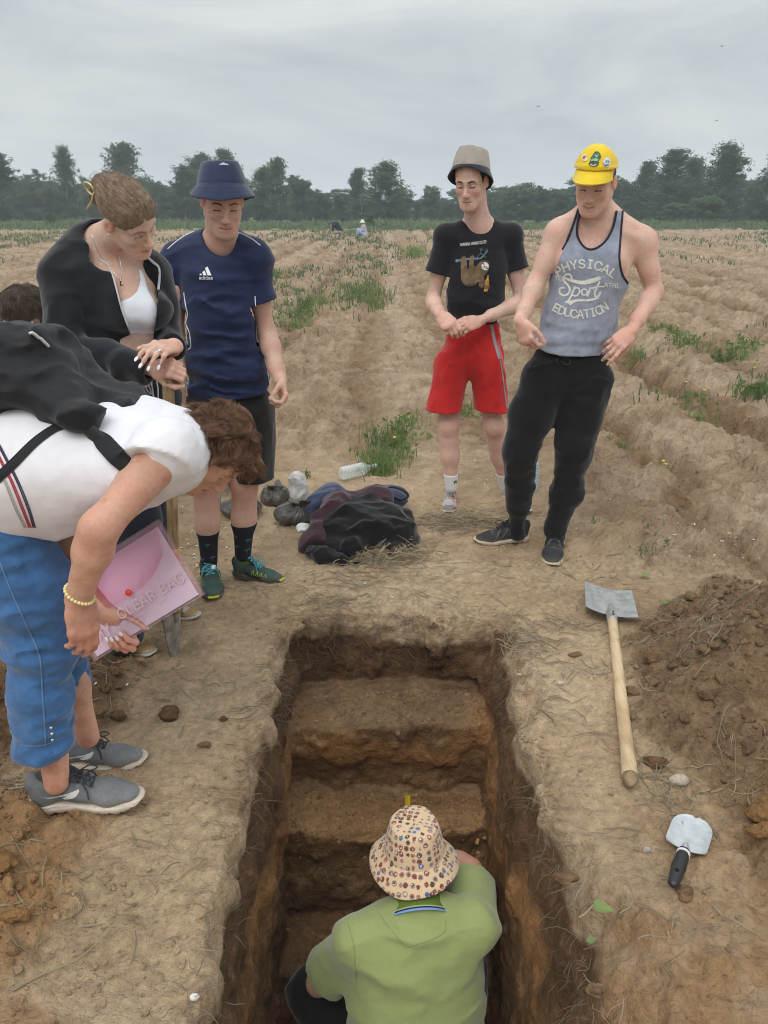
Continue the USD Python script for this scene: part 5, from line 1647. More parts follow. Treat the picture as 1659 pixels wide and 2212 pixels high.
    hr.ell(H.w(0, -0.022, 0.036), V(0.0785, 0.097, 0.080), H.R)
    hr.post = [cut(H.R[:, 1] * 0.85 - H.R[:, 2] * 0.55, H.w(0, 0.028, -0.004)), cut(-H.R[:, 2], H.w(0, 0, -0.042)), fold(0.002, 0.09, T3)]
    obj("hair", solid_mesh(hr, 0.0035), plain("brown_short_hair", (0.06, 0.042, 0.03), 0.6, 300, 0.4, 0.003, 260, stretch=(1, 1, 0.3)), A, off=o)


M_nail2 = plain("bare_nail", (0.62, 0.42, 0.36), 0.3, 200, 0.03, spec=0.5)
tank_man()
# ------------------------------------------------------------------ the man in the black sloth T-shirt and red shorts
def grey_hat_man():
    o = V(0.42, 4.25, gz(0.42, 4.25))
    A = person("tall young man in grey bucket hat, black printed T-shirt and red shorts, fingers touching", o)
    skin = (0.55, 0.36, 0.29)
    R = look((-0.34, -0.86, -0.34), (0.0, 0, 1))
    H = Head(at(1007, 405, Y=4.10) - R[:, 1] * 0.086, R, 1.02, 0.96, 0.95, hair=(0.022, 0.016, 0.013), skin=skin, brow=0.95, blush=0.45, nose=1.0)
    B = Solid(0.03); H.build(B)
    nb = at(1036, 488, Y=4.27)
    shL, shR = at(965, 512, Y=4.26), at(1102, 511, Y=4.30)
    X = shR - shL
    B.cap(H.w(0, -0.035, -0.09), nb + V(0, 0, -0.02), 0.056, 0.070, (1, 0, 0), 0.03)
    for s in (shL, shR):
        B.cap(nb + V(0, 0.02, 0.0), s, 0.045, 0.05, None, 0.05)
    elL, wrL = at(935, 650, Y=4.27), at(951, 680, Y=4.03)
    elR, wrR = at(1126, 652, Y=4.28), at(1036, 693, Y=4.09)
    arm(B, shL, elL, wrL, 1.0); arm(B, shR, elR, wrR, 1.0)
    fl = hand(B, wrL, at(971, 706, Y=3.96) - wrL, (-0.30, -0.72, 0.62), -1, 1.04, ((32, 42, 25), (40, 50, 30), (46, 55, 32), (50, 58, 35)), 2, ((0.9, 0.35, 0.2), (0.95, 0.05, 0.25), (0.97, -0.05, 0.2)))
    fr = hand(B, wrR, at(990, 708, Y=4.00) - wrR, (0.10, -0.80, 0.60), 1, 1.04, ((24, 36, 20), (30, 42, 25), (36, 48, 30), (42, 52, 32)), 2, ((0.85, 0.45, 0.2), (0.95, 0.05, 0.3), (0.95, -0.1, 0.3)))
    kL, kR = at(969, 918, Y=4.22), at(1068, 920, Y=4.24)
    aL, aR = at(975, 1052, Y=4.20), at(1092, 1050, Y=4.33)
    leg(B, at(972, 800, Y=4.25), kL, aL, 0.97); leg(B, at(1045, 800, Y=4.26), kR, aR, 0.97)
    S = Solid(0.03)
    S.cap(shL, shR, 0.058, 0.058, None, 0.04)
    S.cap(nb + V(0, 0.012, -0.02), lerp(shL, shR, 0.5) - V(0, 0, 0.02), (0.085, 0.062), (0.13, 0.08), X, 0.05)
    ch, wa, he = at(1032, 575, Y=4.27), at(1025, 655, Y=4.27), at(1022, 697, Y=4.27)
    S.chain([at(1033, 520, Y=4.28), ch, wa, he], [(0.155, 0.08), (0.158, 0.110), (0.155, 0.105), (0.118, 0.102)], X, 0.05)
    sL, sR = at(943, 590, Y=4.265), at(1118, 583, Y=4.29)
    S.cap(shL, sL, (0.062, 0.066), (0.062, 0.068), X, 0.03); S.cap(shR, sR, (0.060, 0.064), (0.060, 0.066), X, 0.03)
    S.post += [creases(0.008, (0.4, 0.4, 0.22), 0.3, lambda P: 0.3 + sstep(1.4, 1.1, P[:, 2])), fold(0.006, (0.7, 0.55, 0.26), off=0.23), ridges(0.010, (0.5, 0.4, 0.20), 0.55, lambda P: 0.15 + sstep(1.38, 1.1, P[:, 2]))]
    cuff(S, sL, sL - shL, (0.056, 0.062)); cuff(S, sR, sR - shR, (0.058, 0.064))
    neck = Solid(0.01); neck.cap(at(1036, 478, Y=4.22), nb + V(0, -0.005, 0.02), (0.062, 0.062), (0.068, 0.066), X); neck.ell(at(1034, 478, Y=4.17), (0.060, 0.06, 0.034))
    S.final += [lambda P, d: -smin(-d, neck(P), 0.006), cut((0, 0, -1), at(1022, 706, Y=4.27))]
    K = Solid(0.03)
    K.cap(at(1022, 697, Y=4.27), at(1022, 760, Y=4.27), (0.140, 0.108), (0.182, 0.132), X)
    hL, hR = at(959, 886, Y=4.22), at(1061, 884, Y=4.25)
    K.cap(at(977, 780, Y=4.25), hL, (0.098, 0.115), (0.086, 0.098), X); K.cap(at(1052, 780, Y=4.26), hR, (0.098, 0.115), (0.090, 0.100), X)
    K.post += [creases(0.010, (0.26, 0.26, 0.55), 0.3), fold(0.006, (0.3, 0.3, 0.8), off=0.5), ridges(0.012, (0.30, 0.30, 0.45), 0.1)]
    cuff(K, hL, (0.02, 0, -1), (0.086, 0.098), 0.08); cuff(K, hR, (-0.06, 0, -1), (0.090, 0.10), 0.08)
    K.final.append(cut((0, 0, 1), at(1022, 696, Y=4.27)))
    hb = [(H.o - 0.155, H.o + 0.155, 0.0028), box(lerp(wrL, fl[1][0][-1], 0.5), 0.105, 0.0033), box(lerp(wrR, fr[1][0][-1], 0.5), 0.108, 0.0033)]
    bm = skin_mesh(B, 0.007, hb, (S, K))
    red = [(wrL + V(0, -.05, -.03), 0.09, 0.5), (wrR + V(-.06, 0, 0), 0.10, 0.5), (kL, 0.12, 0.35), (kR, 0.12, 0.35), (aL, 0.2, 0.3), (aR, 0.2, 0.3)]
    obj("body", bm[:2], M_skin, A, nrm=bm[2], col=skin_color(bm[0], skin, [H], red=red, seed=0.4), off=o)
    blk = cloth("black_jersey", (0.0125, 0.0125, 0.0165), wr=0.003, wscale=13, rough=0.9, sheen=0.2)
    sh = obj("shirt", solid_mesh(S, 0.0068), blk, A, off=o)
    # the print: a sloth on a branch, a bottle in its hand
    to = crop(1680, 900, 4.484)
    N = (0, -1, 0)
    pp = lambda nm, shp, m, of=0.0016: obj(nm, press_px(shp, to, S, N, 4.15, 0.008, of, 0.2), m, sh, off=o)
    cream = plain("white_lettering", (0.62, 0.62, 0.60), 0.8, 200, 0.1)
    br1 = plain("print_brown", (0.155, 0.105, 0.06), 0.85, 26, 0.3); br2 = plain("print_dark_brown", (0.075, 0.05, 0.032), 0.85, 40, 0.3)
    bl = plain("print_blue", (0.13, 0.20, 0.30), 0.85, 40, 0.3); gr = plain("print_green", (0.06, 0.13, 0.12), 0.85, 60, 0.3); orr = plain("print_orange", (0.50, 0.27, 0.07), 0.8, 60, 0.2)
    wh = plain("print_white", (0.6, 0.61, 0.62), 0.8, 90, 0.1); ink = plain("print_black", (0.012, 0.01, 0.01), 0.8, 90, 0.1)
    pp("lettering", line_text("WANNA HANG OUT?", 52, 590, 312, -6.2, True, 0.66), cream)
    sm = lambda p, n=90: Polygon(spline(np.array([(a, b, 0) for a, b in p + p[:1]], float), n)[:, :2]).buffer(0)
    pp("branch_print", unary_union([LineString([(530, 570), (620, 552), (760, 533), (900, 530)]).buffer(17), Point(534, 568).buffer(27), LineString([(890, 530), (960, 522), (1010, 470), (1075, 395)]).buffer(10)]), bl)
    pp("twig_print", unary_union([LineString([(880, 520), (910, 478), (945, 440), (955, 385), (975, 345)]).buffer(6), LineString([(955, 390), (940, 352)]).buffer(6), LineString([(960, 385), (998, 362)]).buffer(6), LineString([(945, 442), (985, 452)]).buffer(8), LineString([(1000, 490), (1045, 505)]).buffer(7), LineString([(1035, 425), (1045, 372), (1068, 362)]).buffer(8)]), gr, 0.0018)
    body = sm([(602, 560), (618, 510), (650, 490), (690, 500), (706, 560), (718, 700), (742, 700), (752, 560), (778, 492), (812, 474), (836, 490), (832, 560), (836, 640), (856, 668), (900, 640), (950, 584), (1020, 556), (1085, 575), (1112, 620), (1100, 700), (1060, 780), (1010, 850), (1018, 930), (985, 1000), (920, 940), (870, 985), (780, 1018), (700, 1012), (640, 960), (606, 880), (604, 760)], 160)
    arm_ = sm([(920, 900), (1000, 880), (1050, 960), (1112, 1000), (1100, 1070), (1050, 1080), (1000, 1045), (940, 1035), (918, 980)])
    pp("sloth_print", unary_union([body, arm_]), br1, 0.0020)
    pp("sloth_print", sm([(970, 580), (1020, 556), (1085, 575), (1112, 620), (1108, 680), (1085, 720), (1095, 640), (1040, 590), (990, 610)]), br2, 0.0026)
    pp("sloth_print", sm([(985, 610), (1030, 590), (1080, 620), (1096, 670), (1085, 720), (1035, 735), (985, 715), (968, 660)]), wh, 0.0030)
    pp("sloth_print", unary_union([LineString([(990, 615), (1018, 625), (1010, 640)]).buffer(8), LineString([(1050, 670), (1060, 700), (1085, 705)]).buffer(8), Point(1020, 668).buffer(13)]), br2, 0.0034)
    pp("bottle_print", Polygon([(1075, 825), (1095, 828), (1092, 880), (1106, 935), (1075, 1110), (1006, 1110), (1035, 920), (1060, 880)]), orr, 0.0034)
    pp("claw_print", unary_union([LineString([(1005, 995 + 24 * i), (1085, 1020 + 24 * i)]).buffer(5) for i in range(3)]), ink, 0.0042)
    redm = cloth("red_shorts", (0.48, 0.017, 0.016), wr=0.003, wscale=9, rough=0.75, amount=0.07)
    kk = obj("shorts", solid_mesh(K, 0.0075), redm, A, off=o)
    gm_ = plain("grey_stripe", (0.27, 0.26, 0.29), 0.8, 200, 0.1)

    def strip(px, w, N, nm="stripe"):
        q = spline([at(a, b, Y=4.15) for a, b in px], 50)
        sd = unit(np.cross(N, (0, 0, 1)))
        v = np.stack([q - sd * w, q, q + sd * w], 1).reshape(-1, 3)
        gf = grid_faces(50, 3)
        obj(nm, _drop(land(K, v, None, 0.2, 0.002), np.vstack([gf[:, [0, 1, 2]], gf[:, [0, 2, 3]]]), v), gm_, kk, off=o)
    strip([(1062, 702), (1067, 730), (1075, 760), (1080, 776)], 0.010, unit((0.5, -1, 0)))
    strip([(1081, 778), (1086, 810), (1091, 850), (1095, 880)], 0.005, unit((0.8, -1, 0)))
    sock = plain("white_sock", (0.60, 0.59, 0.58), 0.9, 300, 0.06, 0.0015, 500, stretch=(1, 1, 0.15))
    for kn, an, top in ((kL, aL, 1024), (kR, aR, 1022)):
        K2 = Solid(0.03); leg(K2, kn + V(0, 0, 0.3), kn, an, 0.97)
        K2.post = [lambda P, d: d - 0.004, cut((0, 0, 1), at(1000, top, Y=an[1]))]
        s_ = obj("sock", nets(K2, an - V(0.09, 0.09, 0.08), an + V(0.09, 0.09, 0.16), 0.005), sock, A, off=o)
        obj("sock_mark", press(line_text("M", 0.018, 0, 0), K2, an + V(0.005, 0, 0.05), (1, 0, 0), (0, 0, 1), (0.1, -1, 0), 0.01, 0.0012, 0.12), ink, s_, off=o)
    lace = plain("white_lace", (0.6, 0.58, 0.56), 0.85, 400, 0.1)
    dk = plain("grey_tongue", (0.10, 0.10, 0.10), 0.8, 300, 0.2)

    def paint(v, c, side):
        c = lerp(c, V(0.42, 0.05, 0.035), (0.85 * (n3(v, (0.10, 0.10, 0.07), off=0.12) > -0.35) * (v[:, 0] > 0.05) * (v[:, 0] < 0.235))[:, None])
        return lerp(c, V(0.12, 0.12, 0.12), (0.8 * (v[:, 0] > 0.238))[:, None])
    for hpz, tpz, sd in ((at(974, 1070, Z=0), at(968, 1104, Z=0), 1), (at(1094, 1072, Z=0), at(1142, 1108, Z=0), -1)):
        z = gz(*((hpz + tpz) / 2)[:2]) - 0.004
        shoe(A, o, hpz, tpz, z, sd, 1.03, (0.40, 0.38, 0.37), (0.50, 0.46, 0.42), lace, paint=paint, tongue_mat=dk)
    canvas = cloth("grey_canvas", (0.30, 0.265, 0.225), weave=1300, wr=0.004, wscale=13, rough=0.9)
    dark = cloth("black_lining", (0.02, 0.022, 0.03), weave=1300, wr=0.002, wscale=13, rough=0.9)
    bucket_hat(A, o, H, canvas, dark, crown_r=0.094, crown_h=0.098, brim=0.024, drop=0.062, base=0.050, tiltx=32, top_r=0.070, wobble=0.004, seed=0.6, flip=0.055)
    br = H
    hr = Solid(0.02)
    hr.ell(H.w(0, -0.018, 0.042), V(0.0785, 0.100, 0.083), H.R)
    hr.post = [cut(H.R[:, 1] * 0.85 - H.R[:, 2] * 0.42, H.w(0, 0.050, 0.03)), cut(-H.R[:, 2], H.w(0, 0, -0.035)), fold(0.003, 0.09, T3)]
    obj("hair", solid_mesh(hr, 0.0035), plain("black_short_hair", (0.02, 0.015, 0.012), 0.6, 300, 0.4, 0.003, 260, stretch=(1, 1, 0.3)), A, off=o)


grey_hat_man()
# ------------------------------------------------------------------ the woman bending over, her backpack and the clear folder
def bending_woman():
    o = V(-0.88, 1.80, gz(-0.88, 1.80))
    A = person("older woman with short brown hair bending down in white blouse and blue cropped jeans", o)
    skin = (0.50, 0.285, 0.205)
    R = look((0.40, -0.17, -0.90), (0.92, 0.0, 0.35))
    H = Head(at(482, 1033, Y=1.79) - R @ V(0.031, 0.082, 0.003) * 0.87, R, 0.87, 0.98, 0.98, True, 1.1, hair=(0.05, 0.03, 0.02), skin=skin, brow=0.55, blush=0.7, age=1.0)
    B = Solid(0.03); H.build(B)
    nb = at(392, 985, Y=1.81)
    shN, shF = at(362, 975, Y=1.67), at(352, 972, Y=1.96)
    B.cap(H.w(0, -0.035, -0.07), nb, 0.054, 0.064, None, 0.03)
    elN, wrN = at(216, 1140, Y=1.535), at(168, 1296, Y=1.575)
    elF, wrF = at(112, 1192, Y=1.88), at(182, 1240, Y=1.80)
    for s in (shN, shF):
        B.ell(s, 0.050, None, 0.03)
    B.cap(shN, elN, 0.052, 0.037, None, 0.03)
    B.ell(elN + V(-0.012, 0.0, -0.010), 0.029, None, 0.02)
    m = lerp(elN, wrN, 0.3)
    B.cap(elN, m, 0.036, 0.039, None, 0.03); B.cap(m, wrN, 0.039, (0.029, 0.023), None, 0.03)
    B.cap(shF, elF, 0.058, 0.046, None, 0.03); B.cap(elF, wrF, 0.048, 0.03, None, 0.03)
    sp = [at(-30, 1025, Y=1.82), at(70, 1000, Y=1.81), at(180, 992, Y=1.80), at(290, 982, Y=1.80), at(368, 976, Y=1.80)]
    B.chain(sp, [(0.175, 0.135), (0.18, 0.125), (0.175, 0.115), (0.16, 0.09), (0.12, 0.05)], (0, 1, 0), 0.06)
    fn_ = hand(B, wrN, at(180, 1368, Y=1.575) - wrN, (0.72, -0.68, 0.10), -1, 1.0, ((12, 22, 14), (14, 24, 15), (17, 27, 16), (21, 30, 18)), 1, ((0.85, 0.42, 0.3), (0.92, 0.15, 0.4), (0.9, -0.05, 0.45)))
    # the far hand comes up from below and closes its fingers over the folder's lower edge
    wrH = at(224, 1316, Y=1.752)
    fh = hand(B, wrH, at(270, 1380, Y=1.722) - wrH, (0.05, 1, 0.1), 1, 0.95, ((18, 118, 40), (16, 122, 42), (18, 120, 42), (24, 112, 44)), 4, ((0.75, 0.65, -0.05), (0.85, 0.5, 0.0), (0.9, 0.35, 0.1)))
    B.cap(wrF, wrH, 0.032, 0.026, None, 0.03)
    kN, kF = at(92, 1385, Y=1.72), at(118, 1370, Y=1.93)
    aN, aF = at(122, 1690, Y=1.70), at(190, 1592, Y=1.90)
    leg(B, at(10, 1130, Y=1.73), kN, aN, 0.98, (-1, 0, 0)); leg(B, at(20, 1120, Y=1.92), kF, aF, 0.98, (-1, 0, 0))
    # blouse
    S = Solid(0.035)
    S.chain([at(-45, 1028, Y=1.82), at(60, 1003, Y=1.81), at(175, 994, Y=1.80), at(285, 983, Y=1.80), at(362, 980, Y=1.80)], [(0.20, 0.155), (0.205, 0.148), (0.20, 0.138), (0.188, 0.122), (0.15, 0.078)], (0, 1, 0), 0.06)
    slv = []
    for s, e in ((shN, elN), (shF, elF)):
        S.cap(nb + V(-0.02, 0, -0.01), s, 0.062, 0.064, None, 0.05)
        T_ = Solid(0.03)
        T_.cap(lerp(s, nb, 0.3), s, 0.068, 0.068); T_.cap(s, lerp(s, e, 0.30), 0.068, 0.070)
        T_.post = [creases(0.005, (0.15, 0.2, 0.12), 0.1), ridges(0.004, (0.20, 0.3, 0.16), 0.8), fold(0.004, (0.3, 0.3, 0.3), off=0.2)]
        cuff(T_, lerp(s, e, 0.21) + V(0, 0, 0.0), (e - s) + V(0.10, 0, 0.02), (0.080, 0.080), 0.05, 0.014, 1.6)
        slv.append(T_)
    S.ell(at(140, 1056, Y=1.80), V(0.17, 0.17, 0.085), None, 0.06)
    S.post += [creases(0.009, (0.22, 0.5, 0.40), 0.3), fold(0.006, (0.5, 0.6, 0.4), off=0.17), ridges(0.014, (0.24, 0.6, 0.42), 0.35, lambda P: 0.25 + sstep(1.0, 0.8, P[:, 2])), ridges(0.005, (0.18, 0.3, 0.18), 0.8, lambda P: 0.2 + np.exp(-((P - shN) ** 2).sum(1) / 0.02))]
    S.extra = slv
    S.final += [lambda P, d: smin(smin(d, slv[0](P), 0.02), slv[1](P), 0.02)]
    neck = Solid(0.01); neck.cap(nb - V(0.03, 0, 0.0), H.w(0, -0.02, -0.06), 0.066, 0.085)
    S.final += [lambda P, d: -smin(-d, neck(P), 0.006), cut((-0.92, 0.0, -0.42), at(40, 1130, Y=1.8))]
    # jeans
    K = Solid(0.03)
    K.chain([at(-60, 1060, Y=1.83), at(-20, 1120, Y=1.83)], [(0.175, 0.14), (0.205, 0.15)], (0, 1, 0), 0.05)
    hN, hF = at(97, 1618, Y=1.70), at(140, 1506, Y=1.92)
    K.chain([at(5, 1150, Y=1.735), at(55, 1270, Y=1.725), kN, at(88, 1500, Y=1.705), hN], [0.112, 0.099, 0.081, 0.073, 0.074], None, 0.04)
    K.chain([at(15, 1150, Y=1.92), at(75, 1270, Y=1.92), kF, hF], [0.112, 0.102, 0.084, 0.070], None, 0.04)
    K.post += [creases(0.008, (0.30, 0.30, 0.15), 0.3), fold(0.003, (0.4, 0.4, 0.4), off=0.27), ridges(0.0045, (0.5, 0.5, 0.14), 0.3, lambda P: 0.3 + np.exp(-((P[:, 2] - kN[2]) / 0.16) ** 2)), ridges(0.006, (0.20, 0.20, 0.11), 0.7)]
    K.post.append(lambda P, d: (d - 0.0022 * np.exp(-(((P[:, 2] - hN[2] - 0.022) / 0.003) ** 2)) * 0 - 0.0).astype(np.float32))
    cuff(K, hN, (0.06, 0, -1), (0.076, 0.076), 0.06); cuff(K, hF, (0.1, 0, -1), (0.070, 0.070), 0.06)
    hb = [(H.o - 0.15, H.o + 0.15, 0.0024), box(lerp(wrN, fn_[1][0][-1], 0.5) + V(0, 0, -0.01), 0.112, 0.0028), box(at(265, 1385, Y=1.74), 0.105, 0.0026)]
    bm = skin_mesh(B, 0.006, hb, (S, K))
    red = [(elN, 0.07, 0.35), (wrN + V(0, 0, -.12), 0.13, 0.45), (at(262, 1400, Y=1.74), 0.11, 0.6), (aN, 0.14, 0.3), (aF, 0.14, 0.3), (shN, 0.12, 0.25)]
    c = skin_color(bm[0], skin, [H], red=red, seed=0.6)
    frk = sstep(1.0, 1.8, n3(bm[0], 0.07, off=0.5)) * (bm[0][:, 0] < -0.45)
    c = lerp(c, c * V(0.8, 0.68, 0.62), (0.5 * frk)[:, None])
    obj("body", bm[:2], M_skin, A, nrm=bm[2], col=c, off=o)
    nails(fh, M_nail, A, o, (0, 1, 2, 3, 4), 1.0, 0.014)
    blouse = cloth("white_blouse", (0.68, 0.665, 0.70), weave=1100, wr=0.004, wscale=15, amount=0.03, rough=0.85)
    sm_ = solid_mesh(S, 0.006)
    sh = obj("blouse", sm_, blouse, A, off=o)
    # zigzag embroidery at the side
    N = None
    S0 = Solid(0.03); S0.prims, S0.post, S0.final = S.prims, S.post, S.final[:1]
    for k, (dx, colr) in enumerate(((0, (0.06, 0.05, 0.09)), (-13, (0.42, 0.05, 0.07)), (-27, (0.42, 0.40, 0.38)))):
        m_ = plain(("navy_stitch", "red_stitch", "beige_stitch")[k], colr, 0.8, 300, 0.1)
        base = spline([(-14 + dx * 0.3, 940, 0), (10 + dx, 985, 0), (38 + dx, 1040, 0), (62 + dx, 1100, 0), (74 + dx * 0.7, 1140, 0)], 120)[:, :2]
        zz = base + np.column_stack([np.where(np.arange(120) % 4 < 2, 1, -1) * 4.0 * np.abs(np.sin(np.arange(120) * np.pi / 2 + 0.8)), 0 * base[:, 0]])
        zz2 = base - (zz - base)
        for z_ in (zz, zz2):
            obj("embroidery", tube(land_line(S0, np.array([at(a, b, Y=1.6) for a, b in z_]), N, 0.25, 0.0008), 0.0014, 4), m_, sh, off=o)
    denim = cloth("blue_denim", (0.045, 0.125, 0.285), weave=1600, wr=0.0045, wscale=13, amount=0.22, rough=0.85, stretch=(0.5, 0.5, 1.6))
    kk = obj("jeans", solid_mesh(K, 0.0062), denim, A, off=o)
    seam = plain("denim_seam", (0.10, 0.19, 0.34), 0.85, 300, 0.2)
    q = spline([at(a, b, Y=1.55) for a, b in ((0, 1215), (30, 1290), (62, 1360), (86, 1420), (92, 1500), (97, 1575), (99, 1612))], 60)
    obj("seam", tube(land_line(K, q, N, 0.2, 0.0005), 0.0022, 6), seam, kk, off=o)
    q = spline([at(a, b, Y=1.55) for a, b in ((42, 1609), (70, 1612), (100, 1608), (128, 1598), (146, 1590))], 40)
    obj("hem_stitch", tube(land_line(K, q, N, 0.2, 0.0003), 0.0014, 5), seam, kk, off=o)
    stud = plain("metal_stud", (0.55, 0.52, 0.46), 0.3, 200, 0.1, metallic=0.9)
    for a, b in ((110, 1572), (112, 1585), (113, 1598)):
        p = land(K, at(a, b, Y=1.55)[None], N, 0.2, 0.001)[0]
        m_ = trimesh.creation.icosphere(2, 0.005); m_.apply_translation(p)
        obj("stud", m_, stud, kk, off=o)
    sock = plain("ankle_sock", (0.58, 0.57, 0.60), 0.9, 400, 0.06, 0.0008, 900)
    for kn, an in ((kN, aN), (kF, aF)):
        K2 = Solid(0.03); leg(K2, kn, lerp(kn, an, 0.5), an, 0.98, (-1, 0, 0)); K2.cap(an + V(-0.01, 0, 0.0), an + V(0.02, 0, -0.07), 0.034, 0.036)
        K2.post = [lambda P, d: d - 0.0035, cut((-0.25, 0, 1), an + V(0, 0, -0.028)), cut((0, 0, -1), V(0, 0, o[2] + 0.078))]
        obj("sock", nets(K2, an - V(0.09, 0.09, 0.10), an + V(0.09, 0.09, 0.10), 0.005), sock, A, off=o)
    lace = plain("charcoal_lace", (0.045, 0.047, 0.052), 0.85, 400, 0.2)

    def paint(v, c, side):
        m2 = (v[:, 0] < 0.10) * (v[:, 2] < 0.095)
        c = lerp(c, V(0.115, 0.118, 0.125), (0.6 * (v[:, 0] < 0.13) * sstep(0.03, 0.04, v[:, 2]))[:, None])
        return c
    wh = plain("shoe_stripe", (0.55, 0.55, 0.53), 0.7, 200, 0.08)
    sw = unary_union([Polygon(np.vstack([spline([(0.040, 0.056, 0), (0.065, 0.047, 0), (0.10, 0.052, 0), (0.138, 0.066, 0)], 20)[:, :2], spline([(0.140, 0.060, 0), (0.128, 0.044, 0), (0.100, 0.036, 0)], 12)[:, :2], spline([(0.094, 0.040, 0), (0.110, 0.050, 0), (0.118, 0.056, 0), (0.100, 0.0475, 0), (0.065, 0.043, 0)], 20)[:, :2]])).buffer(0)])
    swm = poly_mesh(sw, 0.01)
    for hpz, tpz, sd in ((at(72, 1768, Z=0.0), at(318, 1752, Z=0.0), 1), (at(118, 1652, Z=0.0), at(320, 1642, Z=0.0), -1)):
        z = gz(*((hpz + tpz) / 2)[:2]) - 0.003
        shoe(A, o, hpz, tpz, z, sd, 0.98, (0.165, 0.17, 0.178), (0.56, 0.50, 0.42), lace, paint=paint, accents=[("stripe", swm, None, wh)], h=0.0032)
    # bracelet of pale beads
    bead = plain("yellow_bead", (0.70, 0.64, 0.30), 0.35, 150, 0.08, spec=0.5)
    ax = unit(elN - wrN); bc = wrN + ax * 0.020
    F = frame(ax, (1, 0, 0))
    for i in range(24):
        t = 2 * math.pi * i / 24
        dirv = F[:, 0] * math.cos(t) + F[:, 1] * math.sin(t)
        p = land(B, (bc + dirv * 0.0 - V(0, 0, 0.008) * math.cos(t))[None], dirv, 0.07, 0.0028)[0]
        m_ = trimesh.creation.icosphere(2, 0.0043); m_.apply_translation(p)
        obj("bracelet_bead", m_, bead, A, off=o)
    # hair: a cap of hair and loose strands over it
    hr = Solid(0.02)
    hr.ell(H.w(0, -0.024, 0.050), V(0.0785, 0.101, 0.084) * H.s, H.R)
    hr.ell(H.w(0, 0.050, 0.078), V(0.055, 0.044, 0.034) * H.s, H.R, 0.03)
    for m in (-1, 1):
        hr.cap(H.w(m * 0.070, 0.028, 0.045), H.w(m * 0.072, 0.018, -0.004), 0.014, 0.008, None, 0.02)
    hr.sub(H.w(0, 0.115, -0.010), V(0.070, 0.075, 0.062) * H.s, H.R, 0.012)
    for m in (-1, 1):
        hr.sub(H.w(m * 0.088, -0.008, -0.014), V(0.026, 0.028, 0.042) * H.s, H.R, 0.01)
        hr.sub(H.w(m * 0.080, 0.040, -0.030), V(0.035, 0.050, 0.050) * H.s, H.R, 0.01)
    hr.post = [cut(H.R[:, 1] * 0.25 - H.R[:, 2], H.w(0, -0.07, -0.062)), lambda P, d: (d + 0.0035 * n3((P - H.o) @ H.R, (0.06, 0.16, 0.16), T3) - 0.003 * np.clip(n3(P, 0.11, T3S, 0.3), -1, 1)).astype(np.float32)]
    hm = solid_mesh(hr, 0.0034)
    hc = hair_mat("brown_hair", (0.145, 0.076, 0.044))
    M_hc = plain("brown_hair_base", (0.065, 0.038, 0.024), 0.55, 120, 0.5, 0.004, 200)
    hobj = obj("hair", hm, M_hc, A, off=o)
    def grows(P):
        q = H.local(P)
        x, y, z = np.abs(q[:, 0]), q[:, 1], q[:, 2]
        low = np.interp(y, [-0.13, -0.05, -0.03, 0.0, 0.03, 0.055, 0.075, 0.12], [-0.06, -0.05, 0.028, 0.030, 0.022, 0.04, 0.066, 0.07])
        return (z > low) * 1.0
    p, n = scatter(hm, 9500, 3, grows)
    L = H.local(p)
    crown = V(0, -0.075, 0.10)

    def flow(P, D):
        q = H.local(P)
        up = np.clip((q[:, 2] - 0.02) / 0.09, 0, 1)[:, None]
        back = sstep(-0.06, -0.11, q[:, 1])[:, None]
        w_ = V(0, 1.0, -0.15) * up + V(0, 0.35, -1.0) * (1 - up) + np.column_stack([q[:, 0] * 7, 0 * up[:, 0], 0 * up[:, 0]]) * up
        w_ = lerp(w_, np.tile(V(0, -0.25, -1.0), (len(q), 1)), back * (1 - 0.6 * up))
        w_ /= np.maximum(np.linalg.norm(w_, axis=1, keepdims=True), 1e-6)
        return w_ @ H.R.T
    d0 = flow(p, n) * 0.95 + n * 0.22
    d0 /= np.linalg.norm(d0, axis=1, keepdims=True)
    st = strands(p, d0, np.random.default_rng(1).uniform(0.018, 0.042, len(p)), 7, flow, hr, 0.0048, 0.5, 2, 0.55)
    curves("hair_strands", st, np.linspace(0.0011, 0.0004, 7)[None], hc, hobj, off=o)

    # ---------------- the backpack on her back
    bo = at(40, 800, Y=1.85)
    Bk = thing("backpack", "black backpack slung over the bending woman's back with its strap across her blouse", "backpack", bo)
    nyl = cloth("black_nylon", (0.0105, 0.011, 0.0135), weave=1200, wr=0.006, wscale=16, rough=0.68, sheen=0.1, spec=0.25)
    G = Solid(0.03)
    G.cap(at(-70, 815, Y=1.84), at(85, 795, Y=1.84), (0.155, 0.125), (0.150, 0.085), (0, 1, 0), 0.05)
    G.cap(at(85, 800, Y=1.84), at(165, 838, Y=1.83), (0.145, 0.075), (0.125, 0.048), (0, 1, 0), 0.05)
    G.cap(at(165, 832, Y=1.86), at(255, 868, Y=1.88), (0.120, 0.048), (0.10, 0.036), (0, 1, 0), 0.04)
    G.cap(at(255, 868, Y=1.88), at(345, 908, Y=1.88), (0.10, 0.036), (0.06, 0.018), (0, 1, 0), 0.04)
    G.cap(at(130, 850, Y=1.74), at(168, 895, Y=1.66), (0.07, 0.045), (0.035, 0.022), (0, 1, 0), 0.04)
    G.cap(at(40, 735, Y=1.84), at(95, 722, Y=1.84), (0.10, 0.030), (0.075, 0.016), (0, 1, 0), 0.03)
    G.post += [fold(0.008, (0.45, 0.45, 0.45), off=0.51), ridges(0.016, (0.30, 0.5, 0.24), 0.22), ridges(0.007, (0.16, 0.2, 0.14), 0.62)]
    gmsh = solid_mesh(G, 0.007)
    bag = obj("bag", gmsh, nyl, Bk, off=bo)
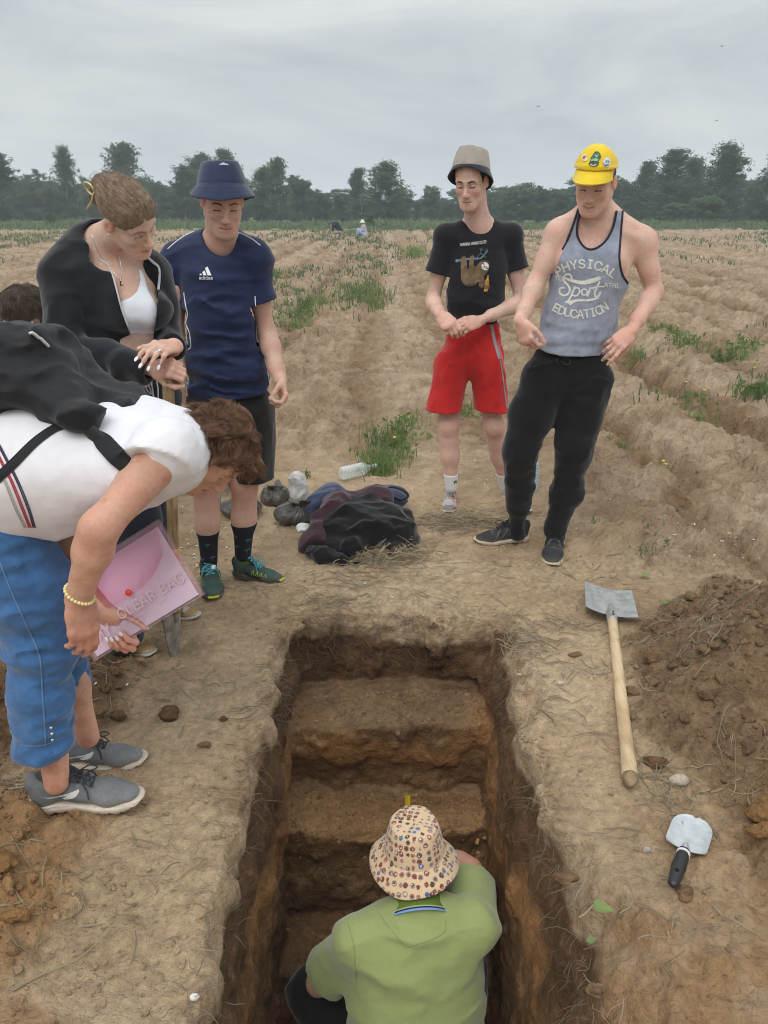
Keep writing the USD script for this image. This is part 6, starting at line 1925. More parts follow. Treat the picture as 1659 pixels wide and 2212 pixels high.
    zp = plain("zip_pull", (0.5, 0.5, 0.5), 0.4, 100, 0.1, metallic=0.5)
    q = spline([at(a, b, Y=1.72) for a, b in ((52, 700), (64, 698), (78, 697))], 8)
    obj("zip_pull", tube(land_line(G, q, (0, -0.6, 0.8), 0.2, 0.004), 0.004, 6), zp, Bk, off=bo)
    both = lambda P: np.minimum(S0(P), G(P))
    # straps lie on the blouse
    def strap(px, w, nm, th=0.0035, N=N, n=60):
        c_ = spline([(a, b, 0) for a, b in px], n)[:, :2]
        t_ = np.gradient(c_, axis=0); t_ /= np.linalg.norm(t_, axis=1, keepdims=True)
        nn = np.column_stack([-t_[:, 1], t_[:, 0]])
        w = np.interp(np.linspace(0, 1, n), np.linspace(0, 1, len(w)), w)
        cols = []
        for s_ in np.linspace(-1, 1, 7):
            e = c_ + nn * (w * s_)[:, None]
            cols.append(land(S0, np.array([at(a, b, Y=1.55) for a, b in e]), N, 0.2, 0.001 + th * (1 - 0.55 * s_ * s_)))
        v = np.stack(cols, 1).reshape(-1, 3)
        v2 = v + V(0, 0.006, 0)
        gf = grid_faces(n, 7)
        ed = np.concatenate([np.arange(7), np.arange(1, n) * 7 + 6, (n - 1) * 7 + np.arange(5, -1, -1), np.arange(n - 2, 0, -1) * 7])
        e2 = np.roll(ed, -1)
        f_ = np.vstack([gf, gf[:, ::-1] + len(v), np.stack([ed, ed + len(v), e2 + len(v), e2], 1)])
        f_ = np.vstack([f_[:, [0, 1, 2]], f_[:, [0, 2, 3]]]); vv = np.vstack([v, v2])
        ok = np.linalg.norm(vv[f_] - np.roll(vv[f_], 1, 1), axis=2).max(1) < 0.035
        return obj(nm, keep_faces((vv, f_), ok), nyl, Bk, off=bo)
    strap([(166, 902), (184, 918), (202, 936)], [9, 9, 8], "strap")
    strap([(202, 936), (222, 955), (250, 985), (275, 1008), (300, 1026)], [10, 19, 20, 17, 12], "shoulder_pad", 0.012)
    strap([(-8, 1036), (30, 1000), (75, 955), (118, 925), (150, 917), (180, 925), (205, 940)], [11, 11, 10, 9, 9, 9, 8], "strap")
    bk = Solid(0.004)
    p = land(S0, at(203, 938, Y=1.55)[None], N, 0.2, 0.012)[0]
    F = frame(unit(at(222, 955, Y=1.6) - at(190, 925, Y=1.6)), (0, 1, 0))
    bk.cap(p - F[:, 2] * 0.018, p + F[:, 2] * 0.018, (0.006, 0.017), (0.006, 0.017), (0, 1, 0))
    obj("buckle", solid_mesh(bk, 0.003), plain("black_plastic", (0.014, 0.014, 0.015), 0.35, 100, 0.1, spec=0.5), Bk, off=bo)

    # ---------------- the clear folder with a sheet of paper
    c4 = [at(340, 1132, Y=1.80), at(441, 1284, Y=1.715), at(205, 1428, Y=1.70), at(111, 1268, Y=1.785)]
    fo_ = sum(c4) / 4
    Fd = thing("document_folder", "pink clear plastic folder with a white sheet inside held by the bending woman", "folder", fo_)
    ux, uy = unit(c4[0] - c4[3]), unit(c4[0] - c4[1])
    nrm = unit(np.cross(ux, uy)); nrm = nrm if nrm[1] < 0 else -nrm
    Wd, Hd = np.linalg.norm(c4[0] - c4[3]), np.linalg.norm(c4[0] - c4[1])
    org = c4[2]
    Pt = lambda a, b, off_=0.0: org + (c4[1] - c4[2]) * a + (c4[3] - c4[2]) * b + nrm * (off_ + 0.006 * math.sin(a * 3.1) * (1 - b) + 0.0)
    def leaf(a0, a1, b0, b1, off_, bulge=0.0, poly=None, nseg=24):
        if poly is None:
            v, f_ = poly_mesh(Polygon([(a0, b0), (a1, b0), (a1, b1), (a0, b1)]), 0.06)
        else:
            v, f_ = poly_mesh(poly, 0.06)
        return np.array([Pt(a, b, off_ + bulge * math.sin(math.pi * min(max(a, 0), 1)) * math.sin(math.pi * min(max(b, 0), 1))) for a, b in v[:, :2]]), f_
    film = mat("pink_film", {"t": ("transparent_bsdf", {"color": (0.98, 0.90, 0.94)}), "g": ("glossy_bsdf", {"color": (1, 0.93, 0.95), "roughness": 0.12}), "d": ("diffuse_bsdf", {"color": (0.80, 0.48, 0.58)}), "tc": ("texture_coordinate", {}),
                             "n": ("noise_texture", {"scale": 26.0, "detail": 4.0}), "b": ("bump", {"strength": 0.6, "distance": 0.004}),
                             "fr": ("fresnel", {"IOR": 1.5}), "m0": ("mix_closure", {"fac": 0.10}), "m1": ("mix_closure", {})},
               [("tc.object", "n.vector"), ("n.fac", "b.height"), ("b.normal", "g.normal"), ("t.BSDF", "m0.closure1"), ("d.BSDF", "m0.closure2"), ("m0.closure", "m1.closure1"), ("g.BSDF", "m1.closure2"), ("fr.fac", "m1.fac")], "m1.closure")
    paper = plain("white_paper", (0.78, 0.73, 0.80), 0.8, 60, 0.02)
    dkp = plain("dark_sheets", (0.06, 0.055, 0.06), 0.8, 60, 0.2)
    obj("paper", leaf(0.035, 0.965, 0.03, 0.93, 0.0), paper, Fd, off=fo_)
    obj("paper", leaf(0.03, 0.96, 0.015, 0.9, -0.005), dkp, Fd, off=fo_)
    obj("sleeve", leaf(0, 1, 0, 1, 0.003, 0.004), film, Fd, off=fo_)
    obj("sleeve", leaf(0, 1, 0, 1, -0.008, -0.002), film, Fd, off=fo_)
    flap = Polygon(np.vstack([[(0.02, 0.985), (0.98, 0.985)], spline([(0.9, 0.62, 0), (0.75, 0.47, 0), (0.5, 0.40, 0), (0.25, 0.46, 0), (0.1, 0.62, 0)], 20)[:, :2]]))
    fm_ = mat("pink_flap", {"t": ("transparent_bsdf", {"color": (0.97, 0.79, 0.85)}), "g": ("glossy_bsdf", {"color": (1, 0.95, 0.97), "roughness": 0.15}), "fr": ("fresnel", {"IOR": 1.5}), "m1": ("mix_closure", {})},
              [("t.BSDF", "m1.closure1"), ("g.BSDF", "m1.closure2"), ("fr.fac", "m1.fac")], "m1.closure")
    obj("flap", leaf(0, 0, 0, 0, 0.0085, 0.006, flap), fm_, Fd, off=fo_)
    rb = trimesh.creation.icosphere(2)
    bp = Pt(0.53, 0.455, 0.014)
    Fr = frame(nrm, ux)
    obj("snap_button", ((np.array(rb.vertices) * V(0.0085, 0.0085, 0.005)) @ Fr.T + bp, np.array(rb.faces)), plain("red_plastic", (0.72, 0.035, 0.02), 0.3, 50, 0.04, spec=0.5), Fd, off=fo_)
    gold = plain("faint_gold_print", (0.66, 0.47, 0.50), 0.5, 100, 0.1)
    for t, h_, a, b in (("MY", 0.026, 0.10, 0.17), ("CLEAR", 0.026, 0.36, 0.235), ("BAG", 0.026, 0.735, 0.235), ("transparent", 0.007, 0.42, 0.16), ("folder", 0.007, 0.46, 0.11), ("a clear", 0.007, 0.66, 0.17)):
        v, f_ = text_flat(t, h_)
        v, f_ = fine(v, f_, 0.02)
        obj("lettering", (np.array([Pt(a + x / Wd, b + y / Hd, 0.0105) for x, y in v[:, :2]]), f_), gold, Fd, off=fo_)


bending_woman()
# ------------------------------------------------------------------ the young woman in the dark hoodie and the spade she leans on
def hoodie_woman():
    o = V(-0.87, 2.68, gz(-0.87, 2.68))
    A = person("young woman in open black hoodie and white crop top bowing over the spade handle", o)
    skin = (0.56, 0.375, 0.295)
    R = look((0.74, -0.32, -0.59), (0.30, -0.62, 0.68))
    H = Head(at(299, 511, Y=2.50) - R @ V(0.031, 0.082, 0.003) * 0.91, R, 0.91, 0.97, 0.92, True, 1.05, hair=(0.11, 0.075, 0.05), skin=skin, brow=0.6, blush=0.6)
    B = Solid(0.03); H.build(B)
    nb = at(213, 525, Y=2.68)
    shL, shR = at(137, 585, Y=2.60), at(330, 590, Y=2.74)
    X = shR - shL
    B.cap(H.w(0, -0.035, -0.08), nb, 0.046, 0.056, None, 0.03)
    B.cap(nb + V(0, 0.02, -0.02), shL, 0.045, 0.048, None, 0.05); B.cap(nb + V(0, 0.02, -0.02), shR, 0.045, 0.048, None, 0.05)
    ch, wa, hp = at(252, 650, Y=2.66), at(278, 745, Y=2.66), at(285, 850, Y=2.68)
    B.chain([at(228, 575, Y=2.68), ch, wa, hp], [(0.135, 0.07), (0.130, 0.095), (0.112, 0.085), (0.15, 0.105)], X, 0.05)
    fwd = unit(V(0.55, -0.83, 0))
    bL, bR = at(268, 668, Y=2.58), at(316, 672, Y=2.62)
    B.ell(bL, (0.056, 0.056, 0.058), None, 0.03); B.ell(bR, (0.054, 0.054, 0.056), None, 0.03)
    elL, wrL = at(140, 755, Y=2.50), at(330, 796, Y=2.44)
    elR, wrR = at(364, 735, Y=2.80), at(372, 752, Y=2.56)
    arm(B, shL, elL, wrL, 0.9); arm(B, shR, elR, wrR, 0.88)
    # lower hand grips the handle from the left, upper hand lies over it
    hg = hand(B, wrL, at(365, 795, Y=2.41) - wrL, (-0.05, -0.80, 0.55), 1, 0.92, ((62, 82, 40), (64, 84, 42), (64, 84, 42), (62, 82, 42)), 1, ((0.72, 0.55, 0.35), (0.85, 0.15, 0.5), (0.6, -0.4, 0.7)))
    wrU = at(376, 748, Y=2.47)
    B.cap(wrR, wrU, 0.027, 0.026, None, 0.02)
    ho = hand(B, wrU, at(345, 752, Y=2.385) - wrU, (0.10, -0.72, 0.68), 1, 0.92, ((22, 32, 12), (26, 34, 14), (28, 36, 14), (30, 38, 16)), 5, ((0.8, 0.5, 0.25), (0.9, 0.3, 0.25), (0.95, 0.1, 0.2)))
    kL, kR = at(290, 1120, Y=2.56), at(318, 1085, Y=2.78)
    aL, aR = at(265, 1385, Y=2.58), at(362, 1316, Y=2.86)
    # crop top
    S = Solid(0.03)
    S.chain([at(238, 600, Y=2.67), ch, at(274, 715, Y=2.66)], [(0.125, 0.075), (0.137, 0.102), (0.122, 0.094)], X, 0.05)
    S.ell(bL, (0.062, 0.062, 0.063), None, 0.03); S.ell(bR, (0.060, 0.060, 0.061), None, 0.03)
    S.post += [ridges(0.003, (0.35, 0.3, 0.10), 0.2)]
    top_f = Solid(0.03); top_f.prims, top_f.post = S.prims, S.post
    S.final += [poly_cut([(235, 690), (255, 656), (268, 648), (281, 644), (296, 630), (303, 606), (297, 577), (287, 551), (293, 549), (305, 573), (313, 602), (320, 628), (332, 648), (352, 690), (336, 726), (300, 724), (262, 726)])]
    # hoodie: torso shell open at the front, hood, sleeves
    G = Solid(0.03)
    G.cap(shL, shR, 0.066, 0.062, None, 0.05)
    G.cap(nb + V(0, 0.02, -0.01), lerp(shL, shR, 0.5), (0.09, 0.075), (0.15, 0.10), X, 0.05)
    G.chain([at(228, 580, Y=2.70), at(240, 650, Y=2.69), at(258, 750, Y=2.69), at(275, 870, Y=2.69)], [(0.165, 0.095), (0.178, 0.125), (0.172, 0.122), (0.188, 0.135)], X, 0.06)
    G.ell(bL, (0.066, 0.066, 0.067), None, 0.03); G.ell(bR, (0.064, 0.064, 0.065), None, 0.03)
    G.post += [creases(0.010, (0.35, 0.35, 0.22), 0.3), fold(0.008, (0.5, 0.5, 0.35), off=0.1), ridges(0.010, (0.5, 0.5, 0.24), 0.45)]
    # the opening, as seen from the front: a wedge from the neck to the hem
    open_px = [(206, 520), (213, 545), (238, 580), (262, 665), (280, 715), (294, 765), (300, 830), (330, 900), (330, 735), (336, 690), (341, 640), (345, 585), (330, 566), (306, 545), (262, 480), (200, 490)]
    pc = poly_cut(open_px)
    inner = lambda P, d: np.maximum(d, -(d + 0.014 + 0.0))
    front = lambda P: ((P - lerp(nb, hp, 0.35)) @ unit(V(0.5, -0.86, 0)))

    def opening(P, d):
        m = (d < 0.03) & (front(P) > 0.02)
        if m.any():
            big = np.full(len(P), -0.5, np.float32)
            w = pc(P, np.where(m, -0.5, 9).astype(np.float32))
            d = np.where(m, np.maximum(d, -w), d)
        return d
    G.final += [inner, opening, cut((0, 0, -1), at(280, 892, Y=2.69))]
    nk = Solid(0.01); nk.cap(nb - V(0, 0, 0.02), H.w(0, -0.03, -0.03), 0.062, 0.09); nk.ell(at(235, 545, Y=2.58), (0.06, 0.07, 0.06))
    G.final.append(lambda P, d: -smin(-d, nk(P), 0.006))
    gs = []
    for pts, r in (((shL, elL), (0.066, 0.068)), ((elL, lerp(elL, wrL, 0.97)), (0.068, 0.052)), ((shR, elR), (0.060, 0.056)), ((elR, lerp(elR, wrR, 0.9)), (0.056, 0.044))):
        gs.append((pts, r))
    SL = Solid(0.03)
    for (a, b), (r1, r2) in gs:
        SL.cap(a, b, r1, r2)
    SL.post += [creases(0.010, (0.25, 0.3, 0.2), 0.6), fold(0.004, (0.4, 0.4, 0.4), off=0.6), ridges(0.009, (0.25, 0.35, 0.25), 0.3)]
    cuff(SL, lerp(elL, wrL, 0.97), wrL - elL, (0.055, 0.055), 0.05, 0.014, 1.5); cuff(SL, lerp(elR, wrR, 0.9), wrR - elR, (0.05, 0.05), 0.05, 0.014, 1.5)
    SL.chain([nb + V(0.05, 0.02, -0.03), nb + V(-0.02, 0.055, -0.005), nb + V(-0.085, 0.03, -0.035)], [0.022, 0.034, 0.026], None, 0.03)
    SL.cap(nb + V(-0.03, 0.08, -0.05), nb + V(-0.05, 0.10, -0.16), (0.12, 0.035), (0.08, 0.03), X, 0.03)
    G.extra = [SL]
    G.final.append(lambda P, d: smin(d, SL(P), 0.02))
    K = Solid(0.03)
    K.cap(at(283, 800, Y=2.68), hp, (0.130, 0.095), (0.165, 0.120), X)
    K.chain([at(255, 880, Y=2.64), kL, lerp(kL, aL, 0.93)], [0.115, 0.088, 0.082]); K.chain([at(322, 880, Y=2.72), kR, lerp(kR, aR, 0.93)], [0.110, 0.078, 0.066])
    K.post += [ridges(0.008, (0.3, 0.3, 0.3), 0.1)]
    K.final.append(cut((0.0, 0, 1), at(283, 792, Y=2.68)))
    leg(B, at(258, 880, Y=2.64), kL, aL, 0.9); leg(B, at(320, 880, Y=2.72), kR, aR, 0.9)
    hb = [(H.o - 0.15, H.o + 0.15, 0.0024), (at(330, 850, Y=2.42) - V(0.03, 0.06, 0.0), at(395, 715, Y=2.5) + V(0.02, 0.06, 0.03), 0.0026)]
    bm = skin_mesh(B, 0.0062, hb, (G, K, S), 0.008)
    red = [(wrL + V(0.05, 0, 0), 0.09, 0.55), (at(355, 750, Y=2.45), 0.08, 0.35), (at(262, 590, Y=2.55), 0.1, 0.2)]
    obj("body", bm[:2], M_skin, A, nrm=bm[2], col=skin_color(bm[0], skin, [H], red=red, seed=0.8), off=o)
    wn = plain("white_nail", (0.80, 0.79, 0.82), 0.2, 200, 0.01, spec=0.5)
    nails(ho, wn, A, o, (0, 1, 2, 3), 1.0, 0.016)
    nails(hg, M_nail2, A, o, (4,), 0.9)
    silver = plain("silver", (0.72, 0.72, 0.74), 0.18, 100, 0.05, metallic=1.0)
    chn = ho[2][0]
    d_ = unit(chn[1] - chn[0]); c_ = lerp(chn[0], chn[1], 0.55)
    Fm = frame(d_, (0, 0, 1))
    for k in (-0.002, 0.002):
        ring = np.array([c_ + d_ * k + 0.0096 * 0.94 * (Fm[:, 0] * math.cos(t) + Fm[:, 1] * math.sin(t)) for t in np.linspace(0, 2 * np.pi, 20, endpoint=False)])
        rg = obj("ring", tube(ring, 0.0012, 6, closed=True), silver, A, off=o)
        m_ = trimesh.creation.icosphere(2, 0.0031); m_.apply_translation(c_ + ho[2][2] * 0.0105 + d_ * k * 1.6 + Fm[:, 1] * k)
        obj("pearl", m_, silver, rg, off=o)
    tp = obj("crop_top", solid_mesh(S, 0.005), cloth("white_knit", (0.70, 0.72, 0.78), weave=1200, wr=0.003, wscale=13, amount=0.02, stretch=(0.4, 0.4, 1.6)), A, off=o)
    wcl = plain("white_band", (0.72, 0.73, 0.78), 0.8, 300, 0.02)
    skf = lambda P: np.minimum(B(P), S(P))
    def band(px, w, nm, m_, par, N, Y, f=skf, off_=0.002, n=40, cap_=0.03):
        q = spline([(a, b, 0) for a, b in px], n)[:, :2]
        t_ = np.gradient(q, axis=0); t_ /= np.linalg.norm(t_, axis=1, keepdims=True)
        nn = np.column_stack([-t_[:, 1], t_[:, 0]])
        v = np.stack([np.array([at(a, b, Y=Y) for a, b in q + nn * s]) for s in (-w, 0, w)], 1).reshape(-1, 3)
        w_ = land(f, v, N, 0.2, off_)
        m2, f2 = _drop(w_, np.vstack([grid_faces(n, 3)[:, [0, 1, 2]], grid_faces(n, 3)[:, [0, 2, 3]]]), v)
        obj(nm, (m2, f2), m_, par, off=o)
    hood = cloth("black_sweatshirt", (0.0125, 0.0135, 0.018), weave=900, wr=0.004, wscale=10, rough=0.95, sheen=0.3)
    hd = obj("hoodie", solid_mesh(G, 0.0066), hood, A, off=o)
    Gc = Solid(0.03); Gc.prims, Gc.post = G.prims, G.post
    zipm = plain("white_zip_tape", (0.52, 0.53, 0.54), 0.8, 200, 0.08)
    q = spline([at(a, b, Y=2.5) for a, b in ((307, 546), (330, 566), (344, 584), (341, 640), (337, 690), (331, 735), (325, 760))], 60)
    obj("zip", tube(land_line(Gc, q, None, 0.2, 0.002), 0.0042, 6), zipm, hd, off=o)
    q = spline([at(a, b, Y=2.45) for a, b in ((217, 560), (240, 585), (263, 668), (281, 718), (292, 760))], 60)
    obj("zip", tube(land_line(Gc, q, None, 0.2, 0.001), 0.0026, 6), zipm, hd, off=o)
    pants = cloth("dark_navy_trousers", (0.012, 0.014, 0.024), weave=1100, wr=0.004, wscale=10)
    kk = obj("trousers", solid_mesh(K, 0.0075), pants, A, off=o)
    for px in ([(318, 822), (324, 840), (334, 862), (336, 880)], [(326, 822), (330, 845), (340, 900)], [(338, 822), (341, 840), (342, 885)], [(322, 822), (316, 838), (326, 852)]):
        q = spline([at(a, b, Y=2.52) for a, b in px], 20)
        obj("drawstring", tube(q, 0.0052, 6, flat=0.35), wcl, kk, off=o)
    lace = plain("cream_lace", (0.55, 0.52, 0.46), 0.85, 400, 0.1)

    def paint(v, c, side):
        z, x = v[:, 2], v[:, 0]
        c = lerp(c, V(0.33, 0.185, 0.07), (0.9 * (np.abs(z - 0.035 - 0.02 * np.exp(-((x - 0.26) / 0.04) ** 2)) < 0.016) * (x > 0.14))[:, None])
        g_ = (np.sin(x * 62 + z * 60) > 0.35) * (z > 0.045) * (x > 0.07) * (x < 0.23)
        return lerp(c, V(0.05, 0.14, 0.11), (0.85 * g_)[:, None])
    for hpz, tpz, sd in ((at(228, 1398, Z=0), at(338, 1418, Z=0), 1), (at(338, 1330, Z=0), at(434, 1336, Z=0), -1)):
        z = gz(*((hpz + tpz) / 2)[:2]) - 0.004
        shoe(A, o, hpz, tpz, z, sd, 1.05, (0.44, 0.40, 0.34), (0.52, 0.48, 0.42), lace, paint=paint)
    # necklace and earring
    q = spline([at(a, b, Y=2.5) for a, b in ((198, 505), (206, 530), (222, 562), (245, 588), (259, 604), (262, 580), (257, 552))], 70)
    obj("necklace", tube(land_line(B, q, None, 0.2, 0.0018), 0.0010, 5), silver, A, off=o)
    m_ = Solid(0.003); pz = land(B, at(262, 614, Y=2.5)[None], None, 0.2, 0.003)[0]
    m_.ell(pz, (0.0055, 0.003, 0.009)); m_.ell(pz + V(0, 0, 0.011), (0.004, 0.003, 0.004))
    obj("pendant", solid_mesh(m_, 0.0016), plain("gold", (0.75, 0.6, 0.36), 0.25, 100, 0.1, metallic=1.0), A, off=o)
    e_ = trimesh.creation.icosphere(1, 0.003); e_.apply_translation(H.w(0.083, -0.002, -0.034))
    obj("earring", e_, silver, A, off=o)
    # hair drawn back to a knot with a clip
    hr = Solid(0.02)
    hr.ell(H.w(0, -0.021, 0.047), V(0.0775, 0.0985, 0.083) * H.s, H.R)
    hr.ell(H.w(0, 0.030, 0.044), V(0.0640, 0.0595, 0.0640) * H.s, H.R, 0.03)
    hr.ell(H.w(0, -0.122, 0.035), V(0.036, 0.030, 0.044), H.R, 0.02)
    hr.ell(H.w(0.01, -0.126, 0.0), V(0.030, 0.026, 0.030), H.R, 0.015)
    hr.sub(H.w(0, 0.118, -0.012), V(0.070, 0.078, 0.068) * H.s, H.R, 0.022)
    for m in (-1, 1):
        hr.sub(H.w(m * 0.092, -0.010, -0.008), V(0.026, 0.026, 0.038) * H.s, H.R, 0.01)
        hr.sub(H.w(m * 0.080, 0.036, -0.032), V(0.035, 0.046, 0.046) * H.s, H.R, 0.01)

    def comb(P, d):
        q = H.local(P)
        a = np.arctan2(q[:, 0], q[:, 2] - 0.0)
        part = 0.004 * np.exp(-((q[:, 0] - 0.008) / 0.004) ** 2) * (q[:, 1] > -0.03) * (q[:, 2] > 0.03)
        return (d + 0.0013 * np.sin(a * 46 + 3 * n3(q, 0.2)) + part).astype(np.float32)
    hr.post = [comb, cut(H.R[:, 1] * 0.35 - H.R[:, 2], H.w(0, -0.07, -0.055))]
    hm = solid_mesh(hr, 0.003)
    hb_ = obj("hair", hm, plain("light_brown_hair_base", (0.19, 0.135, 0.095), 0.5, 120, 0.35, 0.002, 200), A, off=o)

    def grows(P):
        q = H.local(P)
        y, z = q[:, 1], q[:, 2]
        low = np.interp(y, [-0.17, -0.05, -0.03, 0.0, 0.03, 0.055, 0.075, 0.12], [-0.06, -0.05, 0.02, 0.022, 0.022, 0.04, 0.056, 0.06])
        return (z > low) * (q[:, 1] > -0.15) * 1.0
    p, n = scatter(hm, 5200, 9, grows)
    knot = V(0, -0.135, 0.035)

    def flow(P, D):
        w_ = knot - H.local(P)
        w_[:, 0] *= 0.9
        w_ /= np.maximum(np.linalg.norm(w_, axis=1, keepdims=True), 1e-6)
        return w_ @ H.R.T
    st = strands(p, flow(p, n), np.random.default_rng(4).uniform(0.05, 0.11, len(p)), 8, flow, hr, 0.0016, 0.05, 5, 0.4)
    hc = hair_mat("light_brown_hair", (0.235, 0.165, 0.115))
    curves("hair_strands", st, np.linspace(0.0009, 0.0005, 8)[None], hc, hb_, off=o)
    p, n = scatter(hm, 260, 12, grows)
    st = strands(p, n + flow(p, n), np.random.default_rng(6).uniform(0.03, 0.08, len(p)), 8, flow, hr, 0.008, 0.25, 7, 0.75)
    curves("stray_hair", st, 0.00045, hc, hb_, off=o)
    loopc = H.w(0.05, -0.125, 0.055)
    lp = [loopc + H.R @ V(0.004, 0.020 * math.cos(t), 0.024 * math.sin(t) * (1 - 0.4 * math.sin(t / 2))) for t in np.linspace(0.3, 6.3, 26)] + [loopc + H.R @ V(0.012, 0.024 - 0.012 * k, -0.02 - 0.026 * k) for k in (0.4, 1, 1.7, 2.4)]
    obj("hair_clip", tube(spline(lp, 50), 0.0028, 7), plain("yellow_metal_clip", (0.62, 0.50, 0.26), 0.3, 100, 0.1, metallic=0.5), A, off=o)

    # ---------------- the spade she leans on
    top, tip = at(362, 800, Y=2.41), at(383, 1425, Z=-0.03)
    ax = unit(tip - top)
    Sp = thing("standing_spade", "worn spade stuck upright in the ground under the young woman's hands", "spade", V(tip[0], tip[1], gz(tip[0], tip[1])))
    so = V(tip[0], tip[1], gz(tip[0], tip[1]))
    L = np.linalg.norm(tip - top)
    wood = mat("old_wood", {"tc": ("texture_coordinate", {}), "mp": ("mapping", {"scale": (1, 1, 0.06)}), "n": ("noise_texture", {"scale": 90.0, "detail": 5.0}), "n2": ("noise_texture", {"scale": 5.0, "detail": 4.0}),
                            "r": ("rgb_ramp", {"ramp": [(0.3, (0.20, 0.135, 0.075)), (0.55, (0.38, 0.265, 0.145)), (0.8, (0.47, 0.35, 0.21))]}), "r2": ("rgb_ramp", {"ramp": [(0.35, (0.55, 0.5, 0.45)), (0.65, (1, 1, 1))]}),
                            "mx": ("mix", {"mix_type": "multiply", "fac": 1.0}), "p": ("principled_bsdf", {"roughness": 0.6, "specular_ior_level": 0.3})},
               [("tc.object", "mp.vector"), ("mp.vector", "n.vector"), ("n.fac", "r.fac"), ("tc.object", "n2.vector"), ("n2.fac", "r2.fac"), ("r.color", "mx.color1"), ("r2.color", "mx.color2"), ("mx.color", "p.base_color")])
    t_ = np.linspace(-0.01, 0.80, 24)
    obj("handle", tube(top + ax * (t_ * L)[:, None], np.interp(t_, [-0.01, 0.0, 0.4, 0.8], [0.012, 0.0185, 0.019, 0.0205]), 14), wood, Sp, off=so)
    tapem = plain("yellowed_handle_sleeve", (0.42, 0.245, 0.085), 0.5, 30, 0.3)
    t_ = np.linspace(0.555, 0.70, 8)
    obj("sleeve", tube(top + ax * (t_ * L)[:, None], 0.0212, 14), tapem, Sp, off=so)
    steel = plain("worn_steel", (0.25, 0.235, 0.215), 0.5, 18, 0.45, 0.002, 60, metallic=0.55)
    bu = np.linspace(-1, 1, 13); bw = np.linspace(0, 1, 15)
    U, Wg = np.meshgrid(bu, bw, indexing="ij")
    sx = unit(np.cross(ax, (0.98, -0.2, 0.0)))
    sd = unit(np.cross(ax, sx))
    half = 0.068 * (1 - 0.92 * Wg ** 3.2)
    bl = top + ax * (0.77 + 0.245 * Wg[..., None]) * L + sx * (U * half)[..., None] + sd * (0.018 * U ** 2 * (1 - Wg) + 0.0)[..., None]
    v = bl.reshape(-1, 3)
    gf = grid_faces(13, 15)
    obj("blade", (np.vstack([v, v + sd * 0.003]), np.vstack([gf, gf[:, ::-1] + len(v)])), steel, Sp, off=so)
    t_ = np.linspace(0.70, 0.84, 8)
    obj("socket", tube(top + ax * (t_ * L)[:, None], np.linspace(0.0225, 0.012, 8), 12), steel, Sp, off=so)


hoodie_woman()
